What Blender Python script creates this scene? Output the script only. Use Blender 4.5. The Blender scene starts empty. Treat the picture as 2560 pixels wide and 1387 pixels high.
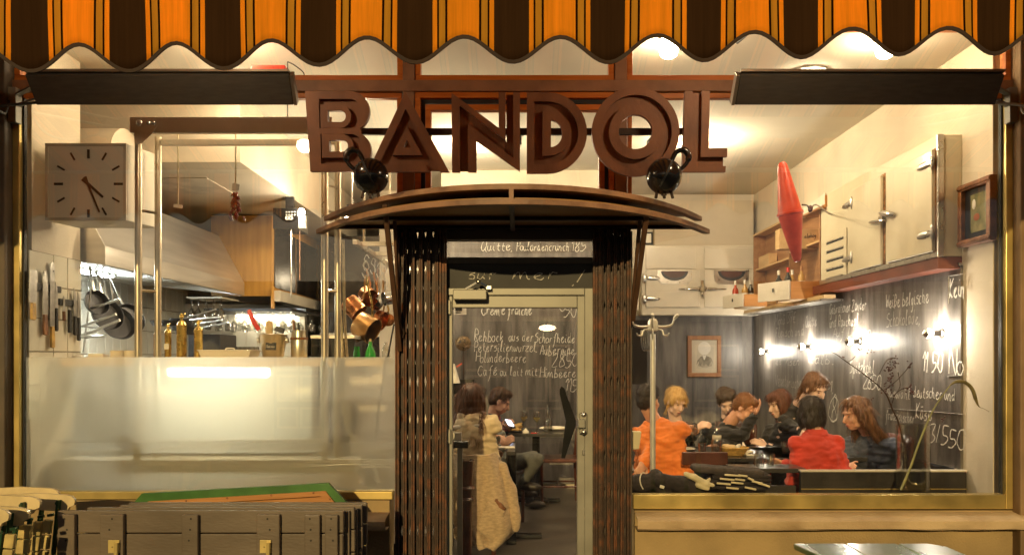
import bpy, math, random
from mathutils import Vector, Matrix, Euler, noise
R = math.radians
rnd = random.Random(7)
scene = bpy.context.scene
COL = scene.collection

# ------------------------------------------------------------------ camera
D0 = 5.0; FPX = 1950.0; VX = 1300.0; VY = 890.0; HC = 1.5
cam_data = bpy.data.cameras.new('camera')
cam_data.sensor_width = 36.0
cam_data.lens = FPX / 2560.0 * 36.0
cam_data.shift_x = (1280.0 - VX) / 2560.0
cam_data.shift_y = (VY - 693.5) / 2560.0
cam_data.clip_start = 0.05; cam_data.clip_end = 400
cam = bpy.data.objects.new('camera', cam_data); COL.objects.link(cam)
cam.location = (0, -D0, HC); cam.rotation_euler = (R(90), 0, 0)
scene.camera = cam

# ------------------------------------------------------------------ world, street light, exposure
SUN_EL, SUN_AZ = 16.0, 9.0          # street light from the upper left, behind the camera
world = bpy.data.worlds.new('World'); scene.world = world; world.use_nodes = True
wn = world.node_tree.nodes; wl = world.node_tree.links
wn.clear()
wo = wn.new('ShaderNodeOutputWorld'); bg = wn.new('ShaderNodeBackground'); sky = wn.new('ShaderNodeTexSky')
sky.sky_type = 'NISHITA'; sky.sun_disc = False
sky.sun_elevation = R(SUN_EL); sky.sun_rotation = R(180 + SUN_AZ)
bg.inputs['Strength'].default_value = 0.014
wl.new(sky.outputs[0], bg.inputs[0]); wl.new(bg.outputs[0], wo.inputs[0])
sl = bpy.data.lights.new('street_light', 'SUN'); sl.energy = 2.1; sl.angle = R(0.6); sl.color = (1.0, 0.72, 0.31)
so = bpy.data.objects.new('street_light', sl); COL.objects.link(so)
_sd = Vector((math.sin(R(SUN_AZ)) * math.cos(R(SUN_EL)), math.cos(R(SUN_AZ)) * math.cos(R(SUN_EL)), -math.sin(R(SUN_EL))))
so.rotation_euler = _sd.to_track_quat('-Z', 'Y').to_euler(); so.location = (-4, -6, 6)
vs = scene.view_settings
vs.view_transform = 'Standard'; vs.look = 'None'; vs.gamma = 1.0; vs.use_curve_mapping = False; vs.exposure = 0.5
cy = scene.cycles
cy.use_denoising = True; cy.max_bounces = 7; cy.diffuse_bounces = 4; cy.glossy_bounces = 4; cy.transmission_bounces = 6
cy.transparent_max_bounces = 24; cy.sample_clamp_indirect = 4.0; cy.caustics_reflective = False; cy.caustics_refractive = False

def S(Y): return FPX / (D0 + Y)
def P(px, py, Y):
    s = S(Y); return Vector(((px - VX) / s, Y, HC - (py - VY) / s))
def YX(px, X):            # depth at which the plane x = X is seen in column px
    return FPX * X / (px - VX) - D0

# ------------------------------------------------------------------ materials
MATS = {}
def M(name, col, rough=0.55, metal=0.0, var=0.18, scale=6.0, bump=0.0, bscale=40.0, col2=None, stretch=(1, 1, 1),
      emit=None, es=0.0, spec=0.5, sheen=0.0, detail=5.0, lo=0.35, hi=0.65, rvar=0.1, coat=0.0):
    if name in MATS: return MATS[name]
    m = bpy.data.materials.new(name); m.use_nodes = True; MATS[name] = m
    n = m.node_tree.nodes; l = m.node_tree.links
    b = n['Principled BSDF']
    b.inputs['Roughness'].default_value = rough; b.inputs['Metallic'].default_value = metal
    b.inputs['Specular IOR Level'].default_value = spec
    if sheen: b.inputs['Sheen Weight'].default_value = sheen
    if coat: b.inputs['Coat Weight'].default_value = coat; b.inputs['Coat Roughness'].default_value = 0.12
    tc = n.new('ShaderNodeTexCoord'); mp = n.new('ShaderNodeMapping'); mp.inputs['Scale'].default_value = stretch
    l.new(tc.outputs['Object'], mp.inputs['Vector'])
    if var > 0 or col2:
        t = n.new('ShaderNodeTexNoise'); t.inputs['Scale'].default_value = scale; t.inputs['Detail'].default_value = detail
        l.new(mp.outputs[0], t.inputs['Vector'])
        r = n.new('ShaderNodeValToRGB'); r.color_ramp.elements[0].position = lo; r.color_ramp.elements[1].position = hi
        c2 = col2 if col2 else tuple(min(1, c * (1 + var)) for c in col)
        c1 = col if col2 else tuple(c * (1 - var) for c in col)
        r.color_ramp.elements[0].color = (*c1, 1); r.color_ramp.elements[1].color = (*c2, 1)
        l.new(t.outputs['Fac'], r.inputs[0]); l.new(r.outputs[0], b.inputs['Base Color'])
        if rvar:
            mr = n.new('ShaderNodeMapRange'); mr.inputs['To Min'].default_value = max(0.02, rough - rvar); mr.inputs['To Max'].default_value = min(1, rough + rvar)
            l.new(t.outputs['Fac'], mr.inputs['Value']); l.new(mr.outputs[0], b.inputs['Roughness'])
    else:
        b.inputs['Base Color'].default_value = (*col, 1)
    if bump:
        t2 = n.new('ShaderNodeTexNoise'); t2.inputs['Scale'].default_value = bscale; t2.inputs['Detail'].default_value = 4
        l.new(mp.outputs[0], t2.inputs['Vector'])
        bp = n.new('ShaderNodeBump'); bp.inputs['Strength'].default_value = bump; bp.inputs['Distance'].default_value = 0.01
        l.new(t2.outputs['Fac'], bp.inputs['Height']); l.new(bp.outputs[0], b.inputs['Normal'])
    if emit:
        b.inputs['Emission Color'].default_value = (*emit, 1); b.inputs['Emission Strength'].default_value = es
    return m

def Mwood(name, col, col2, rough=0.45, axis=0, scale=3.0, coat=0.0):
    st = [9, 9, 9]; st[axis] = 0.8
    return M(name, col, rough, 0, 0, scale, 0.15, 14, col2, tuple(st), lo=0.3, hi=0.7, coat=coat)

def Mglass(name, tint=(1, 1, 1), rough=0.0, dirt=0.0, base=0.0, ior=1.5):
    """thin clear glass: mostly see-through, mirror-like at the Fresnel rate, with a little dust"""
    if name in MATS: return MATS[name]
    m = bpy.data.materials.new(name); m.use_nodes = True; MATS[name] = m
    n = m.node_tree.nodes; l = m.node_tree.links; n.clear()
    out = n.new('ShaderNodeOutputMaterial'); tr = n.new('ShaderNodeBsdfTransparent'); gl = n.new('ShaderNodeBsdfGlossy')
    tr.inputs[0].default_value = (*tint, 1); gl.inputs['Roughness'].default_value = rough
    fr = n.new('ShaderNodeLayerWeight'); fr.inputs['Blend'].default_value = 0.5
    pw = n.new('ShaderNodeMath'); pw.operation = 'POWER'; pw.inputs[1].default_value = 5.0
    l.new(fr.outputs['Facing'], pw.inputs[0])
    ma = n.new('ShaderNodeMath'); ma.operation = 'MULTIPLY_ADD'; ma.inputs[1].default_value = 0.95; ma.inputs[2].default_value = ((ior - 1) / (ior + 1)) ** 2 + base
    ma.use_clamp = True
    mx = n.new('ShaderNodeMixShader')
    l.new(pw.outputs[0], ma.inputs[0]); l.new(ma.outputs[0], mx.inputs[0]); l.new(tr.outputs[0], mx.inputs[1]); l.new(gl.outputs[0], mx.inputs[2])
    last = mx
    if dirt:
        tc = n.new('ShaderNodeTexCoord'); t = n.new('ShaderNodeTexNoise'); t.inputs['Scale'].default_value = 2.2; t.inputs['Detail'].default_value = 9
        t.inputs['Roughness'].default_value = 0.75
        l.new(tc.outputs['Object'], t.inputs['Vector'])
        mr = n.new('ShaderNodeMapRange'); mr.inputs['From Min'].default_value = 0.45; mr.inputs['From Max'].default_value = 0.85
        mr.inputs['To Max'].default_value = dirt
        l.new(t.outputs['Fac'], mr.inputs['Value'])
        df = n.new('ShaderNodeBsdfDiffuse'); df.inputs[0].default_value = (0.6, 0.56, 0.5, 1)
        m2 = n.new('ShaderNodeMixShader'); l.new(mr.outputs[0], m2.inputs[0]); l.new(mx.outputs[0], m2.inputs[1]); l.new(df.outputs[0], m2.inputs[2])
        last = m2
    l.new(last.outputs[0], out.inputs[0])
    return m

def Mlamp(name, col, strength):
    if name in MATS: return MATS[name]
    m = bpy.data.materials.new(name); m.use_nodes = True; MATS[name] = m
    n = m.node_tree.nodes; n.clear()
    out = n.new('ShaderNodeOutputMaterial'); e = n.new('ShaderNodeEmission')
    e.inputs[0].default_value = (*col, 1); e.inputs[1].default_value = strength
    m.node_tree.links.new(e.outputs[0], out.inputs[0]); return m

# ------------------------------------------------------------------ objects
def thing(name, label, cat, loc=(0, 0, 0), rot=(0, 0, 0), group=None):
    o = bpy.data.objects.new(name, None); COL.objects.link(o)
    o.location = loc; o.rotation_euler = rot; o.empty_display_size = 0.05
    o['label'] = label; o['category'] = cat
    if group: o['group'] = group
    return o
def tag(o, label, cat, group=None):
    o['label'] = label; o['category'] = cat
    if group: o['group'] = group
    return o
def W0(o):                 # world matrix of an object that has just been placed
    m = Matrix.LocRotScale(Vector(o.location), Euler(o.rotation_euler), Vector(o.scale))
    return (W0(o.parent) @ o.matrix_parent_inverse @ m) if o.parent else m
def link(name, mesh, parent=None, mats=None, smooth=False, bevel=0.0, world=True, kind=None, bseg=2):
    o = bpy.data.objects.new(name, mesh); COL.objects.link(o)
    if mats is not None:
        mesh.materials.clear()
        for m in (mats if isinstance(mats, (list, tuple)) else [mats]): mesh.materials.append(m)
    if parent is not None:
        o.parent = parent
        if world: o.matrix_parent_inverse = W0(parent).inverted()
    if smooth:
        for p in mesh.polygons: p.use_smooth = True
        if smooth != 'all':
            md = o.modifiers.new('split', 'EDGE_SPLIT'); md.split_angle = R(38)
    if bevel:
        b = o.modifiers.new('bevel', 'BEVEL'); b.width = bevel; b.segments = bseg; b.limit_method = 'ANGLE'; b.angle_limit = R(40)
    if kind: o['kind'] = kind
    return o

class MB:
    def __init__(s): s.v = []; s.f = []; s.mi = []; s.cur = 0
    def mat(s, i): s.cur = i; return s
    def add(s, vs, fs, mtx=None):
        b = len(s.v)
        s.v += [tuple(mtx @ Vector(v)) if mtx is not None else tuple(v) for v in vs]
        s.f += [tuple(b + i for i in f) for f in fs]; s.mi += [s.cur] * len(fs); return s
    def box(s, c, size, rot=None):
        x, y, z = (d / 2 for d in size)
        vs = [(-x, -y, -z), (x, -y, -z), (x, y, -z), (-x, y, -z), (-x, -y, z), (x, -y, z), (x, y, z), (-x, y, z)]
        fs = [(0, 3, 2, 1), (4, 5, 6, 7), (0, 1, 5, 4), (1, 2, 6, 5), (2, 3, 7, 6), (3, 0, 4, 7)]
        m = Matrix.Translation(Vector(c))
        if rot is not None: m = m @ (rot.to_4x4() if isinstance(rot, Matrix) else Euler(rot).to_matrix().to_4x4())
        return s.add(vs, fs, m)
    def box2(s, a, b):       # from corner to corner
        a = Vector(a); b = Vector(b)
        return s.box((a + b) / 2, tuple(abs(x) for x in (b - a)))
    def bar(s, p0, p1, w, h, up=(0, 0, 1)):
        p0 = Vector(p0); p1 = Vector(p1); d = p1 - p0; L = d.length
        if L < 1e-6: return s
        x = d / L; u = Vector(up); yv = u.cross(x)
        if yv.length < 1e-4: yv = Vector((0, 1, 0)).cross(x)
        yv.normalize(); z = x.cross(yv)
        return s.box((p0 + p1) / 2, (L, w, h), Matrix((x, yv, z)).transposed())
    def tube(s, pts, r, n=8, caps=True):
        pts = [Vector(p) for p in pts]; k = len(pts)
        rs = r if isinstance(r, (list, tuple)) else [r] * k
        b = len(s.v); prev = None
        for i, p in enumerate(pts):
            t = (pts[min(i + 1, k - 1)] - pts[max(i - 1, 0)]).normalized()
            if prev is None:
                a = Vector((0, 0, 1)) if abs(t.z) < 0.9 else Vector((1, 0, 0))
                u = t.cross(a).normalized()
            else:
                u = prev - t * prev.dot(t)
                u = u.normalized() if u.length > 1e-6 else t.orthogonal().normalized()
            prev = u; w = t.cross(u)
            for j in range(n):
                a = 2 * math.pi * j / n
                s.v.append(tuple(p + (u * math.cos(a) + w * math.sin(a)) * rs[i]))
        for i in range(k - 1):
            for j in range(n):
                j2 = (j + 1) % n
                s.f.append((b + i * n + j, b + i * n + j2, b + (i + 1) * n + j2, b + (i + 1) * n + j)); s.mi.append(s.cur)
        if caps:
            s.f.append(tuple(b + j for j in reversed(range(n)))); s.mi.append(s.cur)
            s.f.append(tuple(b + (k - 1) * n + j for j in range(n))); s.mi.append(s.cur)
        return s
    def lathe(s, prof, n=20, mtx=None, caps=True):
        b = len(s.v); vs = []
        for r, z in prof:
            for j in range(n):
                a = 2 * math.pi * j / n; vs.append((r * math.cos(a), r * math.sin(a), z))
        fs = []
        for i in range(len(prof) - 1):
            for j in range(n):
                j2 = (j + 1) % n; fs.append((i * n + j, i * n + j2, (i + 1) * n + j2, (i + 1) * n + j))
        if caps:
            if prof[0][0] > 1e-5: fs.append(tuple(reversed(range(n))))
            if prof[-1][0] > 1e-5: fs.append(tuple((len(prof) - 1) * n + j for j in range(n)))
        return s.add(vs, fs, mtx)
    def ell(s, c, r, n=14, m=9, rot=None):
        prof = []
        r = (r, r, r) if isinstance(r, (int, float)) else r
        for i in range(m + 1):
            a = -math.pi / 2 + math.pi * i / m; prof.append((max(math.cos(a), 1e-4), math.sin(a)))
        mt = Matrix.Translation(Vector(c))
        if rot is not None: mt = mt @ (rot.to_4x4() if isinstance(rot, Matrix) else Euler(rot).to_matrix().to_4x4())
        return s.lathe(prof, n, mt @ Matrix.Diagonal((*r, 1)))
    def prism(s, poly, o, u, v, depth):     # polygon in the plane (o,u,v), thickened along u x v
        o = Vector(o); u = Vector(u); v = Vector(v); w = u.cross(v).normalized() * depth
        k = len(poly)
        a = [o + u * x + v * y for x, y in poly]
        vs = a + [p + w for p in a]
        fs = [tuple(range(k)), tuple(reversed(range(k, 2 * k)))] + [(i + k, (i + 1) % k + k, (i + 1) % k, i) for i in range(k)]
        fs = [tuple(reversed(f)) for f in fs]
        return s.add(vs, fs)
    def grid(s, fn, nu, nv, closed_u=False):
        vs = [fn(i / (nu if closed_u else nu - 1), j / (nv - 1)) for i in range(nu) for j in range(nv)]
        fs = []
        for i in range(nu if closed_u else nu - 1):
            i2 = (i + 1) % nu
            for j in range(nv - 1): fs.append((i * nv + j, i2 * nv + j, i2 * nv + j + 1, i * nv + j + 1))
        return s.add(vs, fs)
    def mesh(s, name):
        me = bpy.data.meshes.new(name); me.from_pydata(s.v, [], s.f)
        for p, i in zip(me.polygons, s.mi): p.material_index = i
        me.validate(); me.update(); return me
    def build(s, name, mats, parent=None, **k): return link(name, s.mesh(name), parent, mats, **k)

def struct(name, mb, mat, parent=None, **k): return mb.build(name, mat, parent, kind=('structure' if parent is None else None), **k)
def dup(root, loc=None, rot=None, label=None, shift=None):
    r = root.copy(); COL.objects.link(r)
    if loc is not None: r.location = loc
    if shift is not None: r.location = Vector(root.location) + Vector(shift)
    if rot is not None: r.rotation_euler = rot
    if label: r['label'] = label
    for ch in list(root.children):
        c = ch.copy(); COL.objects.link(c); c.parent = r
        for g in ch.children:
            d = g.copy(); COL.objects.link(d); d.parent = c
    return r

TMP = bpy.data.scenes.new('workbench')      # shapes are worked out here, then the finished meshes go into the real scene
def evald(o, name):
    for c in list(o.users_collection): c.objects.unlink(o)
    TMP.collection.objects.link(o)
    with bpy.context.temp_override(scene=TMP, view_layer=TMP.view_layers[0]):
        dg = bpy.context.evaluated_depsgraph_get(); dg.update()
    me = bpy.data.meshes.new_from_object(o.evaluated_get(dg)); me.name = name; return me
def shape(loops, depth, name='shape'):
    """flat shape with holes, loops in (x, z), thickened along +y"""
    cu = bpy.data.curves.new(name, 'CURVE'); cu.dimensions = '2D'; cu.fill_mode = 'BOTH'; cu.extrude = depth / 2
    for lp in loops:
        sp = cu.splines.new('POLY'); sp.points.add(len(lp) - 1); sp.use_cyclic_u = True
        for p, q in zip(sp.points, lp): p.co = (q[0], q[1], 0, 1)
    o = bpy.data.objects.new(name, cu); COL.objects.link(o)
    me = evald(o, name); bpy.data.objects.remove(o); bpy.data.curves.remove(cu)
    me.transform(Matrix(((1, 0, 0, 0), (0, 0, -1, depth / 2), (0, 1, 0, 0), (0, 0, 0, 1))))
    return me
def arc(cx, cy_, r, a0, a1, n=16, ry=None):
    ry = r if ry is None else ry
    return [(cx + r * math.cos(R(a0 + (a1 - a0) * i / n)), cy_ + ry * math.sin(R(a0 + (a1 - a0) * i / n))) for i in range(n + 1)]

def blob(prims, voxel=0.01, smooth=4, noise_amp=0.0, noise_scale=10.0, name='blob', stretch=(1, 1, 1)):
    """one continuous skin over capsules and ellipsoids"""
    mb = MB()
    for p in prims:
        if p[0] == 'c':
            a, b, ra, rb = Vector(p[1]), Vector(p[2]), p[3], p[4]
            d = b - a; L = max(d.length, 1e-4); t = d / L
            pts = [a - t * ra * 0.999, a - t * ra * 0.75, a - t * ra * 0.35, a, a + d * 0.5, b, b + t * rb * 0.35, b + t * rb * 0.75, b + t * rb * 0.999]
            rs = [ra * 0.05, ra * 0.66, ra * 0.93, ra, (ra + rb) / 2, rb, rb * 0.93, rb * 0.66, rb * 0.05]
            mb.tube(pts, rs, 12)
        else: mb.ell(p[1], p[2], 18, 12, p[3] if len(p) > 3 else None)
    o = link('tmp', mb.mesh(name))
    md = o.modifiers.new('r', 'REMESH'); md.mode = 'VOXEL'; md.voxel_size = voxel
    if smooth:
        sm = o.modifiers.new('s', 'SMOOTH'); sm.factor = 0.5; sm.iterations = smooth
    me = evald(o, name); bpy.data.objects.remove(o)
    if noise_amp:
        k = len(me.vertices); co = [0.0] * (3 * k); nr = [0.0] * (3 * k)
        me.vertices.foreach_get('co', co); me.vertices.foreach_get('normal', nr)
        for i in range(0, 3 * k, 3):
            q = Vector((co[i] * stretch[0], co[i + 1] * stretch[1], co[i + 2] * stretch[2])) * noise_scale
            d = noise_amp * (noise.noise(q) + 0.5 * noise.noise(q * 2.1))
            co[i] += nr[i] * d; co[i + 1] += nr[i + 1] * d; co[i + 2] += nr[i + 2] * d
        me.vertices.foreach_set('co', co); me.update()
    for p in me.polygons: p.use_smooth = True
    return me

# ------------------------------------------------------------------ handwriting: one-stroke letters, x and y on a 0-9 grid
G = dict(a="46 26 15 14 23 33 45 46 44 53", b="19 13 23 43 54 45 26 15", c="46 26 15 14 23 43", d="46 26 15 14 23 33 45 49 44 53",
 e="14 35 46 26 15 14 23 43 54", f="59 48 37 33 20 10/16 46", g="46 26 15 14 23 33 45 46 42 30 10", h="19 13/14 26 36 45 43 53", i="16 14 23 33/18 28",
 j="26 22 10 00/28 38", k="19 13/46 14 25 43 53", l="13 28 29 19 14 23 33", m="06 03/04 16 26 33/34 46 56 63 73", n="06 03/04 16 26 35 33 43",
 o="36 16 05 04 13 33 44 45 36", p="16 10/15 26 46 55 43 23 14", q="46 26 14 23 43/46 40 51", r="16 13/14 26 36 46", s="46 26 15 35 44 33 13",
 t="28 24 33 43/16 46", u="06 04 13 23 35 36/36 34 43", v="06 13 23 36", w="06 13 23 35/35 43 53 66", x="06 43/46 03", y="06 14 24 36/36 32 20 00", z="06 46 03 43",
 A="03 39 53/15 45", B="13 19 49 57 16 46 54 43 13", C="58 39 18 05 14 23 43 54", F="13 19 59/16 46", G="58 39 18 05 13 33 45 55 50 30", H="09 03/59 53/06 56", K="19 13/59 15 53",
 L="29 13 33 53 64", M="03 09 35 69 63", N="03 09 53 59", P="13 19 49 58 46 16", Q="39 18 05 13 33 55 58 39/44 62", R="13 19 49 57 46 16 53",
 S="59 39 18 17 56 54 33 03", V="09 33 69", W="09 23 37 53 69", Z="09 59 03 63")
G.update({'0': "39 18 05 14 33 54 58 39", '1': "07 29 23", '2': "08 29 48 47 03 53", '3': "09 49 26 45 44 23 03", '4': "39 05 55/37 33", '5': "59 19 16 46 55 44 23 03",
 '6': "49 16 04 23 43 45 26 05", '7': "09 59 23/16 46", '8': "36 17 29 49 47 15 13 33 54 36", '9': "45 16 18 39 48 45 33 13", '\u20ac': "58 39 17 14 33 53/05 45/06 46",
 '\u00df': "12 18 39 48 36 55 44 23", '!': "29 24/12 13", ',': "13 02", '.': "13 23", '/': "03 49", '-': "15 35", "'": "29 18",
 '\u00e8': G['e'] + "/18 37", '\u00e9': G['e'] + "/27 48", '\u00ee': "16 14 23 33/07 29 37", '\u00fc': G['u'] + "/08 18/28 38", '\u00e4': G['a'] + "/18 28/38 48", '\u00f6': G['o'] + "/08 18/28 38"})
def catmull(pts, n=4):
    if len(pts) < 3: return pts
    out = []
    for i in range(len(pts) - 1):
        p0 = pts[max(i - 1, 0)]; p1 = pts[i]; p2 = pts[i + 1]; p3 = pts[min(i + 2, len(pts) - 1)]
        for k in range(n):
            t = k / n
            out.append(tuple(0.5 * ((2 * p1[j]) + (-p0[j] + p2[j]) * t + (2 * p0[j] - 5 * p1[j] + 4 * p2[j] - p3[j]) * t * t + (-p0[j] + 3 * p1[j] - 3 * p2[j] + p3[j]) * t ** 3) for j in (0, 1)))
    out.append(pts[-1]); return out
def writing(text, o, u, v, xh, width, mat, parent, narrow=1.0, wid=0.004, slant=0.22, jit=0.25):
    """chalk handwriting: thin ribbons lying on the board; xh = height of a small letter; fitted into the width if given"""
    o = Vector(o); u = Vector(u).normalized(); v = Vector(v).normalized(); k = xh / 3.0
    pen = 0.0; strokes = []
    rr = random.Random(text)
    for ch in text:
        if ch == ' ': pen += 3.6; continue
        g = G.get(ch)
        if not g: pen += 3; continue
        mxx = 0; dy = rr.uniform(-.3, .3); sc = rr.uniform(.9, 1.1)
        for st in g.split('/'):
            pts = [(int(t[0]), int(t[1]) - 3) for t in st.split()]
            mxx = max(mxx, max(p[0] for p in pts))
            pts = [(pen + x * sc + (y * slant) + rr.uniform(-jit, jit), y * sc + dy + rr.uniform(-jit, jit)) for x, y in pts]
            strokes.append(catmull(pts))
        pen += mxx + 1.1
    kx = width / max(pen, 1) if width else k * narrow
    mb = MB()
    for st in strokes:
        q = [o + u * (x * kx) + v * (y * k) for x, y in st]
        vs = []
        for i, p in enumerate(q):
            t = q[min(i + 1, len(q) - 1)] - q[max(i - 1, 0)]
            tx, ty = t.dot(u), t.dot(v); L = math.hypot(tx, ty) or 1
            nn = (u * -ty + v * tx) / L * (wid / 2 * rr.uniform(.55, 1.25)); vs += [p + nn, p - nn]
        mb.add(vs, [(2 * i, 2 * i + 1, 2 * i + 3, 2 * i + 2) for i in range(len(q) - 1)])
    return mb.build('chalk_writing', mat, parent)
# ================================================================== materials used in many places
m_pave = M('pavement', (.16, .14, .12), .8, 0, .3, 5, .3, 60)
m_tan = M('tan_plaster', (.36, .25, .14), .75, 0, 0, 3.2, .35, 55, (.56, .42, .25), (1, 1, 1), lo=.28, hi=.60, detail=8)
m_tan2 = M('tan_plaster_wall', (.33, .235, .11), .8, 0, .2, 2.2, .35, 70)
m_pier = M('dark_pier', (.10, .075, .05), .7, 0, .3, 3, .2, 40)
m_pier2 = M('brown_pier', (.22, .14, .07), .7, 0, .25, 3, .2, 40)
m_brass = M('brass_frame', (.62, .47, .17), .32, .75, .2, 4)
m_alu = M('painted_alu', (.26, .25, .21), .42, .25, .1, 5)
m_brown = M('brown_paint', (.26, .135, .075), .55, 0, .2, 6, .1, 60)
m_orange = Mwood('orange_wood', (.42, .10, .012), (.62, .20, .03), .4, 0, 3)
m_sign = M('sign_paint', (.165, .062, .028), .6, 0, 0, 6, .2, 70, (.275, .115, .055), (1, 1, .5), lo=.28, hi=.58, detail=9)
m_canopy = M('canopy_paint', (.13, .062, .032), .55, 0, 0, 7, .25, 60, (.27, .145, .08), (1, 1, 1), lo=.3, hi=.6, detail=9)
m_cwood = Mwood('canopy_wood', (.20, .10, .028), (.33, .18, .055), .5, 0, 2.5)
m_iron = M('rusty_iron', (.045, .024, .014), .55, .35, .2, 14, .3, 80, (.18, .064, .024), lo=.45, hi=.72)
m_iron2 = M('dark_iron', (.035, .02, .013), .5, .4, .3, 12, .2, 80)
m_black = M('black_gloss', (.012, .012, .012), .18, 0, .2, 6, coat=.3)
m_blackm = M('black_matt', (.02, .019, .018), .6, 0, .3, 8)
m_steel = M('steel', (.62, .60, .56), .3, 1.0, .1, 20, 0)
m_chrome = M('chrome', (.75, .73, .70), .12, 1.0, .05, 10)
m_white = M('white_wall', (.74, .68, .57), .8, 0, .06, 1.6, .12, 60)
m_white2 = M('old_white_wall', (.66, .58, .45), .8, 0, .12, 1.4, .15, 50)
m_ceil = M('ceiling_white', (.72, .68, .58), .85, 0, .05, 1.5, .08, 40)
m_floor = M('dark_floor', (.045, .035, .028), .42, 0, .4, 3, .2, 30, (.09, .075, .06))
m_glass = Mglass('shop_glass', (.985, .985, .975), 0.0, 0.02, .03)
m_cream = M('cream_enamel', (.60, .52, .34), .5, 0, 0, 2.5, .05, 30, (.70, .63, .45), lo=.3, hi=.62, detail=9, coat=.08)
m_whiteE = M('white_enamel', (.74, .68, .56), .35, 0, .06, 3, .03, 30, coat=.3)

# ================================================================== setting: pavement, walls, floor, ceiling
struct('pavement', MB().box2((-40, -40, -.3), (40, .02, -.12)), m_pave)
struct('floor', MB().box2((-4.4, .02, -.2), (3.3, 8.2, 0)), m_floor)
ZC = 3.62
struct('ceiling', MB().box2((-4.4, .08, ZC), (3.3, 8.2, ZC + .2)), m_ceil)
struct('wall_right', MB().box2((3.08, .08, 0), (3.3, 8.2, ZC)), m_white2)
struct('wall_back_right', MB().box2((.95, 5.25, 0), (3.08, 5.4, ZC)), m_white)
struct('wall_left', MB().box2((-4.5, .64, 0), (-4.2, 8.2, ZC)), m_white)
struct('wall_back_left', MB().box2((-4.2, 7.5, 0), (-.9, 7.7, ZC)), m_white2)
struct('wall_pier_left', MB().box2((-4.5, .08, 0), (-3.18, .64, ZC)), m_white2)
struct('wall_middle', MB().box2((-.9, 3.9, 0), (.95, 4.05, ZC)).box2((-.9, 4.05, 0), (-.8, 7.5, ZC)).box2((.85, 4.05, 0), (.95, 5.25, ZC)), m_white2)
struct('facade_pier_left', MB().box2((-4.4, -.12, -.12), (-3.225, .08, 3.62)), m_pier, bevel=.008)
struct('facade_pier_right', MB().box2((3.132, -.12, -.12), (4.4, .08, 3.62)), m_pier2, bevel=.008)
struct('facade_wall_above', MB().box2((-4.4, -.12, 3.62), (4.4, .09, 5.5)), m_tan2)
struct('parapet_wall_left', MB().box2((-3.225, -.04, -.12), (-.83, .14, .585)), m_tan2)
struct('parapet_wall_right', MB().box2((.73, -.04, -.12), (3.132, .14, .52)), m_tan2)
def ledge(name, x0, x1, zt, hh, out):
    rr = random.Random(3); n = 60
    def f(i, j):
        x = x0 + (x1 - x0) * i
        prof = [(-.035, zt + .012), (-out + .02, zt - .004), (-out, zt - .018), (-out + .004, zt - hh + .01), (-out + .016, zt - hh), (-.035, zt - hh - .004)]
        q = prof[round(j * 5)]
        w = .004 * noise.noise(Vector((x * 5, j * 3, 1)))
        return (x, q[0] + w, q[1] + w)
    return struct(name, MB().grid(f, n, 6), m_tan, smooth=True)
ledge('window_sill_right', .725, 3.8, .502, .075, .20)
ledge('window_sill_left', -1.02, -.83, .50, .075, .20)

# ================================================================== shop windows
def frame_bars(mb, x0, x1, z0, z1, w, y0, y1):
    mb.box2((x0, y0, z0), (x1, y1, z0 + w)).box2((x0, y0, z1 - w), (x1, y1, z1))
    mb.box2((x0, y0, z0 + w), (x0 + w, y1, z1 - w)).box2((x1 - w, y0, z0 + w), (x1, y1, z1 - w))
ZB0, ZB1 = 3.181, 3.252                                            # the long cross beam
t = thing('shop_window', 'large kitchen window of the bistro with frosted lower half', 'window', (-2, 0, .6))
mb = MB(); mb.box2((-3.225, -.045, .59), (-3.182, .03, ZB0)).box2((-3.182, -.045, .59), (-.81, .03, .64))
mb.build('frame', m_brass, t, bevel=.004)
MB().box2((-3.182, -.01, .64), (-3.172, .02, ZB0)).build('seal', m_blackm, t)
mb = MB().box2((-3.172, -.02, ZB0 - .035), (-.756, .03, ZB0 - .002)).box2((-.786, -.02, .9), (-.748, .03, ZB0 - .037)); mb.build('inner_frame', m_orange, t, bevel=.003)
MB().box2((-3.17, .0, .64), (-.79, .006, ZB0 - .035)).build('pane', m_glass, t)
# frosted film on the inside of the pane
mf = bpy.data.materials.new('frosted_film'); mf.use_nodes = True
n = mf.node_tree.nodes; l = mf.node_tree.links; n.clear()
o_ = n.new('ShaderNodeOutputMaterial'); rf = n.new('ShaderNodeBsdfRefraction'); rf.inputs['IOR'].default_value = 1.12; rf.inputs['Roughness'].default_value = .38
rf.inputs[0].default_value = (.93, .93, .86, 1)
tl = n.new('ShaderNodeBsdfTranslucent'); tl.inputs[0].default_value = (.88, .86, .76, 1)
df = n.new('ShaderNodeBsdfDiffuse'); df.inputs[0].default_value = (.55, .52, .42, 1)
m1 = n.new('ShaderNodeMixShader'); m1.inputs[0].default_value = .40; l.new(rf.outputs[0], m1.inputs[1]); l.new(tl.outputs[0], m1.inputs[2])
m2 = n.new('ShaderNodeMixShader'); m2.inputs[0].default_value = .10; l.new(m1.outputs[0], m2.inputs[1]); l.new(df.outputs[0], m2.inputs[2])
l.new(m2.outputs[0], o_.inputs[0])
bmf = MB(); bmf.add([(-3.17, .009, .64), (-.80, .009, .64), (-.80, .009, 1.494), (-3.17, .009, 1.494)], [(0, 1, 2, 3)]); bmf.build('frosted_film', mf, t)

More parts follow.
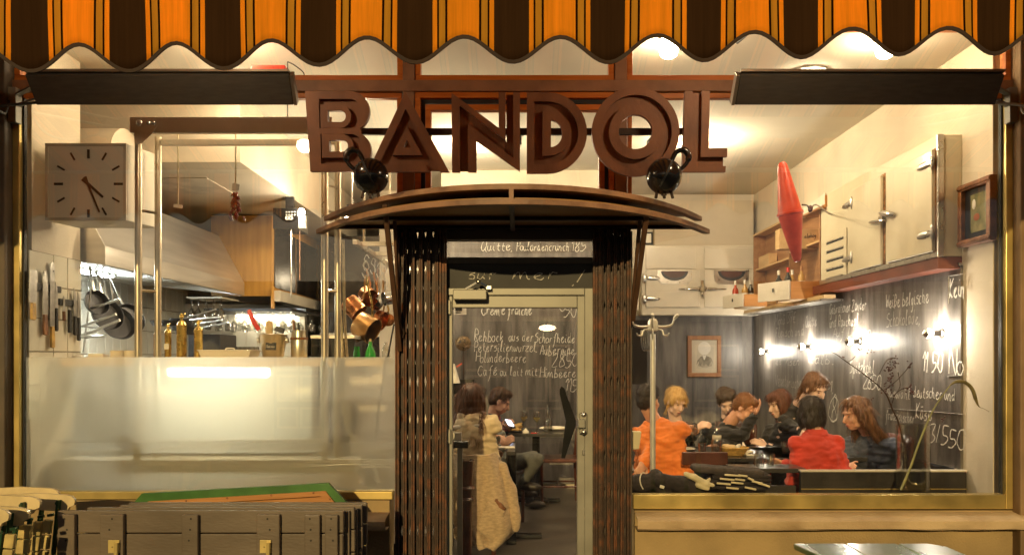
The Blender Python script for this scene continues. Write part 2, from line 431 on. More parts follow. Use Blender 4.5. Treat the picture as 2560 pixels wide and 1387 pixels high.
t = thing('shop_window', 'large dining room window with clear glass above the long sill', 'window', (2, 0, .55))
mb = MB(); mb.box2((3.088, -.045, .53), (3.132, .03, ZB0)).box2((.72, -.045, .53), (3.088, .03, .62))
mb.build('frame', m_brass, t, bevel=.004)
MB().box2((3.078, -.01, .62), (3.088, .02, ZB0)).build('seal', m_blackm, t)
mb = MB().box2((.70, -.02, ZB0 - .035), (3.078, .03, ZB0 - .002)).box2((.69, -.02, 2.4), (.715, .03, ZB0 - .037)); mb.build('inner_frame', m_orange, t, bevel=.003)
MB().box2((.716, .0, .62), (3.078, .006, ZB0 - .035)).build('pane', m_glass, t)

# transom lights above the beam, and the beam and posts
mb = MB().box2((-3.225, -.05, ZB0), (3.132, .07, ZB1)); struct('facade_beam', mb, m_brown, bevel=.004)
for i, (xa, xb, za) in enumerate([(-.745, -.672, 2.2), (.603, .680, 2.2)]):
    struct('facade_mullion', MB().box2((xa, -.045, za), (xb, .07, ZB0)).box2((xa, -.045, ZB1), (xb, .07, 3.62)), m_brown, bevel=.004)
for i, (xa, xb) in enumerate([(-3.225, -.745), (-.672, .603), (.680, 3.132)]):
    t = thing('transom_window', ['wide transom window above the kitchen window', 'transom window above the letter sign, between two brown mullions', 'transom window above the dining room window'][i], 'window', ((xa + xb) / 2, 0, ZB1))
    mb = MB(); frame_bars(mb, xa + .002, xb - .002, ZB1 + .002, 3.618, .036, -.03, .03); mb.build('frame', m_orange, t, bevel=.003)
    MB().box2((xa + .036, 0, ZB1 + .036), (xb - .036, .005, 3.584)).build('pane', m_glass, t)
# the casement in the middle, above the entrance canopy
t = thing('casement_window', 'small orange framed window between the mullions behind the letters', 'window', (0, 0, 2.5))
mb = MB(); frame_bars(mb, -.670, .601, 2.46, ZB0 - .002, .036, -.035, .03); mb.build('frame', m_orange, t, bevel=.003)
mb = MB(); frame_bars(mb, -.605, .540, 2.475, ZB0 - .075, .036, -.02, .04); mb.build('sash', m_orange, t, bevel=.003)
mb = MB(); frame_bars(mb, -.634, .565, 2.497, ZB0 - .038, .026, .0, .05); mb.build('rebate', m_blackm, t)
MB().box2((-.569, .005, 2.511), (.504, .010, ZB0 - .111)).build('pane', m_glass, t)

# ================================================================== awning
PER = 241 / S(-1.8); AY = -1.8
xc0 = P(315, 0, AY).x                                              # centre of one dark stripe
def stripe_material(name, transl):
    m = bpy.data.materials.new(name); m.use_nodes = True; n = m.node_tree.nodes; l = m.node_tree.links; n.clear()
    out = n.new('ShaderNodeOutputMaterial'); tc = n.new('ShaderNodeTexCoord'); sp = n.new('ShaderNodeSeparateXYZ'); l.new(tc.outputs['Object'], sp.inputs[0])
    def mth(op, a, b=None):
        q = n.new('ShaderNodeMath'); q.operation = op
        for i, x in enumerate((a, b)):
            if x is None: continue
            if isinstance(x, (int, float)): q.inputs[i].default_value = x
            else: l.new(x, q.inputs[i])
        return q.outputs[0]
    f = mth('FRACT', mth('DIVIDE', mth('SUBTRACT', sp.outputs[0], xc0 + PER / 2), PER))    # 0 and 1 at orange centres, .5 at the dark centre
    d = mth('MULTIPLY', mth('ABSOLUTE', mth('SUBTRACT', f, .5)), 2.0)                      # 0 dark centre, 1 orange centre
    r = n.new('ShaderNodeValToRGB'); r.color_ramp.interpolation = 'CONSTANT'; l.new(d, r.inputs[0])
    D_ = (.052, .026, .012, 1); O_ = (.86, .32, .018, 1); H_ = (.56, .27, .03, 1); B_ = (.02, .008, .003, 1)
    stops = [(0, D_), (.362, O_), (.455, B_), (.495, H_), (.622, B_), (.668, O_)]
    el = r.color_ramp.elements; el[0].position = 0; el[0].color = D_; el[1].position = stops[1][0]; el[1].color = O_
    for p_, c_ in stops[2:]:
        e = el.new(p_); e.color = c_
    tx = n.new('ShaderNodeTexNoise'); tx.inputs['Scale'].default_value = 3; tx.inputs['Detail'].default_value = 8
    mp = n.new('ShaderNodeMapping'); mp.inputs['Scale'].default_value = (16, 1, .6); l.new(tc.outputs['Object'], mp.inputs[0]); l.new(mp.outputs[0], tx.inputs[0]); tx.inputs['Roughness'].default_value = .68
    mr = n.new('ShaderNodeMapRange'); mr.inputs['From Min'].default_value = .3; mr.inputs['From Max'].default_value = .7; mr.inputs['To Min'].default_value = .78; mr.inputs['To Max'].default_value = 1.12
    l.new(tx.outputs['Fac'], mr.inputs['Value'])
    mu = n.new('ShaderNodeMix'); mu.data_type = 'RGBA'; mu.blend_type = 'MULTIPLY'; mu.inputs[0].default_value = 1
    l.new(r.outputs[0], mu.inputs[6]); l.new(mr.outputs[0], mu.inputs[7])
    di = n.new('ShaderNodeBsdfDiffuse'); tr = n.new('ShaderNodeBsdfTranslucent'); l.new(mu.outputs[2], di.inputs[0]); l.new(mu.outputs[2], tr.inputs[0])
    wv = n.new('ShaderNodeTexNoise'); wv.inputs['Scale'].default_value = 500; l.new(tc.outputs['Object'], wv.inputs[0])
    bp = n.new('ShaderNodeBump'); bp.inputs['Strength'].default_value = .25; bp.inputs['Distance'].default_value = .002; l.new(wv.outputs['Fac'], bp.inputs['Height'])
    l.new(bp.outputs[0], di.inputs['Normal'])
    mx = n.new('ShaderNodeMixShader'); mx.inputs[0].default_value = transl; l.new(di.outputs[0], mx.inputs[1]); l.new(tr.outputs[0], mx.inputs[2])
    l.new(mx.outputs[0], out.inputs[0]); return m
m_aw = stripe_material('awning_stripes', .35)
m_bind = M('awning_binding', (.03, .014, .007), .8, 0, .2, 30)
t = thing('awning', 'brown and orange striped awning with wavy front valance', 'awning', (0, AY, 3.0))
def val_bottom(x):
    px = VX + x * S(AY)
    base = 147 - 43 * (px / 2480.0); amp = 31 + 1.2 * math.sin(px * .004)
    py = base + amp * math.cos(2 * math.pi * (px - 315) / 241.0)
    return HC + (VY - py) / S(AY)
def val_y(x, h): return AY + .016 * math.sin(x * 3.1) * (1 - h) + .012 * math.sin(2 * math.pi * (x - xc0) / PER + .6) * (1 - h) + .010 * noise.noise(Vector((x * 2, h, 3)))
X0, X1 = -4.7, 4.7
ZT = 3.12
def fv(i, j):
    x = X0 + (X1 - X0) * i; zb = val_bottom(x); z = zb + (ZT + .02 * x / 3 - zb) * j
    return (x + .006 * math.sin(9 * j + x * 5) * (1 - j), val_y(x, j), z)
o = MB().grid(fv, 400, 9).build('valance', m_aw, t, smooth='all', world=True)
sd = o.modifiers.new('thick', 'SOLIDIFY'); sd.thickness = .002
pts = [(X0 + (X1 - X0) * i / 400, val_y(X0 + (X1 - X0) * i / 400, 0) - .002, val_bottom(X0 + (X1 - X0) * i / 400)) for i in range(401)]
mb = MB()
bv = []
for i in range(401):
    a_ = Vector(pts[max(i - 1, 0)]); b_ = Vector(pts[min(i + 1, 400)]); d_ = (b_ - a_).normalized(); n_ = Vector((-d_.z, 0, d_.x)) * .0075; c_ = Vector(pts[i])
    bv += [c_ + n_ + Vector((0, -.003, 0)), c_ - n_ + Vector((0, -.003, 0)), c_ - n_ + Vector((0, .004, 0)), c_ + n_ + Vector((0, .004, 0))]
mb.add(bv, [(4 * i + j, 4 * i + (j + 1) % 4, 4 * i + 4 + (j + 1) % 4, 4 * i + 4 + j) for i in range(400) for j in range(4)])
mb.build('binding', m_bind, t)
def fa(i, j):
    x = X0 + (X1 - X0) * i; return (x, AY + (-.10 - AY) * j, ZT + .02 * x / 3 + (3.72 - ZT) * j - .03 * math.sin(math.pi * j))
o = MB().grid(fa, 120, 8).build('canvas', m_aw, t, smooth='all'); sd = o.modifiers.new('thick', 'SOLIDIFY'); sd.thickness = .002
MB().tube([(X0, AY + .03, ZT - .02), (X1, AY + .03, ZT + .0)], .02, 10).build('front_bar', m_steel, t, smooth=True)

# opal ceiling lamps inside the transom windows; the unseen kitchen one is added
m_glow = Mlamp('opal_lamp_lit', (1.0, .78, .47), 130)
for i, (px, lab) in enumerate([(1672, 'lit opal ceiling lamp above the last letters of the sign, behind the transom glass'), (2213, 'lit opal ceiling lamp above the dining room heater, behind the transom glass'), (557, 'added lit opal ceiling lamp above the kitchen heater, hidden behind the valance')]):
    ly = .17; c = P(px, 146, ly); t = thing('ceiling_lamp', lab, 'lamp', (c.x, ly, ZC), group='opal ceiling lamps by the windows')
    MB().lathe([(.001, 0), (.030, .004), (.052, .018), (.062, .05), (.062, .115)], 20, Matrix.Translation((c.x, ly, c.z))).build('globe', m_glow, t, smooth=True)
    MB().lathe([(.066, 0), (.066, .03)], 20, Matrix.Translation((c.x, ly, c.z + .116))).build('ring', m_steel, t, smooth=True)

# opal lamps under the awning, mirrored in the panes; dining one added for light
m_glowo = Mlamp('awning_lamp_lit', (1.0, .80, .50), 130)
for i, (x, lab) in enumerate([(-1.74, 'lit opal lamp under the awning nearest the kitchen side'), (1.36, 'added lit opal lamp under the awning nearest the dining side')]):
    ly, lz = -1.3, 3.20; t = thing('awning_lamp', lab, 'lamp', (x, ly, lz), group='opal lamps under the awning')
    MB().lathe([(.001, -.055), (.03, -.05), (.055, -.03), (.062, 0), (.055, .025), (.03, .04)], 20, Matrix.Translation((x, ly, lz))).build('globe', m_glowo, t, smooth=True)
    MB().lathe([(.03, .04), (.03, .07), (.012, .075)], 14, Matrix.Translation((x, ly, lz))).build('holder', m_blackm, t, smooth=True)
    MB().tube([(x, ly, lz + .07), (x, ly + .3, lz + .12), (x, -.12, lz + .26)], .010, 8).build('arm', m_blackm, t, smooth=True)

# ================================================================== infrared heaters
m_heat = M('heater_panel', (.055, .046, .036), .8, 0, .12, 60, .12, 200, stretch=(.2, 1, 1), spec=.25)
m_heatf = M('heater_frame', (.20, .155, .11), .35, .5, .1, 6)
def heater(px0, px1, pxb0, pxb1, lab, side):
    # a flat panel hung level in x, tilted: its underside faces the street; top edge nearer the wall
    A = P(px0, 188, -.47); B = P(px1, 188, -.47); C = P(pxb1, 263, -.35); Dd = P(pxb0, 263, -.35)
    t = thing('patio_heater', lab, 'heater', ((A + B) / 2))
    nrm = (B - A).cross(Dd - A).normalized()
    if nrm.y > 0: nrm = -nrm
    th = -nrm * .045
    mb = MB(); mb.add([A, B, C, Dd, A + th, B + th, C + th, Dd + th], [(0, 1, 2, 3), (4, 7, 6, 5), (0, 4, 5, 1), (1, 5, 6, 2), (2, 6, 7, 3), (3, 7, 4, 0)])
    mb.build('panel', m_heat, t, bevel=.003)
    mb = MB(); mb.bar(A + th * .5 + Vector((0, .0, .010)), B + th * .5 + Vector((0, .0, .010)), .055, .016)
    q0, q1 = (B, C) if side < 0 else (A, Dd)
    e = Vector((.014 if side < 0 else -.014, 0, 0))
    mb.bar(q0 + e + th * .5, q1 + e + th * .5, .02, .06)
    mb.build('trim', m_heatf, t, bevel=.002)
    wx = -3.2 if side < 0 else 3.11
    ex = A if side < 0 else B; ec = Dd if side < 0 else C
    mb = MB()
    for k in (.25, .75):
        q = ex.lerp(ec, k) + th * 1.2
        mb.bar((wx, -.05, q.z + .02), (q.x + (.1 if side < 0 else -.1), q.y, q.z), .035, .012)
    mb.box((wx, -.06, (A.z + C.z) / 2 + .02), (.05, .06, .22)); mb.build('bracket', m_alu, t, bevel=.002)
    c = ex.lerp(ec, .8)
    MB().tube(catm([(wx - .01 if side < 0 else wx + .03, -.10, c.z + .08), (wx + (.03 if side < 0 else -.01), -.2, c.z - .03), (wx + (.1 if side < 0 else -.08), -.35, c.z - .035), c + Vector((.04 if side < 0 else -.04, .05, .0))]), .008, 8).build('cable', m_blackm if side < 0 else m_alu, t, smooth=True)
def catm(pts, n=6):
    pts = [Vector(p) for p in pts]; out = []
    for i in range(len(pts) - 1):
        p0 = pts[max(i - 1, 0)]; p1 = pts[i]; p2 = pts[i + 1]; p3 = pts[min(i + 2, len(pts) - 1)]
        for k in range(n):
            t_ = k / n; out.append(.5 * ((2 * p1) + (-p0 + p2) * t_ + (2 * p0 - 5 * p1 + 4 * p2 - p3) * t_ ** 2 + (-p0 + 3 * p1 - 3 * p2 + p3) * t_ ** 3))
    out.append(pts[-1]); return out
heater(62, 722, 92, 733, 'long dark panel heater hanging over the kitchen window', -1)
heater(1852, 2512, 1838, 2487, 'long dark panel heater hanging over the dining room window', 1)

# ================================================================== the letter sign
SY = -.47; SS = S(SY)
def L2(lp): return [((x - VX) / SS, HC + (VY - y) / SS) for x, y in lp]
zpiv = HC + (VY - 430) / SS
sign = thing('letter_sign', 'row of brown cut-out capital letters on a rail above the entrance', 'sign', (0, SY, zpiv))
tilt = Matrix.Translation((0, SY, zpiv)) @ Matrix.Rotation(R(5), 4, 'X') @ Matrix.Translation((0, 0, -zpiv))
def Dsh(x0, y0, y1, cx, r=None):                                   # D-shaped loop in picture units
    c = (y0 + y1) / 2; ry = (y1 - y0) / 2; rx = r or ry
    return [(x0, y0)] + arc(cx, c, rx, -90, 90, 18, ry) + [(x0, y1)]
m_groove = M('sign_groove_shade', (.135, .055, .026), .6, 0, .2, 9, .08, 90)  # shade of the recess put into a darker copy of the sign colour
def letter(rims, plates):
    root = None
    for lp in rims:
        me = shape([L2(q) for q in lp], .04); me.transform(tilt)
        if root is None: root = me; meshes = [me]
        else: meshes.append(me)
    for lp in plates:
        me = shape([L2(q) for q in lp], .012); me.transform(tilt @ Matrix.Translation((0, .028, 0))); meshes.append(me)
    mb = MB()
    for i, me in enumerate(meshes):
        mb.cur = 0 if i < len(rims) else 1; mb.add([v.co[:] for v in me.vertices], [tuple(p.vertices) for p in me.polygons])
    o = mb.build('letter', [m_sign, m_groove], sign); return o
Bout = [(767, 233)] + arc(878, 281, 48, -90, 60, 14) + arc(879, 379, 50, -60, 90, 14) + [(776, 429)]
letter([[Bout, Dsh(801, 252, 323, 878, 29), Dsh(803, 337, 410, 879, 30)], [Dsh(804, 266, 322.5, 852), Dsh(822, 280, 308, 853)], [Dsh(806, 337.5, 395, 856), Dsh(825, 352, 380, 857)]],
       [[Dsh(800, 251, 324, 878, 30), Dsh(821, 279, 309, 853)], [Dsh(802, 336, 411, 879, 31), Dsh(824, 351, 381, 857)]])
letter([[[(1016, 234), (1123, 430), (1100, 430), (1016, 277), (938, 430), (919, 430)]], [[(1018, 318), (1056, 389), (981, 389)], [(1018, 352), (1028, 370), (1009, 370)]], [[(960, 411), (1062, 411), (1073, 430), (952, 430)]]],
       [[[(1016, 240), (1115, 426), (1060, 426), (955, 426), (924, 426)], [(1018, 353), (1027, 369.5), (1010, 369.5)]]])
letter([[[(1130, 237), (1247, 322), (1247, 236), (1264, 236), (1264, 352), (1150, 268), (1150, 430), (1130, 430)]], [[(1170, 430), (1170, 312), (1283, 396), (1283, 236), (1300, 236), (1300, 428), (1191, 353), (1191, 430)]]],
       [[[(1146, 427), (1146, 264), (1266, 354), (1266, 239), (1285, 239), (1286, 402), (1173, 318), (1173, 427)]]])
letter([[Dsh(1317, 236, 433, 1368, 99), Dsh(1335, 258, 411, 1368, 77)], [Dsh(1356, 280, 390, 1372, 56), Dsh(1377, 303, 369, 1377, 28)]],
       [[Dsh(1334, 257, 412, 1368, 78), Dsh(1376, 302, 370, 1377, 29)]])
def ring(cx, c, r): return arc(cx, c, r, 0, 354, 48)
letter([[ring(1588, 332, 109), ring(1588, 332, 90)], [ring(1588, 332, 66.6), ring(1588, 332, 42)]], [[ring(1588, 332, 91), ring(1588, 332, 43)]])
letter([[[(1709, 233), (1728, 233), (1726, 416), (1814, 416), (1814, 430), (1706, 430)]], [[(1751, 233), (1771, 233), (1771, 372), (1817, 372), (1817, 393), (1751, 393)]]],
       [[[(1726, 235), (1753, 235), (1753, 391), (1810, 391), (1810, 418), (1724, 418)]]])
a = P(905, 330, SY + .07); b = P(1712, 330, SY + .07)
mb = MB().box2((a.x, SY + .055, a.z - .018), (b.x, SY + .085, a.z + .018))
for px in (960, 1300, 1650): mb.bar((P(px, 330, SY).x, SY + .07, a.z), (P(px, 330, SY).x, -.05, a.z + .03), .02, .02)
mb.build('rail', m_iron2, sign)

# ================================================================== entrance canopy
m_brk = M('bracket_paint', (.11, .055, .03), .5, .2, .2, 9)
canopy = thing('entrance_canopy', 'curved brown canopy with two thin rims above the door', 'canopy', (-.01, 0, 2.3))
RX, RY, CXc = 1.262, 0.97, -.045
def half(rx, ry, n=44): return [(CXc + rx * u_, -ry * (1 - abs(u_) ** 2.2)) for u_ in [math.cos(math.pi * i / n) for i in range(n + 1)]]
def rim(rx, ry, z0, h, w):
    out = half(rx, ry); inn = half(rx - w, ry - w); k = len(out); mb = MB()
    vs = [(x, y, z0) for x, y in out] + [(x, y, z0 + h) for x, y in out] + [(x, y, z0) for x, y in inn] + [(x, y, z0 + h) for x, y in inn]
    fs = []
    for i in range(k - 1): fs += [(i, i + 1, k + i + 1, k + i), (2 * k + i, 3 * k + i, 3 * k + i + 1, 2 * k + i + 1), (k + i, k + i + 1, 3 * k + i + 1, 3 * k + i), (i, 2 * k + i, 2 * k + i + 1, i + 1)]
    return mb.add(vs, fs)
rim(RX, RY, 2.283, .03, .05).build('rim', m_canopy, canopy, bevel=.003)
rim(RX - .05, RY - .02, 2.365, .03, .05).build('rim', m_canopy, canopy, bevel=.003)
pl = half(RX - .03, RY - .03)
MB().prism(pl, (0, 0, 2.318), (1, 0, 0), (0, 1, 0), .006).build('soffit', m_cwood, canopy)
MB().prism(half(RX - .09, RY - .06), (0, 0, 2.392), (1, 0, 0), (0, 1, 0), .012).build('top_sheet', m_canopy, canopy)
mb = MB().box2((-.86, -.36, 2.40), (.78, -.10, 2.422)); mb.build('roof_board', m_canopy, canopy, bevel=.004)
MB().box2((CXc - .012, -RY + .0, 2.31), (CXc + .012, -RY + .02, 2.37)).build('joint_post', m_canopy, canopy)
mb = MB()
for y_ in (-.12, -.42): 
    w_ = RX * (1 + y_ / RY) ** (1 / 2.2) - .05
    mb.box2((CXc - w_, y_ - .015, 2.295), (CXc + w_, y_ + .015, 2.316))
mb.box2((CXc - .014, -RY + .05, 2.285), (CXc + .014, -.08, 2.316)); mb.build('rib', m_iron2, canopy)
for sx in (-1, 1):
    if sx < 0: top = P(962, 512, -.62); top2 = P(985, 520, -.40); low = P(1000, 875, -.12)
    else: top = P(1618, 525, -.62); top2 = P(1600, 545, -.40); low = P(1582, 800, -.12)
    mb = MB().bar(top, low, .028, .028).bar(top2, low + Vector((0, .05, 0)), .022, .022); mb.build('bracket', m_brk, canopy, bevel=.002)

# round kettle-shaped ornaments standing on the canopy
def kettle(px, py, lab, flip):
    c = P(px, py, -.60); k = 1 / S(-.6); r = 44 * k
    t = thing('kettle_ornament', lab, 'ornament', (c.x, -.6, 2.405), group='round black kettles on the canopy')
    tl = Matrix.Translation(c) @ Matrix.Rotation(R(-14 * flip), 4, 'Y')
    MB().lathe([(r * math.sin(math.pi * i / 18) + 1e-4, -r * math.cos(math.pi * i / 18) * (1.02)) for i in range(19)], 28, tl).build('body', m_black, t, smooth=True)
    MB().lathe([(r * .985, -.006), (r * 1.012, -.005), (r * 1.012, .005), (r * .985, .006)], 28, tl @ Matrix.Rotation(R(78 * flip), 4, 'Y'), False).build('seam', m_blackm, t, smooth=True)
    hp = [tl @ Vector(p) for p in [(-.2 * r * flip, 0, .96 * r), (-.35 * r * flip, 0, 1.5 * r), (-.75 * r * flip, 0, 1.72 * r), (-1.08 * r * flip, 0, 1.45 * r), (-1.05 * r * flip, 0, 1.0 * r), (-.82 * r * flip, 0, .62 * r)]]
    MB().tube(catm(hp), [.014] * 10 + [.018] * 12 + [.012] * 9, 10).build('handle', m_black, t, smooth=True)
    mb = MB()
    for dx in (-.4, 0, .4): mb.tube([c + Vector((dx * r, 0, -r * .88)), c + Vector((dx * r * 1.2, -.01, -r * 1.25))], .009, 8)
    mb.tube([c + Vector((0, 0, -r * .9)), Vector((c.x, -.6, 2.405))], .016, 10); mb.build('foot', m_iron2, t, smooth=True)
kettle(927, 441, 'black round kettle ornament in front of the first letters', 1)
kettle(1660, 441, 'black round kettle ornament in front of the last letters', -1)

# ================================================================== folding scissor gates
def gate(px0, px1, n, lab, wide_side, open_):
    Y = -.10; a = P(px0, 0, Y).x; b = P(px1, 0, Y).x; z1 = HC + (VY - 560) / S(Y)
    t = thing('folding_gate', lab, 'gate', ((a + b) / 2, Y, -.1), group='rusty folding gates beside the door')
    wb = .030; step = (b - a - wb) / (n - 1)
    for i in range(n):
        x = a + wb / 2 + step * i; w = .020 if i not in (0, n - 1) else .026
        if (i == n - 1 and wide_side > 0) or (i == 0 and wide_side < 0): w = .046; x += -.010 * wide_side
        mb = MB().box((x, Y, (z1 - .1) / 2), (w * .30, .022, z1 + .1)).box((x - w * .36, Y - .004, (z1 - .1) / 2), (w * .26, .034, z1 + .1)).box((x + w * .36, Y - .004, (z1 - .1) / 2), (w * .26, .034, z1 + .1))
        mb.build('gate_bar', m_iron, t)
    hp = .235
    for i in range(n - 1):
        x0 = a + wb / 2 + step * i; x1 = x0 + step
        for s_ in (0, 1):
            mb = MB(); z = -.1 + .03
            k = 0
            while z < z1 - .02:
                zz = min(z + hp, z1)
                p, q = (x0, x1) if (k + s_) % 2 == 0 else (x1, x0)
                p += (step * .12 if p == x0 else -step * .12) * open_; q += (step * .12 if q == x0 else -step * .12) * open_
                mb.bar((p, Y + .018 + s_ * .007, z), (q, Y + .018 + s_ * .007, zz), .026, .004, up=(0, 1, 0)); z += hp; k += 1
            mb.build('lattice_strip', m_iron2, t)
    return t
gate(988, 1118, 7, 'rusty folding gate pushed back on the kitchen side of the door', 1, 1)
gate(1481, 1577, 6, 'rusty folding gate pushed back on the dining room side of the door', -1, 0)
# small hook handles on the gates
t = thing('gate_hook', 'bent rusty hook on the kitchen side gate', 'hook', P(1000, 840, -.13))
MB().tube([P(994, 780, -.14), P(998, 800, -.15), P(1010, 830, -.15), P(1008, 842, -.14), P(994, 843, -.14)], .007, 8).build('hook', m_iron, t, smooth=True)

# ================================================================== door and the panels above it
door = thing('entrance_door', 'glazed bistro door in a pale metal frame', 'door', (.0, .0, 0))
Yd = .0
xl, xr = P(1100, 0, Yd).x, P(1481, 0, Yd).x; zt = HC + (VY - 722) / S(Yd)
mb = MB().box2((xl, -.06, 0), (xl + .055, .06, zt)).box2((xr - .055, -.06, 0), (xr, .06, zt)).box2((xl + .055, -.06, zt - .045), (xr - .055, .06, zt))
mb.build('door_frame', m_alu, door, bevel=.004)
dl, dr = P(1120, 0, Yd).x + .0, P(1462, 0, Yd).x; dt = zt - .048
mb = MB().box2((dl + .003, -.045, .03), (dl + .032, .02, dt)).box2((dr - .052, -.045, .03), (dr - .003, .02, dt)).box2((dl + .032, -.045, dt - .075), (dr - .052, .02, dt)).box2((dl + .032, -.045, .03), (dr - .052, .02, .16))
mb.build('door_leaf', m_alu, door, bevel=.004)
MB().box2((dl + .032, -.012, .16), (dr - .052, -.006, dt - .075)).build('pane', m_glass, door)
hd = MB(); hpts = [P(1404, 968, -.16), P(1411, 985, -.16), P(1437, 1055, -.16), P(1408, 1146, -.16)]
hpoly = [(1399, 972), (1404, 965), (1411, 970), (1416, 986), (1439, 1050), (1439, 1062), (1412, 1144), (1403, 1144), (1414, 1050), (1399, 985)]
s_ = S(-.16)
me = shape([[((x - VX) / s_, HC + (VY - y) / s_) for x, y in hpoly]], .03); me.transform(Matrix.Translation((0, -.175, 0)))
link('pull_handle', me, door, m_black, bevel=.004)
c1 = P(1452, 1056, -.06); mb = MB().box(c1 + Vector((0, -.03, 0)), (.045, .10, .055)).box(c1 + Vector((.012, -.02, 0)), (.05, .04, .13)); mb.build('handle_bracket', m_alu, door, bevel=.006)
mb = MB()
for dz in (-.055, .055): mb.ell(c1 + Vector((.015, -.045, dz)), (.016, .012, .016))
mb.build('handle_bolt', m_steel, door, smooth=True)
c1 = P(1459, 1130, -.05); MB().box(c1, (.016, .02, .035)).build('lock_cylinder', m_steel, door, bevel=.005)
for py in (768, 1090):
    c1 = P(1118, py, -.06); MB().box(c1, (.045, .02, .09)).tube([c1 + Vector((.0, -.012, -.045)), c1 + Vector((0, -.012, .045))], .009, 8).build('hinge', m_alu, door, bevel=.003)
c1 = P(1175, 737, -.10); cl = MB().box(c1, (84 / S(-.1), .06, 25 / S(-.1))).build('door_closer', m_alu, door, bevel=.005)
e0 = P(1165, 722, -.12); e1 = P(1196, 704, -.14); e2 = P(1222, 719, -.10)
MB().bar(e0, e1, .012, .012).bar(e1, e2, .014, .014).ell(e1, .016).box(e2, (.03, .03, .02)).build('closer_arm', m_steel, cl, smooth=True)

yy0, yy1 = P(0, 555, 0).z, P(0, 722, 0).z
ptl = thing('door_surround', 'dark panelled surround over the entrance door with chalk writing', 'door surround', (0, 0, zt))
m_hdr = M('header_paint', (.075, .055, .038), .5, 0, .15, 4)
mb = MB().box2((xl + .02, -.05, P(0, 602, 0).z), (xr, .05, P(0, 553, 0).z)); mb.build('header', m_hdr, ptl, bevel=.003)
mb = MB().box2((xl + .02, -.045, P(0, 661, 0).z), (xr, .05, P(0, 645, 0).z)); mb.build('rail', m_hdr, ptl, bevel=.003)
mb = MB().box2((xl + .02, -.035, zt), (xr, .04, P(0, 661, 0).z)); mb.build('chalk_panel', m_blackm, ptl)
mb = MB().box2((xl + .0, -.05, zt + .002), (xl + .02, .05, P(0, 553, 0).z)).box2((xr, -.05, zt + .002), (xr + .02, .05, P(0, 553, 0).z)); mb.build('jamb', m_hdr, ptl)
MB().box2((xl + .02, .0, P(0, 645, 0).z), (xr, .006, P(0, 602, 0).z)).build('pane', m_glass, ptl)
m_chalk = M('chalk', (.74, .71, .62), .9, 0, .25, 120)
m_chalk2 = M('faint_chalk', (.50, .47, .42), .9, 0, .35, 120)
writing('sur', P(1168, 697, -.0365), (1, 0, 0), (0, 0, 1), .036, .19, m_chalk2, ptl, wid=.006)
writing('mer', P(1283, 698, -.0365), (1, 0, 0), (0, 0, 1), .036, .28, m_chalk2, ptl, wid=.006)
writing('!', P(1430, 711, -.0365), (1, 0, 0), (0, .0, 1), .045, 0, m_chalk2, ptl, wid=.006, slant=.8, narrow=.8)
# walls that close the portal at the sides, from the window frames to the door frame
struct('portal_wall', MB().box2((-.81, .0, -.12), (xl, .012, .30)).box2((xr, 0, -.12), (.72, .012, 2.3)), m_hdr)
struct('door_step', MB().box2((-.85, -.35, -.12), (.75, .02, -.02)), m_pave, bevel=.01)
struct('facade_lintel', MB().box2((-.745, .0, P(0, 553, 0).z), (.68, .07, 2.458)), m_hdr)

# ================================================================== the house across the street, seen only as a reflection in the panes
m_opw = M('house_plaster', (.42, .36, .28), .8, 0, .15, 2, .2, 30); m_opg = M('house_green', (.02, .07, .05), .5, 0, .2, 5); m_opc = M('house_trim', (.55, .48, .34), .6, 0, .1, 5)
OY = -9.6
hs_ = thing('house_across_the_street', 'plastered house with two green panelled doors across the street', 'house', (0, OY, -.12))
MB().box2((-9, OY - 3, -.12), (9, OY, 2.9)).build('wall', m_opw, hs_)
MB().box2((-9, OY, 2.72), (9, OY + .12, 2.88)).box2((-9, OY, 2.34), (9, OY + .05, 2.38)).build('cornice', m_opc, hs_)
for xa in (-1.1, .05, 3.2, -4.6):
    d_ = MB().box2((xa, OY, -.12), (xa + .95, OY + .03, 2.15)).build('door', m_opg, hs_)
    mb = MB(); frame_bars(mb, xa - .09, xa + 1.04, -.12, 2.24, .09, OY, OY + .07); mb.build('door_frame', m_opc, d_)
    for k in range(2):
        for z0_, z1_ in ((.15, .55), (.65, 1.15), (1.22, 1.72)):
            mb = MB(); frame_bars(mb, xa + .06 + .43 * k, xa + .46 + .43 * k, z0_, z1_, .045, OY + .03, OY + .05); mb.build('door_moulding', m_opc, d_)
    MB().box2((xa + .06, OY + .03, 1.80), (xa + .89, OY + .035, 2.08)).build('fanlight', m_glass, d_)
cu = bpy.data.curves.new('house_text', 'FONT'); cu.body = 'KATH. KIRCHE ST. A'; cu.size = .24; cu.extrude = .01
o = bpy.data.objects.new('house_text', cu); COL.objects.link(o); me = evald(o, 'house_text'); bpy.data.objects.remove(o)
me.transform(Matrix.Translation((1.4, OY + .03, 2.45)) @ Matrix.Rotation(R(180), 4, 'Z') @ Matrix.Rotation(R(90), 4, 'X')); link('house_lettering', me, hs_, m_hdr)
t = thing('house_lamp', 'lit round lamp above the door across the street', 'lamp', (.5, OY + .25, 2.0))
MB().ell((.5, OY + .22, 2.02), (.16, .08, .06)).build('globe', Mlamp('street_globe_lit', (1, .75, .42), 16), t, smooth=True); MB().tube([(.5, OY, 2.12), (.5, OY + .22, 2.09)], .015, 6).build('arm', m_blackm, t)
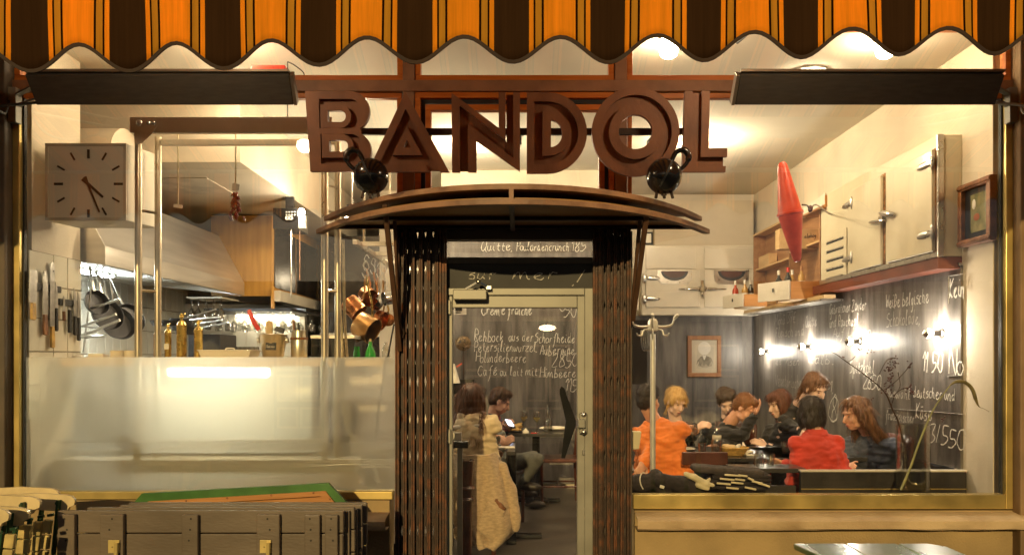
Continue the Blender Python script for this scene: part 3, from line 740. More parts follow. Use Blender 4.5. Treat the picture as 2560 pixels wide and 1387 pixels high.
# ================================================================== KITCHEN SIDE
m_tile = M('white_tile', (.72, .68, .56), .18, 0, .05, 3, coat=.4)
m_grout = M('grout', (.22, .19, .14), .9, 0, .2, 20)
m_hood = M('hood_steel', (.74, .70, .64), .33, .85, .10, 3, .05, 30, stretch=(1, .3, 6))
m_hoodin = M('hood_inside', (.72, .72, .70), .4, .5, .1, 6)
m_copper = M('copper', (.62, .27, .11), .28, 1.0, .25, 9, .05, 30)
m_copd = M('old_copper', (.36, .20, .07), .38, 1.0, .3, 9, .05, 30)
m_brs = M('brass', (.62, .44, .13), .28, 1.0, .22, 14, .05, 30)
m_brsd = M('old_brass', (.34, .17, .06), .35, 1.0, .25, 14)
m_cab = Mwood('orange_cabinet_wood', (.60, .29, .05), (.78, .42, .09), .4, 2, 2.2, .3)
m_paleW = Mwood('pale_wood', (.55, .38, .18), (.66, .47, .24), .5, 1, 3)
m_red = M('red_plastic', (.62, .03, .015), .35, 0, .1, 5, coat=.3)
m_green = M('green_glass', (.02, .28, .03), .08, 0, .1, 5, coat=.6)
m_porc = M('porcelain', (.74, .70, .60), .2, 0, .04, 4, coat=.4)
m_rope = M('cord', (.58, .50, .32), .8, 0, .2, 40)
m_knife = M('knife_steel', (.50, .48, .45), .32, 1.0, .15, 20)
m_hw = M('knife_wood', (.22, .09, .035), .5, 0, .3, 20)
m_hy = M('knife_wood_pale', (.55, .33, .08), .5, 0, .25, 20)
m_pan = M('pan_iron', (.05, .05, .055), .35, .6, .3, 10)
m_gl = Mglass('drinking_glass', (.90, .90, .88), 0.06, 0, .16)

# tiled pier just behind the window, with knives on magnetic rails
TW, TH = .165, .22
pier = bpy.data.objects['wall_pier_left']
tile_me = {}
def tile(size, loc, parent, rot=0, mat=None):
    key = size
    if key not in tile_me:
        mb = MB(); a, b = size[0] / 2 - .0025, size[1] / 2 - .0025
        mb.add([(-a, 0, -b), (a, 0, -b), (a, 0, b), (-a, 0, b), (-a + .003, -.006, -b + .003), (a - .003, -.006, -b + .003), (a - .003, -.006, b - .003), (-a + .003, -.006, b - .003)],
               [(4, 5, 6, 7), (0, 1, 5, 4), (1, 2, 6, 5), (2, 3, 7, 6), (3, 0, 4, 7)])
        tile_me[key] = mb.mesh('tile'); tile_me[key].materials.append(mat or m_tile)
    o = bpy.data.objects.new('tile', tile_me[key]); COL.objects.link(o); o.location = loc; o.rotation_euler = (0, 0, rot); o.parent = parent
    o.matrix_parent_inverse = W0(parent).inverted(); return o
struct('grout_bed', MB().box2((-3.18, .085, 1.2), (-3.176, .638, 2.19)), m_grout, pier)
for i in range(4):
    y = .054 + TW * (i - .5)
    for j in range(5):
        yy = min(max(y + TW / 2, .1), .60)
        tile((TW, TH), (-3.176, y + TW / 2 - .0, 2.19 - TH * (j + .5)), pier, R(90)) if 0 < i < 4 else None
tile((.135, TH), (-3.176, .568, 2.08), pier, R(90))
for j in range(5): tile((.13, TH), (-3.176, .1, 2.19 - TH * (j + .5)), pier, R(90))
for j in range(1, 5): tile((.135, TH), (-3.176, .568, 2.19 - TH * (j + .5)), pier, R(90))

# kitchen tiles on the wall behind the hood
wl_ = bpy.data.objects['wall_left']
struct('grout_bed', MB().box2((-4.2, .66, .9), (-4.195, 7.5, 2.3)), m_grout, wl_)
for i in range(38):
    for j in range(5): tile((.15, .26), (-4.195, 1.9 + .15 * i, 2.3 - .26 * (j + .5)), wl_, R(90))
wbl = bpy.data.objects['wall_back_left']
struct('grout_bed', MB().box2((-4.19, 7.495, .9), (-.92, 7.5, 2.3)), m_grout, wbl)
for i in range(13):
    for j in range(3): tile((.25, .36), (-4.05 + .25 * i, 7.494, 2.2 - .36 * (j + .5)), wbl, 0)

XK = -3.150
def knife(px, yt, ym, yb, wpx, hm, kind, lab, dy=0):
    y0 = YX(px, XK); s = S(y0); zt_, zm, zb = [HC + (VY - q) / s for q in (yt, ym, yb)]
    w = wpx / 235.0
    t = thing('kitchen_knife', lab, 'knife', (XK, y0, zm), group='knives on the magnetic rails')
    def sh(pts, th, x=XK): 
        mb = MB(); mb.prism([(a, b) for a, b in pts], (x, y0, 0), (0, 1, 0), (0, 0, 1), th); return mb
    if kind == 'cleaver': pts = [(-w / 2, zm), (w * .45, zm + .01), (w / 2, zt_), (-w * .45, zt_ - .01)]
    elif kind == 'long': pts = [(-w / 2, zm), (w / 2, zm), (w / 2, zt_ - w * .6), (w * .2, zt_), (-w * .2, zt_), (-w / 2, zt_ - w * .6)]
    else: pts = [(-w / 2, zm), (w / 2, zm), (w / 2, zm + (zt_ - zm) * .4), (w * .25, zm + (zt_ - zm) * .8), (-w * .35, zt_), (-w / 2, zm + .02)]
    sh(pts, .004).build('blade', m_knife, t)
    hw_ = min(w * .7, .04)
    sh([(-hw_ * .4, zm), (hw_ * .4, zm), (hw_ * .55, (zm + zb) / 2), (hw_ * .6, zb + .01), (hw_ * .3, zb), (-hw_ * .4, zb + .005), (-hw_ * .5, (zm + zb) / 2)], .018, XK - .007).build('handle', hm, t, bevel=.003)
knife(82, 673, 757, 800, 20, m_hy, 'cleaver', 'broad cleaver with yellow wooden handle on the tiled wall')
knife(112, 677, 786, 838, 13, m_hw, 'long', 'square ended knife with long reddish handle, second from the cleaver')
knife(130, 655, 816, 870, 12, m_hy, 'long', 'longest knife with round tip and orange wooden handle')
knife(140, 705, 770, 828, 8, m_blackm, 'chef', 'short pointed knife with dark handle beside the longest knife')
knife(159, 740, 778, 802, 5, m_hw, 'long', 'thin steel sharpener with small brown handle')
knife(173, 768, 774, 832, 8, m_blackm, 'chef', 'knife of which mostly the black handle shows')
knife(187, 720, 790, 838, 10, m_blackm, 'chef', 'pointed chef knife with black handle on the second rail')
knife(196, 730, 794, 852, 9, m_blackm, 'chef', 'last knife at the corner of the tiled wall')
for k, (pa, pb, py, lab) in enumerate([(70, 149, 719, 'dark magnetic knife rail nearest the glass'), (146, 196, 757, 'dark magnetic knife rail set lower on the tiled wall')]):
    ya, yb = YX(pa, -3.165), YX(pb, -3.165); z = HC + (VY - py) / S((ya + yb) / 2)
    t = tag(MB().box2((-3.168, ya, z - .022), (-3.153, yb, z + .022)).box2((-3.153, ya, z - .003), (-3.150, yb, z + .003)).build('knife_rail', m_blackm), lab, 'knife rail')

# big square wall clock just inside the window
cY = .12; ct = thing('wall_clock', 'big square pale clock showing about twenty-five past four', 'clock', P(220, 465, cY + .1))
cl_, cr_, ctp, cb = P(115, 0, cY).x, P(318, 0, cY).x, P(0, 359, cY).z, P(0, 552, cY).z
m_clk = M('clock_case', (.66, .60, .48), .5, .1, .1, 4); m_dial = M('clock_dial', (.86, .81, .70), .6, 0, .07, 2.5); m_mark = M('clock_marks', (.075, .04, .025), .6)
dx = .045
mb = MB(); A = [(cl_, cY, cb), (cr_, cY, cb), (cr_, cY, ctp), (cl_, cY, ctp)]; Bk = [(cl_ + .05, cY + .30, cb), (cr_ + .068, cY + .30, cb), (cr_ + .068, cY + .30, ctp), (cl_ + .05, cY + .30, ctp)]
mb.add(A + Bk, [(0, 1, 2, 3), (4, 7, 6, 5), (0, 4, 5, 1), (1, 5, 6, 2), (2, 6, 7, 3), (3, 7, 4, 0)]); mb.build('case', m_clk, ct, bevel=.004)
mb = MB(); frame_bars(mb, cl_, cr_, cb, ctp, .020, cY - .012, cY - .001); mb.build('bezel', m_clk, ct, bevel=.003)
MB().box2((cl_ + .02, cY - .005, cb + .02), (cr_ - .02, cY - .002, ctp - .02)).build('dial', m_dial, ct)
cc = P(221, 460, cY - .008)
for h in range(12):
    a = h * math.pi / 6; big = h % 3 == 0; r0, r1 = (.175, .225) if not big else (.172, .226)
    if h in (1, 2, 4, 5, 7, 8, 10, 11): r0, r1 = .185, .235
    d = Vector((math.sin(a), 0, math.cos(a))); 
    MB().bar(cc + d * (r0 - .005), cc + d * r1, .003, .016 if big else .012, up=(0, 0, 1) if abs(d.z) < .9 else (1, 0, 0)).build('hour_mark', m_mark, ct)
for nm, a, r1, w, yy in (('hour_hand', 132, .130, .018, .004), ('minute_hand', 158, .20, .013, .008)):
    d = Vector((math.sin(R(a)), 0, math.cos(R(a)))); q = cc + Vector((0, -yy, 0)); n2 = Vector((d.z, 0, -d.x))
    MB().prism([(-.05, -w * .75), (-.05, w * .75), (0, w * .5), (r1, w * .4), (r1, -w * .4), (0, -w * .5)], q, d, n2, .003).build(nm, m_mark, ct)

# steel tube frame with pass shelf
m_rack = M('rack_steel', (.60, .53, .40), .3, .85, .12, 4)
m_rackp = M('rack_paint', (.76, .70, .58), .45, .3, .08, 4)
rY = .13
rk = thing('tube_frame', 'tall steel tube frame with cross beam standing behind the window', 'frame', (P(570, 0, rY).x, rY, .9))
for px, dy, r_ in ((346, 0, .023), (374, .12, .022), (812, 0, .024), (834, .12, .022)):
    c = P(px, 0, rY); MB().tube([(c.x, rY + dy, .82), (c.x, rY + dy, P(0, 330, rY).z)], r_, 16).build('post', m_rack, rk, smooth=True)
    mb = MB()
for pxa, pxb in ((346, 374), (812, 834)):
    for py in (525, 725, 460 if pxa > 500 else 525):
        a = P(pxa, py, rY); b = Vector((P(pxb, 0, rY).x, rY + .12, a.z - .0)); MB().tube([a, b], .009, 8).build('cross_rod', m_rack, rk, smooth=True)
a0, a1 = P(332, 297, rY), P(800, 337, rY)
MB().box2((a0.x, rY - .045, a1.z), (a1.x + .09, rY - .01, a0.z)).build('beam', m_rackp, rk, bevel=.004)
MB().box2((P(384, 0, rY).x, rY + .10, P(0, 352, rY).z), (P(830, 0, rY).x, rY + .13, P(0, 338, rY).z)).build('rear_beam', m_rackp, rk)
def gus(pts, nm='gusset'): MB().prism([((x - VX) / S(rY - .05), HC + (VY - y) / S(rY - .05)) for x, y in pts], (0, rY - .052, 0), (1, 0, 0), (0, 0, 1), -.006).build(nm, m_rackp, rk)
gus([(335, 316), (392, 316), (380, 335), (358, 356), (345, 362), (336, 354)])
gus([(336, 1068), (345, 1060), (386, 1096), (386, 1122), (336, 1122)])
gus([(812, 1060), (822, 1072), (818, 1122), (760, 1118), (762, 1100)])
for px, py, r_ in ((347, 307, .02), (371, 308, .013), (384, 308, .013), (347, 1112, .010), (372, 1116, .008), (384, 1116, .008), (814, 1072, .012), (770, 1113, .008), (783, 1113, .008)):
    MB().ell(P(px, py, rY - .054), (r_, .010, r_), 12, 8).build('bolt', m_steel, rk, smooth=True)
b0, b1 = P(340, 1095, rY), P(815, 1121, rY)
MB().box2((b0.x, rY - .045, b1.z), (b1.x, rY - .01, b0.z)).build('lower_beam', m_rackp, rk, bevel=.004)
sh_ = thing('pass_shelf', 'long kitchen pass shelf behind the frosted glass', 'shelf', (-2, .6, 1.44))
MB().box2((-3.14, .36, 1.445), (-.93, .80, 1.478)).build('board', m_paleW, sh_, bevel=.003)
MB().box2((-3.14, .34, 1.432), (-.93, .36, 1.482)).build('front_edge', m_paleW, sh_)
ZS = 1.479
fl = thing('strip_lamp', 'lit strip lamp under the pass shelf behind frosted glass', 'lamp', (P(555, 0, .55).x, .5, 1.43))
MB().box2((P(430, 0, .5).x, .46, 1.412), (P(680, 0, .5).x, .54, 1.430)).build('housing', m_white, fl)
MB().tube([(P(436, 0, .5).x, .5, 1.397), (P(676, 0, .5).x, .5, 1.388)], .028, 12).build('tube', Mlamp('strip_lit', (1, .97, .76), 46), fl, smooth=True)
bp_ = thing('work_counter', 'pale steel work counter behind the frosted glass', 'counter', (-2, 1, .0))
MB().box2((-3.1, .62, .02), (-.95, 1.3, .80)).build('body', m_rackp, bp_)
MB().box2((-3.14, .58, .80), (-.92, 1.32, .84)).build('worktop', m_steel, bp_)
MB().box2((P(390, 0, .95).x, .93, .84), (P(790, 0, .95).x, .95, 1.44)).build('splash_panel', M('splash_panel', (.66, .64, .54), .45, .2, .06, 2), bp_)
MB().box2((-3.12, .22, .62), (P(905, 0, .3).x, .45, .81)).build('front_box', m_rackp, bp_, bevel=.004)
t = tag(MB().ell((-1.32, .75, .98), (.14, .12, .13)).ell((-1.23, .75, 1.06), (.07, .08, .10)).build('kitchen_bag', M('grey_cloth', (.12, .10, .11), .9), smooth='all'), 'dark grey bag lying behind the frosted glass near the gate', 'bag')
t = tag(MB().box2((-1.45, 1.5, .7), (-.96, 1.52, 1.35)).build('white_board', M('white_board', (.78, .70, .64), .5)), 'pale board leaning behind the frosted glass near the gate', 'board')
# hoses behind the frosted glass
t = tag(MB().tube(catm([P(843, 480, .5), P(846, 700, .5), P(858, 900, .5), P(868, 1050, .45), P(905, 1130, .3), P(912, 1180, .3)]), .012, 8).tube(catm([P(858, 600, .5), P(862, 800, .5), P(872, 950, .5), P(878, 1050, .4)]), .010, 8).build('hose', m_rope, smooth=True), 'pair of pale hoses hanging beside the right post of the tube frame', 'hose')
t = tag(MB().tube(catm([P(918, 1170, .06), P(925, 1150, .06), P(945, 1195, .06), P(940, 1217, .06), P(905, 1214, .06)]), .006, 6).build('white_cable', m_white, smooth=True), 'white cable looping on the window ledge behind frosted glass', 'cable')
t = tag(MB().tube([P(985, 810, .35), P(968, 900, .35), P(950, 1010, .35), P(940, 1110, .35)], .006, 6).build('dark_cable', m_blackm, smooth=True), 'thin dark cable running down beside the kitchen side gate', 'cable')

# hanging cords with tags and the chilli bunch
for px, py, lab, ch in ((445, 518, 'pale cord with a white tag hanging from the tube frame', 0), (589, 470, 'pale cord with a tag and a bunch of dried chillies', 1)):
    t = thing('hanging_string', lab, 'cord', P(px, 340, rY + .15)); yy = rY + .15
    MB().tube([P(px, 335, yy), P(px + .5, 420, yy), P(px, py - 8, yy)], .005, 6).build('cord', m_rope, t)
    MB().box(P(px, py - 2, yy), (.055 if not ch else .045, .02, .022 if not ch else .045), (0, R(6), R(20))).build('tag', m_white, t)
    if ch:
        mb = MB(); q = P(px, py + 10, yy)
        for k in range(60):
            f_ = rnd.random(); a = rnd.uniform(0, 6.28); rr_ = (.012 + .035 * max(0, f_ - .45) * 2)
            e = q + Vector((rr_ * math.cos(a), rr_ * math.sin(a), -.17 * f_)); d = Vector((rnd.uniform(-1, 1), rnd.uniform(-1, 1), -1.3)).normalized() * .035
            mb.tube([e, e + d * .5, e + d], [.007, .008, .002], 5)
        mb.build('chilli_bunch', M('dried_chilli', (.22, .02, .01), .35, 0, .5, 60), t, kind='stuff')

# soffit box
struct('ceiling_box', MB().box2((-4.2, 1.3, 3.066), (-2.26, 7.5, ZC)), m_white2)
t = tag(MB().box2((-3.35, 1.85, 3.058), (-2.75, 2.5, 3.064)).build('ceiling_hatch', M('hatch', (.58, .52, .42), .6)), 'square access hatch in the underside of the ceiling box', 'hatch')
# round duct behind the clock
t = tag(MB().lathe([(.26, 0), (.26, 1.2)], 32, Matrix.Translation((-3.62, 1.0, 2.98)) @ Matrix.Rotation(R(90), 4, 'Y') @ Matrix.Translation((0, 0, -.6))).build('vent_duct', m_white2, smooth=True), 'fat round pale duct behind the clock', 'duct')

# extractor hood
hd_ = thing('extractor_hood', 'large stainless steel extractor hood over the stove', 'extractor hood', (-3.4, 2, 2.2))
Yn, Yf, Xf, Xb, zb_, zl, ztp = .68, 3.55, -3.02, -4.18, 2.165, 2.30, 2.82
Xt = -3.30
mb = MB()
prof = [(Xf, zb_), (Xf, zl), (Xt, ztp), (Xb, ztp), (Xb, zb_ + .12)]
vs_ = [(x, Yn, z) for x, z in prof] + [(x, Yf, z) for x, z in prof]
mb.add(vs_, [(0, 1, 6, 5), (1, 2, 7, 6), (2, 3, 8, 7), (0, 4, 3, 2, 1), (5, 6, 7, 8, 9)]); mb.build('shell', m_hood, hd_, bevel=.004)
mb = MB().box2((Xb, Yn + .02, zb_ + .10), (Xf - .02, Yf - .02, zb_ + .11)); mb.build('inner_plate', m_hoodin, hd_)
for i in range(42):
    y = Yn + .1 + .05 * i; MB().box((-3.55, y, zb_ + .085), (.62, .022, .012), (0, 0, R(0))).build('filter_slat', m_hoodin, hd_)
MB().box2((Xf - .03, Yn + .01, zb_ - .002), (Xf - .01, Yf - .01, zb_ + .05)).build('gutter', m_hoodin, hd_)
lp = thing('hood_lamp', 'bright white lamp under the extractor hood', 'lamp', (-3.7, 2.4, zb_ + .07), group='lamps under the extractor hood')
MB().box2((-3.78, 1.0, zb_ + .05), (-3.70, 2.1, zb_ + .068)).build('tube', Mlamp('hood_lit', (.92, 1, .97), 110), lp)
MB().box2((-3.80, .98, zb_ + .068), (-3.68, 2.12, zb_ + .085)).build('housing', m_hoodin, lp)
lp['label'] = 'bright white lamp under the near end of the extractor hood'; lp2 = dup(lp, shift=(0, 1.25, 0), label='bright white lamp under the far end of the extractor hood')

# stove, pans hanging and standing
st = thing('stove', 'big kitchen stove under the hood with pans on top', 'stove', (-3.4, 2.4, 0))
MB().box2((-4.1, 1.2, 0), (-3.0, 3.5, 1.5)).build('body', m_steel, st, bevel=.006)
mb = MB(); 
for k in range(10): mb.box((-2.99, 1.6 + k * .18, 1.42), (.012, .012, .06))
mb.build('vent_slot', m_blackm, st)
def pan(c, r, axis, hdir, lab, mat, hl=.24, name='frying_pan', grp=None, depth=.045, hmat=None):
    t = thing(name, lab, 'pan', c, group=grp)
    m = Matrix.Translation(c) @ Vector(axis).to_track_quat('Z', 'Y').to_matrix().to_4x4()
    MB().lathe([(.001, 0), (r * .8, 0), (r * .86, .006), (r, depth), (r * .97, depth), (r * .82, .01), (.001, .006)], 26, m, False).build('bowl', mat, t, smooth=True)
    hd3 = Vector(hdir).normalized(); a = Vector(c) + hd3 * r * .9 + (m.to_3x3() @ Vector((0, 0, depth * .7)))
    MB().bar(a, a + hd3 * hl, .022, .008).build('handle', hmat or m_steel, t, bevel=.002)
    return t
pg = 'frying pans hung at the tiled corner'
pan(P(235, 760, .95), .10, (.9, -.45, .35), (-.25, .1, 1), 'small black pan hanging highest under the hood', m_pan, .2, grp=pg)
pan(P(262, 790, 1.05), .13, (.85, -.5, .35), (-.3, .1, 1), 'black pan hanging behind the small one', m_pan, .24, grp=pg)
pan(P(290, 812, 1.2), .14, (.8, -.55, .35), (-.45, .1, 1), 'large black frying pan hanging in front, shiny inside', m_pan, .30, grp=pg)
pan(P(318, 800, 1.4), .13, (.85, -.5, .3), (-.5, .1, 1), 'large dark pan hanging behind the shiny one', m_pan, .3, grp=pg)
t = thing('pan_handles', 'bundle of pale long pan handles sticking out over the stove', 'pan', P(270, 800, .9))
for k, (a, b) in enumerate([((205, 838), (300, 800)), ((205, 815), (290, 785)), ((230, 770), (300, 748)), ((200, 842), (265, 840)), ((208, 880), (228, 720))]):
    MB().tube([P(a[0], a[1], .92), P(b[0], b[1], .88)], .011 if k < 4 else .006, 8).build('handle', m_steel, t, smooth=True)
for k, (px, py, pw) in enumerate([(245, 690, 12), (262, 690, 10), (278, 700, 8)]):
    t = thing('ladle', ['wide steel ladle handle hanging from the hood rail', 'steel skimmer hanging between the ladles', 'slim steel spoon hanging from the hood rail'][k], 'ladle', P(px, py, 1.2), group='ladles hung under the hood')
    MB().bar(P(px - 3, py, 1.2), P(px + 8, py + 70, 1.2), .016, .006).build('shaft', m_steel, t)
    MB().ell(P(px + 9, py + 76, 1.2), (.045, .02, .045)).build('bowl', m_steel, t, smooth=True)
    MB().tube(catm([P(px - 3, py, 1.2), P(px - 8, py - 12, 1.2), P(px - 2, py - 26, 1.2), P(px + 6, py - 34, 1.2)]), .005, 6).build('hook', m_steel, t, smooth=True)
pan(P(425, 815, 1.6), .16, (0, 0, 1), (1, -.2, .25), 'wide black pan on the stove with a pale handle', m_pan, .3, grp='pans on the stove')
for k, (a, b) in enumerate([((480, 812), (555, 800)), ((490, 822), (570, 806)), ((475, 800), (550, 792))]):
    t = thing('saucepan', ['steel saucepan on the stove with middle one of three pale handles', 'steel saucepan on the stove with the lowest of three pale handles', 'steel saucepan on the stove with the highest of three pale handles'][k], 'pan', P(a[0], a[1], 1.7), group='saucepans on the stove')
    MB().bar(P(a[0], a[1], 1.7), P(b[0], b[1], 1.5), .022, .012).build('handle', m_steel, t, bevel=.003)
    MB().lathe([(.001, -.05), (.09, -.05), (.095, .012), (.09, .012), (.085, -.04), (.001, -.04)], 20, Matrix.Translation(P(a[0], a[1], 1.75) + Vector((-.08, .0, 0))), False).build('bowl', m_pan, t, smooth=True)
t = tag(MB().box2((P(470, 0, 1.9).x, 1.9, 1.3), (P(550, 0, 1.9).x, 2.3, P(0, 835, 1.9).z)).build('dark_oven', m_pan, bevel=.006), 'dark oven box behind the brass mills', 'oven')

# things on the pass shelf
sy = .58
def on_shelf(px): return Vector((P(px, 0, sy).x, sy, ZS))
def mill(px, ytop, r, mat, lab, cap):
    c = on_shelf(px); h = P(0, ytop, sy).z - ZS
    t = thing('pepper_mill', lab, 'pepper mill', c, group='brass pepper mills on the pass shelf')
    mm = Matrix.Translation(c)
    MB().lathe([(r, 0), (r, h * .70), (r * 1.06, h * .71), (r * 1.06, h * .74), (r * .95, h * .75), (r * .8, h * .80), (r * .35, h * .84)], 22, mm).build('body', mat, t, smooth=True)
    MB().lathe([(r * .3, h * .84), (r * .28, h * .90), (r * .5, h * .91), (r * .4, h * .97), (.002, h)], 14, mm).tube([c + Vector((0, 0, h * .95)), c + Vector((r * .9, -.01, h * .99))], .005, 6).build('crank', mat, t, smooth=True)
    return t
mill(393, 815, .024, m_brsd, 'slim dark copper coloured pepper mill', 0)
m_ = mill(420, 808, .023, m_brs, 'slim brass pepper mill with a white label', 0)
c = on_shelf(420); MB().box((c.x, sy - .024, ZS + .09), (.034, .003, .04)).build('label', m_porc, m_)
mill(454, 783, .034, m_brs, 'largest brass pepper mill of the four', 0)
mill(496, 800, .030, m_brs, 'plain brass pepper mill nearest the white dish', 0)
c = on_shelf(575); t = thing('white_dish', 'white rectangular porcelain dish with a lid on the shelf', 'dish', c)
mb = MB(); w0, w1, d0, h = .165, .185, .10, .062
vs_ = [(-w0, -d0, 0), (w0, -d0, 0), (w0, d0, 0), (-w0, d0, 0), (-w1, -d0 * 1.1, h), (w1, -d0 * 1.1, h), (w1, d0 * 1.1, h), (-w1, d0 * 1.1, h)]
mb.add(vs_, [(0, 3, 2, 1), (4, 5, 6, 7), (0, 1, 5, 4), (1, 2, 6, 5), (2, 3, 7, 6), (3, 0, 4, 7)], Matrix.Translation(c)); mb.box(c + Vector((0, 0, h)), (2 * w1 + .015, d0 * 2.3, .008)); mb.build('dish', m_porc, t, bevel=.004)
MB().tube(catm([c + Vector((-.03, 0, h)), c + Vector((-.025, 0, h + .014)), c + Vector((.025, 0, h + .014)), c + Vector((.03, 0, h))]), .005, 6).build('lid_handle', m_porc, t, smooth=True)
# champagne bucket with utensils
c = on_shelf(683); mm = Matrix.Translation(c); k = 1 / S(sy)
t = thing('champagne_bucket', 'pale metal champagne bucket with a dark label', 'bucket', c)
m_buck = M('bucket_metal', (.62, .57, .44), .32, .9, .1, 5)
MB().lathe([(.001, .0), (.066, .0), (.070, .006), (.098, .172), (.102, .176), (.098, .180), (.093, .174), (.066, .01), (.001, .008)], 26, mm, False).build('body', m_buck, t, smooth=True)
MB().box((c.x + .012, sy - .088, ZS + .09), (.074, .004, .052), (R(-9), 0, R(6))).build('label', m_blackm, t)
for s_ in (-1, 1): MB().lathe([(.013, -.008), (.022, -.008), (.022, .008), (.013, .008), (.013, -.008)], 14, Matrix.Translation(c + Vector((s_ * .103, -.01, .135))) @ Matrix.Rotation(R(80), 4, 'Y'), False).build('ring_handle', m_steel, t, smooth=True)
lb = t
writing('Champagne', (c.x - .018, sy - .0945, ZS + .082), (1, .1, 0), (0, 0, 1), .009, .058, m_chalk2, lb, wid=.0022, jit=.1)
t = thing('red_ladle', 'red plastic handled utensil leaning out of the champagne bucket', 'utensil', P(655, 840, sy))
MB().tube([P(622, 775, sy), P(628, 790, sy), P(637, 808, sy), P(648, 825, sy)], [.014, .019, .018, .015], 12).build('handle', m_red, t, smooth=True)
MB().bar(P(648, 824, sy), P(664, 850, sy), .02, .006).build('shaft', m_steel, t)
t = tag(MB().box2(P(665, 803, sy) - Vector((0, .01, 0)), P(681, 860, sy) + Vector((0, .01, 0))).build('wooden_spatula', m_paleW, bevel=.003), 'pale flat spatula upright in the bucket', 'spatula')
t = tag(MB().box(P(700, 824, sy), (.065, .02, .04), (0, R(20), 0)).bar(P(690, 830, sy), P(680, 870, sy), .012, .008).build('dark_scraper', m_pan, bevel=.004), 'dark scraper lying across the bucket rim', 'scraper')
c = on_shelf(748); mm = Matrix.Translation(c)
t = thing('steel_canister', 'tall pale metal canister with a rubber band', 'canister', c)
MB().lathe([(.001, 0), (.056, 0), (.058, .004), (.058, .135), (.054, .145), (.052, .205), (.050, .205), (.050, .02), (.001, .02)], 24, mm, False).build('body', m_buck, t, smooth=True)
MB().lathe([(.0585, .138), (.063, .14), (.063, .153), (.0585, .155)], 24, mm, False).build('band', m_hw, t, smooth=True)
for k, (px, yt, mt, lab) in enumerate([(734, 800, m_hw, 'brown wooden handle in the canister'), (746, 805, m_blackm, 'black riveted knife handle in the canister'), (764, 790, m_blackm, 'dark spoon in the canister')]):
    t = tag(MB().bar(P(px, yt, sy), P(px + 3, 850, sy), .018, .014).build('utensil_handle', mt, bevel=.003), lab, 'utensil', 'utensils in the canister')
t = thing('black_cabinet', 'low black cabinet with pale lid behind the canister', 'box', P(830, 870, 1.0))
MB().box2(P(778, 900, 1.0), P(886, 846, 1.0) + Vector((0, .3, 0))).build('body', m_black, t, bevel=.004)
MB().box2(P(776, 846, .98), P(888, 838, 1.0) + Vector((0, .3, 0))).build('lid', m_rackp, t, bevel=.003)
c = on_shelf(926); t = thing('green_bottle', 'green glass bottle with a cork standing near the gate', 'bottle', c)
MB().lathe([(.001, 0), (.040, 0), (.041, .01), (.036, .05), (.018, .09), (.013, .115), (.013, .125), (.001, .125)], 18, Matrix.Translation(c)).build('body', m_green, t, smooth=True)
MB().lathe([(.010, .125), (.010, .143), (.001, .143)], 10, Matrix.Translation(c)).build('cork', m_paleW, t, smooth=True)
c = on_shelf(892); t = tag(MB().lathe([(.025, 0), (.025, .05), (.02, .06), (.022, .09), (.001, .09)], 14, Matrix.Translation(c)).build('green_jar', m_green, smooth=True), 'small green jar beside the green bottle', 'jar')
c = on_shelf(965); t = tag(MB().lathe([(.03, 0), (.03, .07), (.012, .10), (.012, .12), (.001, .12)], 14, Matrix.Translation(c)).build('clear_flask', m_gl, smooth=True), 'clear flask between the green bottle and the gate', 'flask')
for k, px in enumerate((295, 330)):
    c = on_shelf(px); t = thing('cream_bowl', ['cream bowl stack nearest the pans', 'cream bowl beside the left post'][k], 'bowl', c, group='cream bowls on the pass shelf')
    for q in range(2): MB().lathe([(.001, 0), (.05, 0), (.053, .03), (.050, .03), (.047, .006), (.001, .006)], 20, Matrix.Translation(c + Vector((0, 0, .032 * q))), False).build('bowl', m_clk, t, smooth=True)
c = on_shelf(250); t = tag(MB().box(c + Vector((0, 0, .02)), (.11, .12, .04)).build('plastic_tub', m_porc, bevel=.008), 'shallow white plastic tub on the shelf by the bowls', 'tub')
c = on_shelf(160); t = tag(MB().ell(c + Vector((0, 0, .02)), (.14, .08, .03)).build('folded_cloth', m_porc, smooth='all'), 'folded pale cloth at the far end of the shelf', 'cloth')

# cabinet with dark glass doors along the kitchen, hanging glasses below
kb = thing('wall_cabinet', 'long orange wooden cabinet with dark glass sliding doors', 'cabinet', (-3.1, 4.5, 2.2))
cxl, cxr = P(527, 0, 3.6).x, P(680, 0, 3.6).x; cz0, cz1 = P(0, 740, 3.6).z, 3.05
MB().box2((cxl, 3.6, cz0), (cxr, 7.45, cz1)).build('body', m_cab, kb, bevel=.004)
m_dglass = M('dark_glass_door', (.03, .024, .02), .12, 0, .3, 2, coat=.6)
ys = [3.64, 4.5, 5.55, 7.4]
for i in range(3):
    MB().box2((cxr, ys[i] + .03, cz0 + .1), (cxr + .012, ys[i + 1] - .03, cz1 - .12)).build('glass_door', m_dglass, kb)
MB().box2((cxr, 5.50, cz0 + .05), (cxr + .03, 5.62, cz1 - .05)).build('stile', m_cab, kb)
MB().box2((cxr, 3.58, cz0 - .06), (cxr + .10, 7.4, cz0 + .06)).build('ledge', m_rackp, kb, bevel=.004)
MB().box2((cxr - .0, 3.56, cz0 - .14), (cxr + .03, 3.60, cz0 + .10)).build('end_block', m_cab, kb)
struct('kitchen_partition', MB().box2((-4.2, 4.75, .0), (cxr - .02, 4.85, cz0 - .01)), m_white2)
kp = bpy.data.objects['kitchen_partition']
for i in range(10):
    for j in range(4): tile((.15, .30), (-4.1 + .15 * i, 4.749, 2.1 - .30 * (j + .5)), kp, 0)
t = thing('added_shelf_lamp', 'added small lit strip lamp behind the hanging wine glasses', 'lamp', (-3.1, 4.6, 2.0))  # strip lamp added to brighten the glasses and the tiles behind
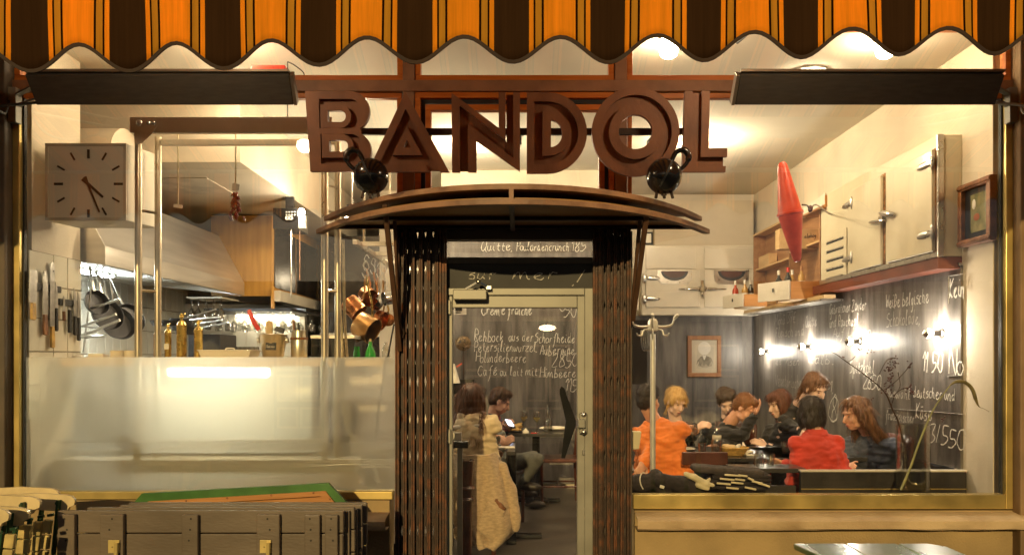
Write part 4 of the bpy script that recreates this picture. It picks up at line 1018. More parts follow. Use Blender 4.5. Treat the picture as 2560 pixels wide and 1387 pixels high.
MB().box2((-3.5, 4.62, 1.985), (-2.8, 4.66, 2.0)).build('tube', Mlamp('added_shelf_lit', (1, .88, .66), 60), t); MB().box2((-3.52, 4.61, 2.0), (-2.78, 4.67, 2.012)).build('housing', m_rackp, t)
gr = thing('glass_rack', 'dark rail under the cabinet with rows of hanging wine glasses', 'rack', (-3, 4.5, 2.0))
MB().box2((cxl - .1, 3.65, 2.0), (cxr + .2, 7.4, 2.03)).build('board', m_pan, gr)
ORD = ('first', 'second', 'third', 'fourth', 'fifth', 'sixth', 'seventh', 'eighth', 'ninth')
wg_me = MB().lathe([(.033, 0), (.034, .003), (.005, .006), (.004, .08), (.012, .09), (.034, .125), (.038, .15), (.030, .20), (.029, .20), (.036, .15), (.030, .122), (.001, .10)], 12, None, False).mesh('wine_glass')
wg_me.materials.append(m_gl)
for p in wg_me.polygons: p.use_smooth = True
for k in range(4):
    for q in range(9):
        o = bpy.data.objects.new('hanging_wine_glass', wg_me); COL.objects.link(o); o.rotation_euler = (math.pi, 0, 0)
        o.location = (P(500 + 30 * q, 0, 3.9).x + .05 * k + rnd.uniform(-.02, .02), 3.8 + .45 * k, 1.998)
        tag(o, 'upside down wine glass, %s from the stove in the %s row under the cabinet' % (ORD[q], ('front', 'second', 'third', 'rear')[k]), 'wine glass', 'wine glasses hanging under the cabinet')
for k in range(3):
    for q in range(5):
        o = bpy.data.objects.new('hanging_wine_glass', wg_me); COL.objects.link(o); o.rotation_euler = (math.pi, 0, 0); o.scale = (1, 1, 1.15)
        o.location = P(478 + 18 * q, 748, 3.2 + .2 * k) + Vector((rnd.uniform(-.02, .02), 0, .0)); tag(o, 'tall clear glass hanging %s in the %s row by the far end of the hood' % (ORD[q], ('front', 'middle', 'rear')[k]), 'wine glass', 'wine glasses hanging by the hood')
MB().box2((P(470, 0, 3.2).x, 3.15, P(0, 746, 3.2).z), (P(560, 0, 3.2).x, 3.65, P(0, 743, 3.2).z)).build('side_board', m_rackp, gr)
for k in range(16):
    o = bpy.data.objects.new('standing_glass', wg_me); COL.objects.link(o)
    o.location = (P(552 + 11 * (k % 8), 0, 3.3).x, 3.3 + .14 * (k // 8), 1.40); tag(o, 'clear wine glass standing %s from the stove in the %s row on the back counter' % (ORD[k % 8], ('front', 'rear')[k // 8]), 'wine glass', 'wine glasses on the back counter')
t = tag(MB().box2((P(540, 0, 3.2).x, 3.2, 0), (P(780, 0, 3.2).x, 3.7, 1.40)).build('back_counter', m_paleW, bevel=.01), 'pale back counter with wine glasses under the cabinet', 'counter')
t = thing('ceiling_projector', 'black box with a lit lamp hung under the ceiling box', 'projector', P(720, 545, 2.6))
MB().box2(P(682, 572, 2.5), P(745, 520, 2.5) + Vector((0, .35, 0))).build('body', m_black, t, bevel=.006)
mb = MB()
for k in range(10): mb.box(P(716 + 7 * (k % 4), 530 + 7 * (k // 4), 2.495), (.010, .004, .010))
mb.build('vent_hole', m_porc, t)
for s_ in (0, 1): MB().lathe([(.012, -.003), (.018, -.003), (.018, .003), (.012, .003), (.012, -.003)], 12, Matrix.Translation(P(718 + 9 * s_, 545, 2.495)) @ Matrix.Rotation(R(90), 4, 'X'), False).build('emblem', m_porc, t)
MB().box2(P(746, 570, 2.48), P(762, 538, 2.48) + Vector((0, .05, 0))).build('side_box', m_porc, t)
MB().ell(P(754, 530, 2.46), (.028, .028, .035)).build('lamp', Mlamp('small_lit', (1, .9, .72), 160), t, smooth=True)
for px in (728, 749):
    MB().tube([P(px, 574, 2.6), P(px, 742 if px < 740 else 700, 2.6)], .006, 6).build('cord', m_steel if px < 740 else m_hw, t)
MB().box2((P(715, 0, 2.7).x, 2.68, P(0, 521, 2.7).z), (P(735, 0, 2.7).x, 2.72, 3.07)).build('hanger', m_pan, t)
# tall dark cabinet in the passage, cream end wall
t = thing('tall_dark_cabinet', 'tall dark glass fronted cabinet behind the copper pots', 'cabinet', P(885, 890, 5))
MB().box2((P(800, 0, 5).x, 5.0, 0), (P(950, 0, 5).x, 5.5, P(0, 590, 5).z)).build('body', m_dglass, t, bevel=.005)
MB().box2((P(800, 0, 5).x, 4.98, P(0, 842, 5).z), (P(950, 0, 5).x, 5.0, P(0, 832, 5).z)).build('ledge', m_rackp, t)
struct('passage_wall', MB().box2((P(948, 0, 5).x, 5.0, 0), (-.9, 5.1, ZC)), m_white2)

# rail with hanging copper pots
XR = -1.30
pr = thing('pot_rail', 'grey steel rail with hooks for the copper pots', 'rail', (XR, 2, 2.4))
MB().box2((XR - .02, 1.15, 2.38), (XR + .02, 3.2, 2.42)).build('bar', m_rack, pr, bevel=.003)
for y in (1.3, 1.9, 2.5, 3.1): MB().box2((XR, y, 2.39), (-.90, y + .045, 2.425)).build('cross_bar', m_rack, pr)
for y in (1.5, 2.8): MB().tube([(XR, y, 2.42), (XR, y, ZC)], .01, 8).build('hanger', m_rack, pr)
def shook(p, h, parent, r=.004):
    MB().tube(catm([p + Vector((.02, 0, -.01)), p + Vector((0, 0, .02)), p + Vector((-.02, 0, -.02)), p + Vector((.0, 0, -h * .5)), p + Vector((.018, 0, -h)), p + Vector((-.012, 0, -h - .025)), p + Vector((-.03, 0, -h + .01))]), r, 6).build('hook', m_steel, parent, smooth=True)
def pot(px, py, Y, r, h, axis, mat, lab, hook_px, hook_py, hmat, seedk=0):
    c = P(px, py, Y); t = thing('copper_pot' if mat in (m_copper, m_copd) else 'steel_pot', lab, 'pot', c, group='pots hung on the kitchen rail')
    m = Matrix.Translation(c) @ Vector(axis).to_track_quat('Z', 'Y').to_matrix().to_4x4() @ Matrix.Translation((0, 0, -h / 2))
    MB().lathe([(.001, 0), (r * .94, 0), (r, .012), (r * 1.0, h - .004), (r * 1.04, h), (r * .97, h), (r * .95, .01), (.001, .006)], 30, m, False).build('body', mat, t, smooth=True)
    hk = P(hook_px, hook_py, Y); e = c + Vector(axis).normalized() * h * .42 + (hk - c).normalized() * r * .9
    MB().tube(catm([e, e.lerp(hk, .35) + Vector((.012, 0, 0)), e.lerp(hk, .8), hk]), [.008] * 19, 8).build('handle', hmat, t, smooth=True)
    shook(hk + Vector((0, 0, .10)), .09, t)
    return t
pot(915, 818, 1.30, .105, .15, (.72, -.25, -.38), m_copd, 'large tarnished copper pan, lowest of the hanging pots', 916, 690, m_brs)
pot(884, 768, 1.42, .080, .14, (.62, -.1, -.62), m_copper, 'shiny copper saucepan tilted to the side, second largest', 914, 688, m_copd)
pot(920, 740, 1.65, .075, .10, (.5, -.6, -.4), m_copper, 'bright copper pot behind the two large pans', 917, 672, m_copper)
pot(936, 755, 1.8, .060, .09, (.6, -.5, -.3), m_copper, 'small copper pot between the copper pans and the steel pots', 934, 680, m_copper)
pot(948, 748, 1.7, .055, .08, (-.5, -.4, -.5), m_steel, 'dull steel pot beside the copper pots', 950, 690, m_steel)
pot(970, 745, 1.55, .058, .075, (-.75, -.45, -.2), m_chrome, 'shiny steel pot nearest the gate', 960, 680, m_steel)
pot(950, 800, 1.8, .085, .06, (.85, -.3, -.35), m_copper, 'flat copper pan seen edge on below the steel pots', 958, 700, m_copd)
pot(972, 800, 1.9, .055, .03, (-.25, -.9, .1), m_copd, 'little round strainer hanging by the gate', 966, 750, m_brs)
for k, px in enumerate((936, 944, 953, 961, 968)):
    t = tag(MB().bar(P(px, 690 + 2 * k, 2.0 + .15 * k), P(px - 2, 745, 2.0 + .15 * k), .014, .006).tube([P(px, 690, 2.0 + .15 * k), (XR, 2.0 + .15 * k, 2.38)], .003, 5).build('hanging_tool', m_hw if k % 2 else m_steel), ['slim steel tool hanging nearest the copper pots', 'slim brown tool hanging second on the pot rail', 'slim steel tool in the middle of the pot rail', 'slim brown tool hanging fourth on the pot rail', 'slim steel tool hanging nearest the gate'][k], 'tool', 'tools hung on the pot rail')

# added ceiling lamps, kept out of view, that brighten the rooms
m_cg = Mlamp('added_globe_lit', (1.0, .81, .53), 340)
for k, (x, y, z, lab) in enumerate([(P(1160, 0, 2.72).x, 2.72, P(0, 402, 2.72).z, 'added lit opal globe lamp on the ceiling behind the entrance'), (P(1739, 0, 2.64).x, 2.64, P(0, 398, 2.64).z, 'added lit opal globe lamp on the dining room ceiling'), (P(880, 0, 2.0).x, 2.0, P(0, 541, 2.0).z, 'added lit opal globe lamp hanging low over the kitchen passage')]):
    t = thing('added_globe_lamp', lab, 'lamp', (x, y, ZC), group='added opal globe lamps inside')
    MB().lathe([(.001, -.062), (.04, -.056), (.058, -.03), (.06, .03), (.05, .07), (.03, .085)], 20, Matrix.Translation((x, y, z))).build('globe', m_cg, t, smooth=True)
    MB().tube([(x, y, z + .08), (x, y, ZC - .005)], .008, 8).build('stem', m_steel, t)
    MB().lathe([(.05, 0), (.05, .02), (.01, .03)], 14, Matrix.Translation((x, y, z + .082))).build('cap', m_blackm, t)
for k, (x, y, lab) in enumerate([(-2.2, .95, 'added round lit ceiling lamp just inside the kitchen window'), (2.15, .85, 'added round lit ceiling lamp just inside the dining room window')]):  # flush lamps added behind the heaters to brighten the window side
    t = thing('added_flush_lamp', lab, 'lamp', (x, y, ZC), group='added flush ceiling lamps inside')
    MB().lathe([(.14, 0), (.15, .008), (.15, .028)], 28, Matrix.Translation((x, y, ZC - .045))).build('diffuser', Mlamp('added_flush_lit', (1.0, .80, .52), 28), t, smooth=True)
    MB().lathe([(.165, 0), (.165, .016)], 28, Matrix.Translation((x, y, ZC - .017))).build('ring', m_steel, t, smooth=True)
# red crate end seen above the left heater
t = tag(MB().box2(P(628, 180, .25), P(712, 163, .25) + Vector((0, .2, 0))).build('red_box', M('red_box', (.75, .04, .02), .5), bevel=.004), 'bright red box hanging high above the kitchen window heater', 'box')
t = tag(MB().tube(catm([P(719, 155, .3), P(735, 163, .3), P(757, 180, .3), P(762, 195, .3)]), .004, 6).tube([P(719, 155, .3), P(719, 300, .3)], .004, 6).build('ceiling_wire', m_blackm), 'thin dark wire hanging beside the red box', 'wire')
# ================================================================== DINING SIDE
m_board = None
def chalkboard_material():
    m = bpy.data.materials.new('chalkboard'); m.use_nodes = True; n = m.node_tree.nodes; l = m.node_tree.links; b = n['Principled BSDF']
    tc = n.new('ShaderNodeTexCoord')
    mp = n.new('ShaderNodeMapping'); mp.inputs['Scale'].default_value = (4, 4, .7); l.new(tc.outputs['Object'], mp.inputs[0])
    a = n.new('ShaderNodeTexNoise'); a.inputs['Scale'].default_value = 2.2; a.inputs['Detail'].default_value = 7; a.inputs['Roughness'].default_value = .62; l.new(mp.outputs[0], a.inputs[0])
    c = n.new('ShaderNodeTexNoise'); c.inputs['Scale'].default_value = 26; c.inputs['Detail'].default_value = 8; c.inputs['Roughness'].default_value = .8; l.new(tc.outputs['Object'], c.inputs[0])
    r1 = n.new('ShaderNodeMapRange'); r1.inputs['From Min'].default_value = .34; r1.inputs['From Max'].default_value = .75; l.new(a.outputs['Fac'], r1.inputs['Value'])
    r2 = n.new('ShaderNodeMapRange'); r2.inputs['From Min'].default_value = .60; r2.inputs['From Max'].default_value = .72; r2.inputs['To Max'].default_value = .55; l.new(c.outputs['Fac'], r2.inputs['Value'])
    mu = n.new('ShaderNodeMath'); mu.operation = 'MULTIPLY_ADD'; mu.use_clamp = True
    l.new(r1.outputs[0], mu.inputs[0]); l.new(r2.outputs[0], mu.inputs[1])
    m3 = n.new('ShaderNodeMath'); m3.operation = 'MULTIPLY'; m3.inputs[1].default_value = .55; l.new(r1.outputs[0], m3.inputs[0]); l.new(m3.outputs[0], mu.inputs[2])
    r = n.new('ShaderNodeValToRGB'); r.color_ramp.elements[0].color = (.046, .039, .034, 1); r.color_ramp.elements[1].color = (.38, .34, .30, 1)
    l.new(mu.outputs[0], r.inputs[0]); l.new(r.outputs[0], b.inputs['Base Color'])
    b.inputs['Roughness'].default_value = .42; b.inputs['Specular IOR Level'].default_value = .55
    return m
m_board = chalkboard_material()
m_tabl = M('table_top', (.035, .032, .03), .3, 0, .3, 5, coat=.2)
m_chairw = M('chair_wood', (.075, .02, .012), .35, 0, .3, 8, coat=.3)
m_bench = M('bench_black', (.022, .018, .015), .45, 0, .3, 5)
Z3 = Vector((0, 0, 1))
# --- chalkboards
XB = 3.062
bb = thing('chalkboard', 'long black chalkboard wall with menu writing and bare bulbs', 'chalkboard', (XB, 2.8, 1))
MB().box2((XB, .42, .25), (3.079, 5.246, 2.13)).build('board', m_board, bb)
MB().box2((XB - .012, .42, 2.128), (3.079, 5.2, 2.148)).build('top_strip', m_steel, bb)
def wr(text, px0, px1, pyb, xh_px, mat=m_chalk, wid=.008, **k):
    y0, y1 = YX(px0, XB - .003), YX(px1, XB - .003); y0, y1 = max(y0, y1), min(y0, y1)
    s = S((y0 + y1) / 2); z = HC + (VY - pyb) / S(y0)
    return writing(text, (XB - .003, y0, z), (0, -1, 0), (0, 0, 1), xh_px / s, y0 - y1, mat, bb, wid=wid, **k)
wr('Men\u00fc 37\u20ac', 1936, 1990, 812, 13, m_chalk2)
wr('Fleisch und', 1938, 2010, 842, 12, m_chalk2)
wr('Quitte', 2014, 2042, 815, 12, m_chalk2)
wr('Gebratener Zander', 2074, 2166, 784, 13)
wr('und Rauchaal', 2074, 2146, 818, 13)
wr('Auf Linsen', 2082, 2180, 842, 11, m_chalk2)
wr('Wei\u00dfe belgische', 2214, 2322, 770, 17)
wr('Schokolade,', 2216, 2300, 815, 17, m_chalk2)
wr('Kein', 2372, 2412, 745, 24, wid=.013)
wr('11 50', 2306, 2358, 927, 26, wid=.010)
wr('No', 2372, 2409, 936, 30, wid=.011)
wr('es Onsen', 1938, 2000, 910, 10, m_chalk2); wr('Kalb.', 2020, 2086, 908, 12, m_chalk2)
wr('Vegetarische', 1938, 2004, 962, 15, m_chalk2); wr('Motte', 2006, 2078, 966, 15, m_chalk2); wr('1,', 2074, 2084, 980, 13)
wr('Spitzkohl', 2124, 2186, 930, 16); wr('2650', 2158, 2202, 970, 17, wid=.010)
wr('Auswahl', 2216, 2276, 990, 13, m_chalk2); wr('deutscher und', 2282, 2388, 990, 14)
wr('franz\u00f6sischer', 2214, 2286, 1046, 14, m_chalk2); wr('K\u00e4se', 2288, 2330, 1044, 18)
wr('3', 2324, 2338, 1104, 22); wr('/', 2340, 2350, 1106, 24); wr('550', 2352, 2412, 1112, 24, wid=.009)
wr('8', 2078, 2092, 1050, 30); wr('0', 2070, 2094, 1052, 30)
# scratched chalk lines
for a, b in (((2372, 690), (2372, 760)), ((2372, 690), (2410, 684)), ((2370, 940), (2410, 938)), ((2220, 1020), (2410, 1035))):
    ya, yb = YX(a[0], XB - .003), YX(b[0], XB - .003)
    MB().bar((XB - .004, ya, HC + (VY - a[1]) / S(ya)), (XB - .004, yb, HC + (VY - b[1]) / S(yb)), .002, .006, up=(1, 0, 0)).build('chalk_line', m_chalk2, bb)
bk = thing('chalkboard', 'black chalkboard panels on the back wall behind the blonde guest', 'chalkboard', (2.2, 5.2, 1))
MB().box2((1.455, 5.215, .1), (3.05, 5.249, 2.03)).build('board', m_board, bk)
MB().box2((1.44, 5.205, .1), (1.455, 5.249, 2.03)).box2((3.04, 5.20, .1), (3.06, 5.249, 2.03)).build('edge_strip', m_blackm, bk)
mw = thing('chalkboard', 'black menu board seen through the entrance door', 'chalkboard', (0, 3.88, 1.5))
MB().box2((-.9, 3.87, .05), (.95, 3.899, 3.2)).build('board', m_board, mw)
def wd(text, px0, px1, pyb, xh, mat=m_chalk, wid=.0075, **k):
    a = P(px0, pyb, 3.866); return writing(text, a, (1, 0, 0), (0, 0, 1), xh / S(3.866), (px1 - px0) / S(3.866), mat, mw, wid=wid, **k)
wd('Quitte,', 1202, 1282, 626, 11); wd('Poulardencrunch', 1290, 1424, 626, 11); wd('185', 1428, 1466, 627, 14)
wd('Cr\u00e8me', 1203, 1264, 786, 13, wid=.011); wd('fra\u00eeche', 1268, 1330, 786, 13, wid=.011); wd('0', 1398, 1412, 778, 14); wd('50', 1410, 1442, 792, 18)
wd('Rehbock', 1184, 1260, 852, 13); wd('aus der', 1270, 1334, 852, 12); wd('Schorfheide', 1336, 1438, 856, 12)
wd('Petersilienwurzel,', 1184, 1344, 878, 12); wd('Aubergine', 1350, 1438, 886, 13)
wd('Holunderbeere', 1190, 1316, 904, 12); wd('2850', 1380, 1446, 916, 18)
wd('Caf\u00e9', 1194, 1244, 938, 13); wd('au lait mit', 1248, 1344, 938, 11); wd('Himbeere', 1350, 1440, 942, 12); wd('115', 1412, 1444, 978, 15)

# --- bare bulbs on the chalkboard
m_bulb = Mlamp('bulb_lit', (1.0, .90, .74), 680)
for k, (px, py) in enumerate([(2345, 833), (2142, 853), (2020, 866), (1916, 878)]):
    Xb_ = XB - .11; Y = YX(px, XB - .03); c = Vector((XB, Y, HC + (VY - py) / S(Y)))
    t = thing('bare_bulb', ['bare lit bulb with mirrored tip nearest the window', 'bare lit bulb, second from the window', 'bare lit bulb, third from the window', 'bare lit bulb nearest the back corner'][k], 'lamp', c, group='bare bulbs on the chalkboard')
    rt = Matrix.Translation(c) @ Matrix.Rotation(R(-90), 4, 'Y')
    MB().lathe([(.036, 0), (.036, .008), (.02, .016), (.018, .07), (.001, .07)], 16, rt).build('socket', m_bench, t, smooth=True)
    MB().lathe([(.014, .071), (.028, .092), (.031, .108)], 16, rt, False).build('bulb', m_bulb, t, smooth=True)
    MB().lathe([(.031, .108), (.029, .120), (.020, .132), (.001, .138)], 16, rt, False).build('mirror_tip', m_chrome, t, smooth=True)

# --- ice box cabinet high on the right wall
ib = thing('icebox_cabinet', 'old cream icebox cabinet with steel latches high on the wall', 'cabinet', (3, 1.5, 2.2), )
XF = 2.915; y0, y1 = .43, YX(2052, XF); z0, z1 = HC + (VY - 641) / S(y0), HC + (VY - 336) / S(y0)
MB().box2((XF, y0, z0), (3.079, y1, z1)).build('body', m_cream, ib, bevel=.006)
MB().box2((XF - .012, y0 - .012, z0), (XF + .03, y0 + .012, z1)).box2((XF - .014, y0 - .01, z0 - .004), (XF + .01, y1, z0 + .035)).build('corner_trim', m_steel, ib, bevel=.003)
MB().box2((XF - .006, y0, z0 - .085), (3.079, y1 + .6, z0 - .002)).build('red_board', M('red_brown_wood', (.16, .04, .018), .5, 0, .2, 6), ib, bevel=.003)
m_gap = m_blackm; m_rustE = M('worn_edge', (.32, .16, .06), .7, 0, .5, 30)
def idoor(pxa, pxb, zt, zb, nm):
    ya, yb = YX(pxa, XF - .02), YX(pxb, XF - .02); ya, yb = min(ya, yb), max(ya, yb)
    MB().box2((XF - .006, ya - .02, zb - .012), (XF + .002, yb + .015, zt + .012)).build('gasket', m_rustE, ib)
    d = MB().box2((XF - .035, ya, zb), (XF - .007, yb, zt)).build(nm, m_cream, ib, bevel=.006)
    return ya, yb
zA, zB_ = HC + (VY - 376) / S(YX(2330, XF - .02)), HC + (VY - 640) / S(YX(2330, XF - .02)) + .03
d1 = idoor(2334, 2219, zA, zB_, 'door'); d2 = idoor(2205, 2124, zA - .0, zB_ + .0, 'door')
def hinge(px, py, parent, L=.15):
    Y = YX(px, XF - .03); c = Vector((XF - .038, Y, HC + (VY - py) / S(Y)))
    mb = MB(); mb.ell(c + Vector((0, -.055, 0)), (.012, .016, .055)).box(c + Vector((-.004, -.03, 0)), (.016, .05, .03)).ell(c + Vector((0, .045, -.006)), (.012, L * .75, .026)); mb.build('hinge', m_steel, parent, smooth=True)
hinge(2322, 408, ib); hinge(2322, 583, ib); hinge(2124, 510, ib, .13); hinge(2124, 645, ib, .13)
Y = YX(2206, XF - .05); c = Vector((XF - .05, Y, HC + (VY - 545) / S(Y)))
MB().ell(c + Vector((0, -.07, .02)), (.022, .14, .026), rot=(R(12), 0, 0)).box(c + Vector((.006, .02, 0)), (.03, .07, .04)).ell(c + Vector((0, .10, -.01)), (.018, .15, .018), rot=(R(6), 0, 0)).build('latch', m_chrome, ib, smooth=True)
ya, yb = YX(2116, XF - .01), YX(2060, XF - .01)
MB().box2((XF - .012, ya, zB_ - .01), (XF - .002, yb, zA - .30)).build('louvre_panel', m_cream, ib, bevel=.003)
for k in range(5):
    z = zA - .38 - .085 * k; MB().box2((XF - .020, ya + .06, z), (XF - .011, yb - .07, z + .012)).build('louvre', m_steel, ib)
    MB().box2((XF - .0135, ya + .06, z - .014), (XF - .0115, yb - .07, z - .001)).build('louvre_slot', m_blackm, ib)

# --- wooden shelf box with wine beyond the ice box
m_shw = Mwood('shelf_wood', (.30, .14, .05), (.42, .22, .09), .5, 1, 2.5)
m_crate = Mwood('crate_wood', (.55, .36, .16), (.68, .46, .22), .55, 1, 2.5)
m_draw = Mwood('drawer_wood', (.50, .22, .06), (.62, .30, .10), .5, 0, 2.5)
ws = thing('wine_shelf', 'open wooden wall shelf for wine beyond the icebox', 'shelf', (3, 3.6, 2.1))
sy0, sy1, sz0, sz1 = y1 + .02, 4.75, 2.10, 2.99
mb = MB().box2((3.06, sy0, sz0), (3.078, sy1, sz1)); mb.build('back_panel', m_shw, ws)
for nm, b in (('top_board', ((XF, sy0, sz1), (3.06, sy1, sz1 + .025))), ('bottom_board', ((XF, sy0, sz0 - .02), (3.06, sy1, sz0))), ('side_board', ((XF, sy1 - .03, sz0), (3.06, sy1, sz1))), ('side_board', ((XF, sy0, sz0), (3.06, sy0 + .03, sz1))),
              ('shelf_board', ((XF + .02, 3.5, 2.56), (3.06, sy1 - .03, 2.58))), ('shelf_board', ((XF + .02, sy0 + .03, 2.62), (3.06, 3.5, 2.64))), ('divider', ((XF + .02, 3.5, sz0), (3.06, 3.52, sz1)))):
    MB().box2(*b).build(nm, m_crate if 'top' in nm or nm == 'shelf_board' else m_shw, ws, bevel=.002)
MB().box2((XF - .06, sy0 - .25, sz0 - .055), (XF + .05, 4.95, sz0 - .022)).build('front_strip', m_paleW, ws)
MB().box2((XF - .07, sy0 - .2, sz0 - .075), (3.06, 4.95, sz0 - .058)).build('under_board', m_steel, ws)
def bottle(loc, mat, lab, cap=None, label_mat=m_porc, h=.30, r=.036, grp='wine bottles in the drawers'):
    t = thing('wine_bottle', lab, 'bottle', loc, group=grp); mm = Matrix.Translation(loc)
    MB().lathe([(.001, 0), (r, 0), (r, h * .6), (r * .9, h * .66), (r * .40, h * .76), (r * .38, h * .9), (.001, h * .9)], 16, mm).build('body', mat, t, smooth=True)
    MB().lathe([(r * .42, h * .84), (r * .42, h), (.001, h)], 12, mm).build('cap', cap or m_blackm, t, smooth=True)
    if label_mat: MB().lathe([(r * 1.015, h * .18), (r * 1.015, h * .5)], 16, mm, False).build('label', label_mat, t, smooth=True)
m_wdark = M('dark_bottle', (.015, .012, .01), .12, 0, .2, 4, coat=.6); m_wred = M('red_spirit', (.42, .04, .012), .12, 0, .2, 4, coat=.6); m_wamb = M('amber_spirit', (.42, .24, .06), .12, 0, .2, 4, coat=.6)
def drawer(pxl, pxm, pxr, pyt, pyb, Yf_, lab, tilt_=0):
    """an enamel-fronted drawer pulled out towards the room"""
    a = P(pxl, pyb, Yf_ + .18); t = thing('drawer_box', lab, 'drawer', a, group='drawers pulled out for wine')
    l_ = P(pxl, 0, Yf_ + .12).x; m__ = P(pxm, 0, Yf_).x; zt_, zb_ = P(0, pyt, Yf_).z, P(0, pyb, Yf_).z; yr = Yf_
    w = P(pxr, 0, Yf_).x
    A = (l_, Yf_ + .42, zb_); B = (m__, Yf_, zb_)
    MB().add([A, B, (B[0], B[1], zt_), (A[0], A[1], zt_), (A[0] + .02, A[1] + .01, zb_), (B[0] + .02, B[1] + .01, zb_), (B[0] + .02, B[1] + .01, zt_), (A[0] + .02, A[1] + .01, zt_)], [(0, 1, 2, 3), (4, 7, 6, 5), (0, 4, 5, 1), (1, 5, 6, 2), (2, 6, 7, 3), (3, 7, 4, 0)]).build('front', m_whiteE, t, bevel=.003)
    MB().box2((B[0] + .022, Yf_ + .002, zb_ + .005), (w, Yf_ + .016, zt_ - .01)).build('side', m_draw, t, bevel=.002)
    MB().box2((B[0] + .03, Yf_ + .018, zb_ - .002), (w, Yf_ + .44, zb_ + .014)).build('bottom', m_crate, t)
    MB().box((B[0] * .5 + A[0] * .5 - .004, (A[1] + B[1]) / 2 - .012, (zt_ + zb_) / 2 + .01), (.006, .03, .035)).build('knob_hole', m_blackm, t)
    MB().box2((B[0] + .022, Yf_ + .42, zb_ + .005), (w, Yf_ + .434, zt_ - .01)).build('side', m_draw, t)
    return (B[0] + .03, Yf_, zb_ + .016)
q = drawer(1824, 1856, 1918, 733, 766, 3.7, 'lower drawer pulled out at the far end of the shelf')
bottle(Vector((q[0] - .02, 4.02, q[2])), m_wred, 'bottle of red spirit with a cream label in the far drawer', m_porc)
bottle(Vector((q[0] + .055, 3.9, q[2])), m_wamb, 'pale amber bottle in the middle of the far drawer', m_porc)
bottle(Vector((q[0] + .135, 3.95, q[2])), m_wdark, 'dark wine bottle at the right of the far drawer', m_porc)
q = drawer(1917, 1972, 2050, 700, 748, 2.75, 'upper drawer pulled out next to the icebox')
bottle(Vector((q[0] - .04, 3.02, q[2])), m_wdark, 'dark bottle with black cap at the corner of the near drawer', m_porc)
bottle(Vector((q[0] + .02, 2.92, q[2] + .02)), m_wdark, 'dark wine bottle with red cap in the near drawer', m_red)
bottle(Vector((q[0] + .085, 2.98, q[2])), m_wamb, 'clear bottle with a white cap in the near drawer', m_porc)
bottle(Vector((q[0] + .15, 2.9, q[2] + .03)), m_wamb, 'amber bottle half hidden by the red cone buoy', m_shw)
t = thing('drawer_box', 'empty drawer sticking out at the top of the shelf beside the icebox', 'drawer', P(2070, 520, 2.4))
MB().add([P(2008, 545, 2.95), P(2062, 510, 2.4), P(2062, 483, 2.4), P(2008, 520, 2.95)] + [p + Vector((.02, .01, 0)) for p in (P(2008, 545, 2.95), P(2062, 510, 2.4), P(2062, 483, 2.4), P(2008, 520, 2.95))], [(0, 1, 2, 3), (4, 7, 6, 5), (0, 4, 5, 1), (1, 5, 6, 2), (2, 6, 7, 3), (3, 7, 4, 0)]).build('front', m_whiteE, t)
MB().box2(P(2062, 516, 2.4), P(2122, 488, 2.4) + Vector((0, .016, 0))).build('side', m_draw, t)
MB().box2(P(2050, 520, 2.42), P(2120, 516, 2.42) + Vector((0, .5, 0))).build('bottom', m_shw, t)
t = thing('wine_crate', 'flat wooden wine crate with burnt lettering on the upper shelf', 'crate', P(2010, 610, 3.0))
MB().box2(P(1948, 622, 3.0), P(2052, 572, 3.0) + Vector((0, .12, 0))).build('body', m_crate, t, bevel=.003)
writing('Delaboy', P(2008, 596, 2.998), (1, 0, .12), (0, 0, 1), .02, .13, M('burnt', (.05, .02, .01), .8), t, wid=.005)
t = tag(MB().box2((2.95, 4.25, 2.582), (3.05, 4.65, 2.72)).build('small_wine_crate', m_crate, bevel=.003), 'small wooden box lying at the far end of the shelf', 'box')
t = tag(MB().box2((2.95, 4.25, 2.115), (3.04, 4.6, 2.26)).build('small_wine_crate', m_crate, bevel=.003), 'pale wooden box on the bottom board of the shelf', 'box')

# --- red double cone
c0, c1 = P(1955, 405, 1.05), P(1994, 655, 1.05); mid = P(1979, 533, 1.05)
cn = thing('red_cone_buoy', 'red double cone hanging from a bracket in front of the shelf', 'buoy', mid)
m_redp = M('worn_red_paint', (.40, .03, .014), .42, 0, 0, 9, .12, 30, (.66, .07, .03), lo=.3, hi=.66, detail=9, coat=.1)
ax = (c0 - c1).normalized(); L = (c0 - c1).length; mt = Matrix.Translation(c1) @ ax.to_track_quat('Z', 'Y').to_matrix().to_4x4(); fm = (mid - c1).length
MB().lathe([(.001, 0), (.022, .004), (.033, .03), (.092, fm - .012), (.100, fm - .01), (.100, fm + .006), (.092, fm + .008), (.040, L - .05), (.034, L - .02), (.02, L - .003), (.001, L)], 56, mt).build('body', m_redp, cn, smooth=True)
MB().tube(catm([P(2006, 512, 1.05), P(2018, 514, 1.1), P(2026, 524, 1.2), P(2040, 512, 1.6), Vector((XF + .02, 2.4, P(0, 515, 2.0).z))]), .007, 8).ell(P(2026, 522, 1.2), (.02, .02, .03)).build('bracket', m_chairw, cn, smooth=True)

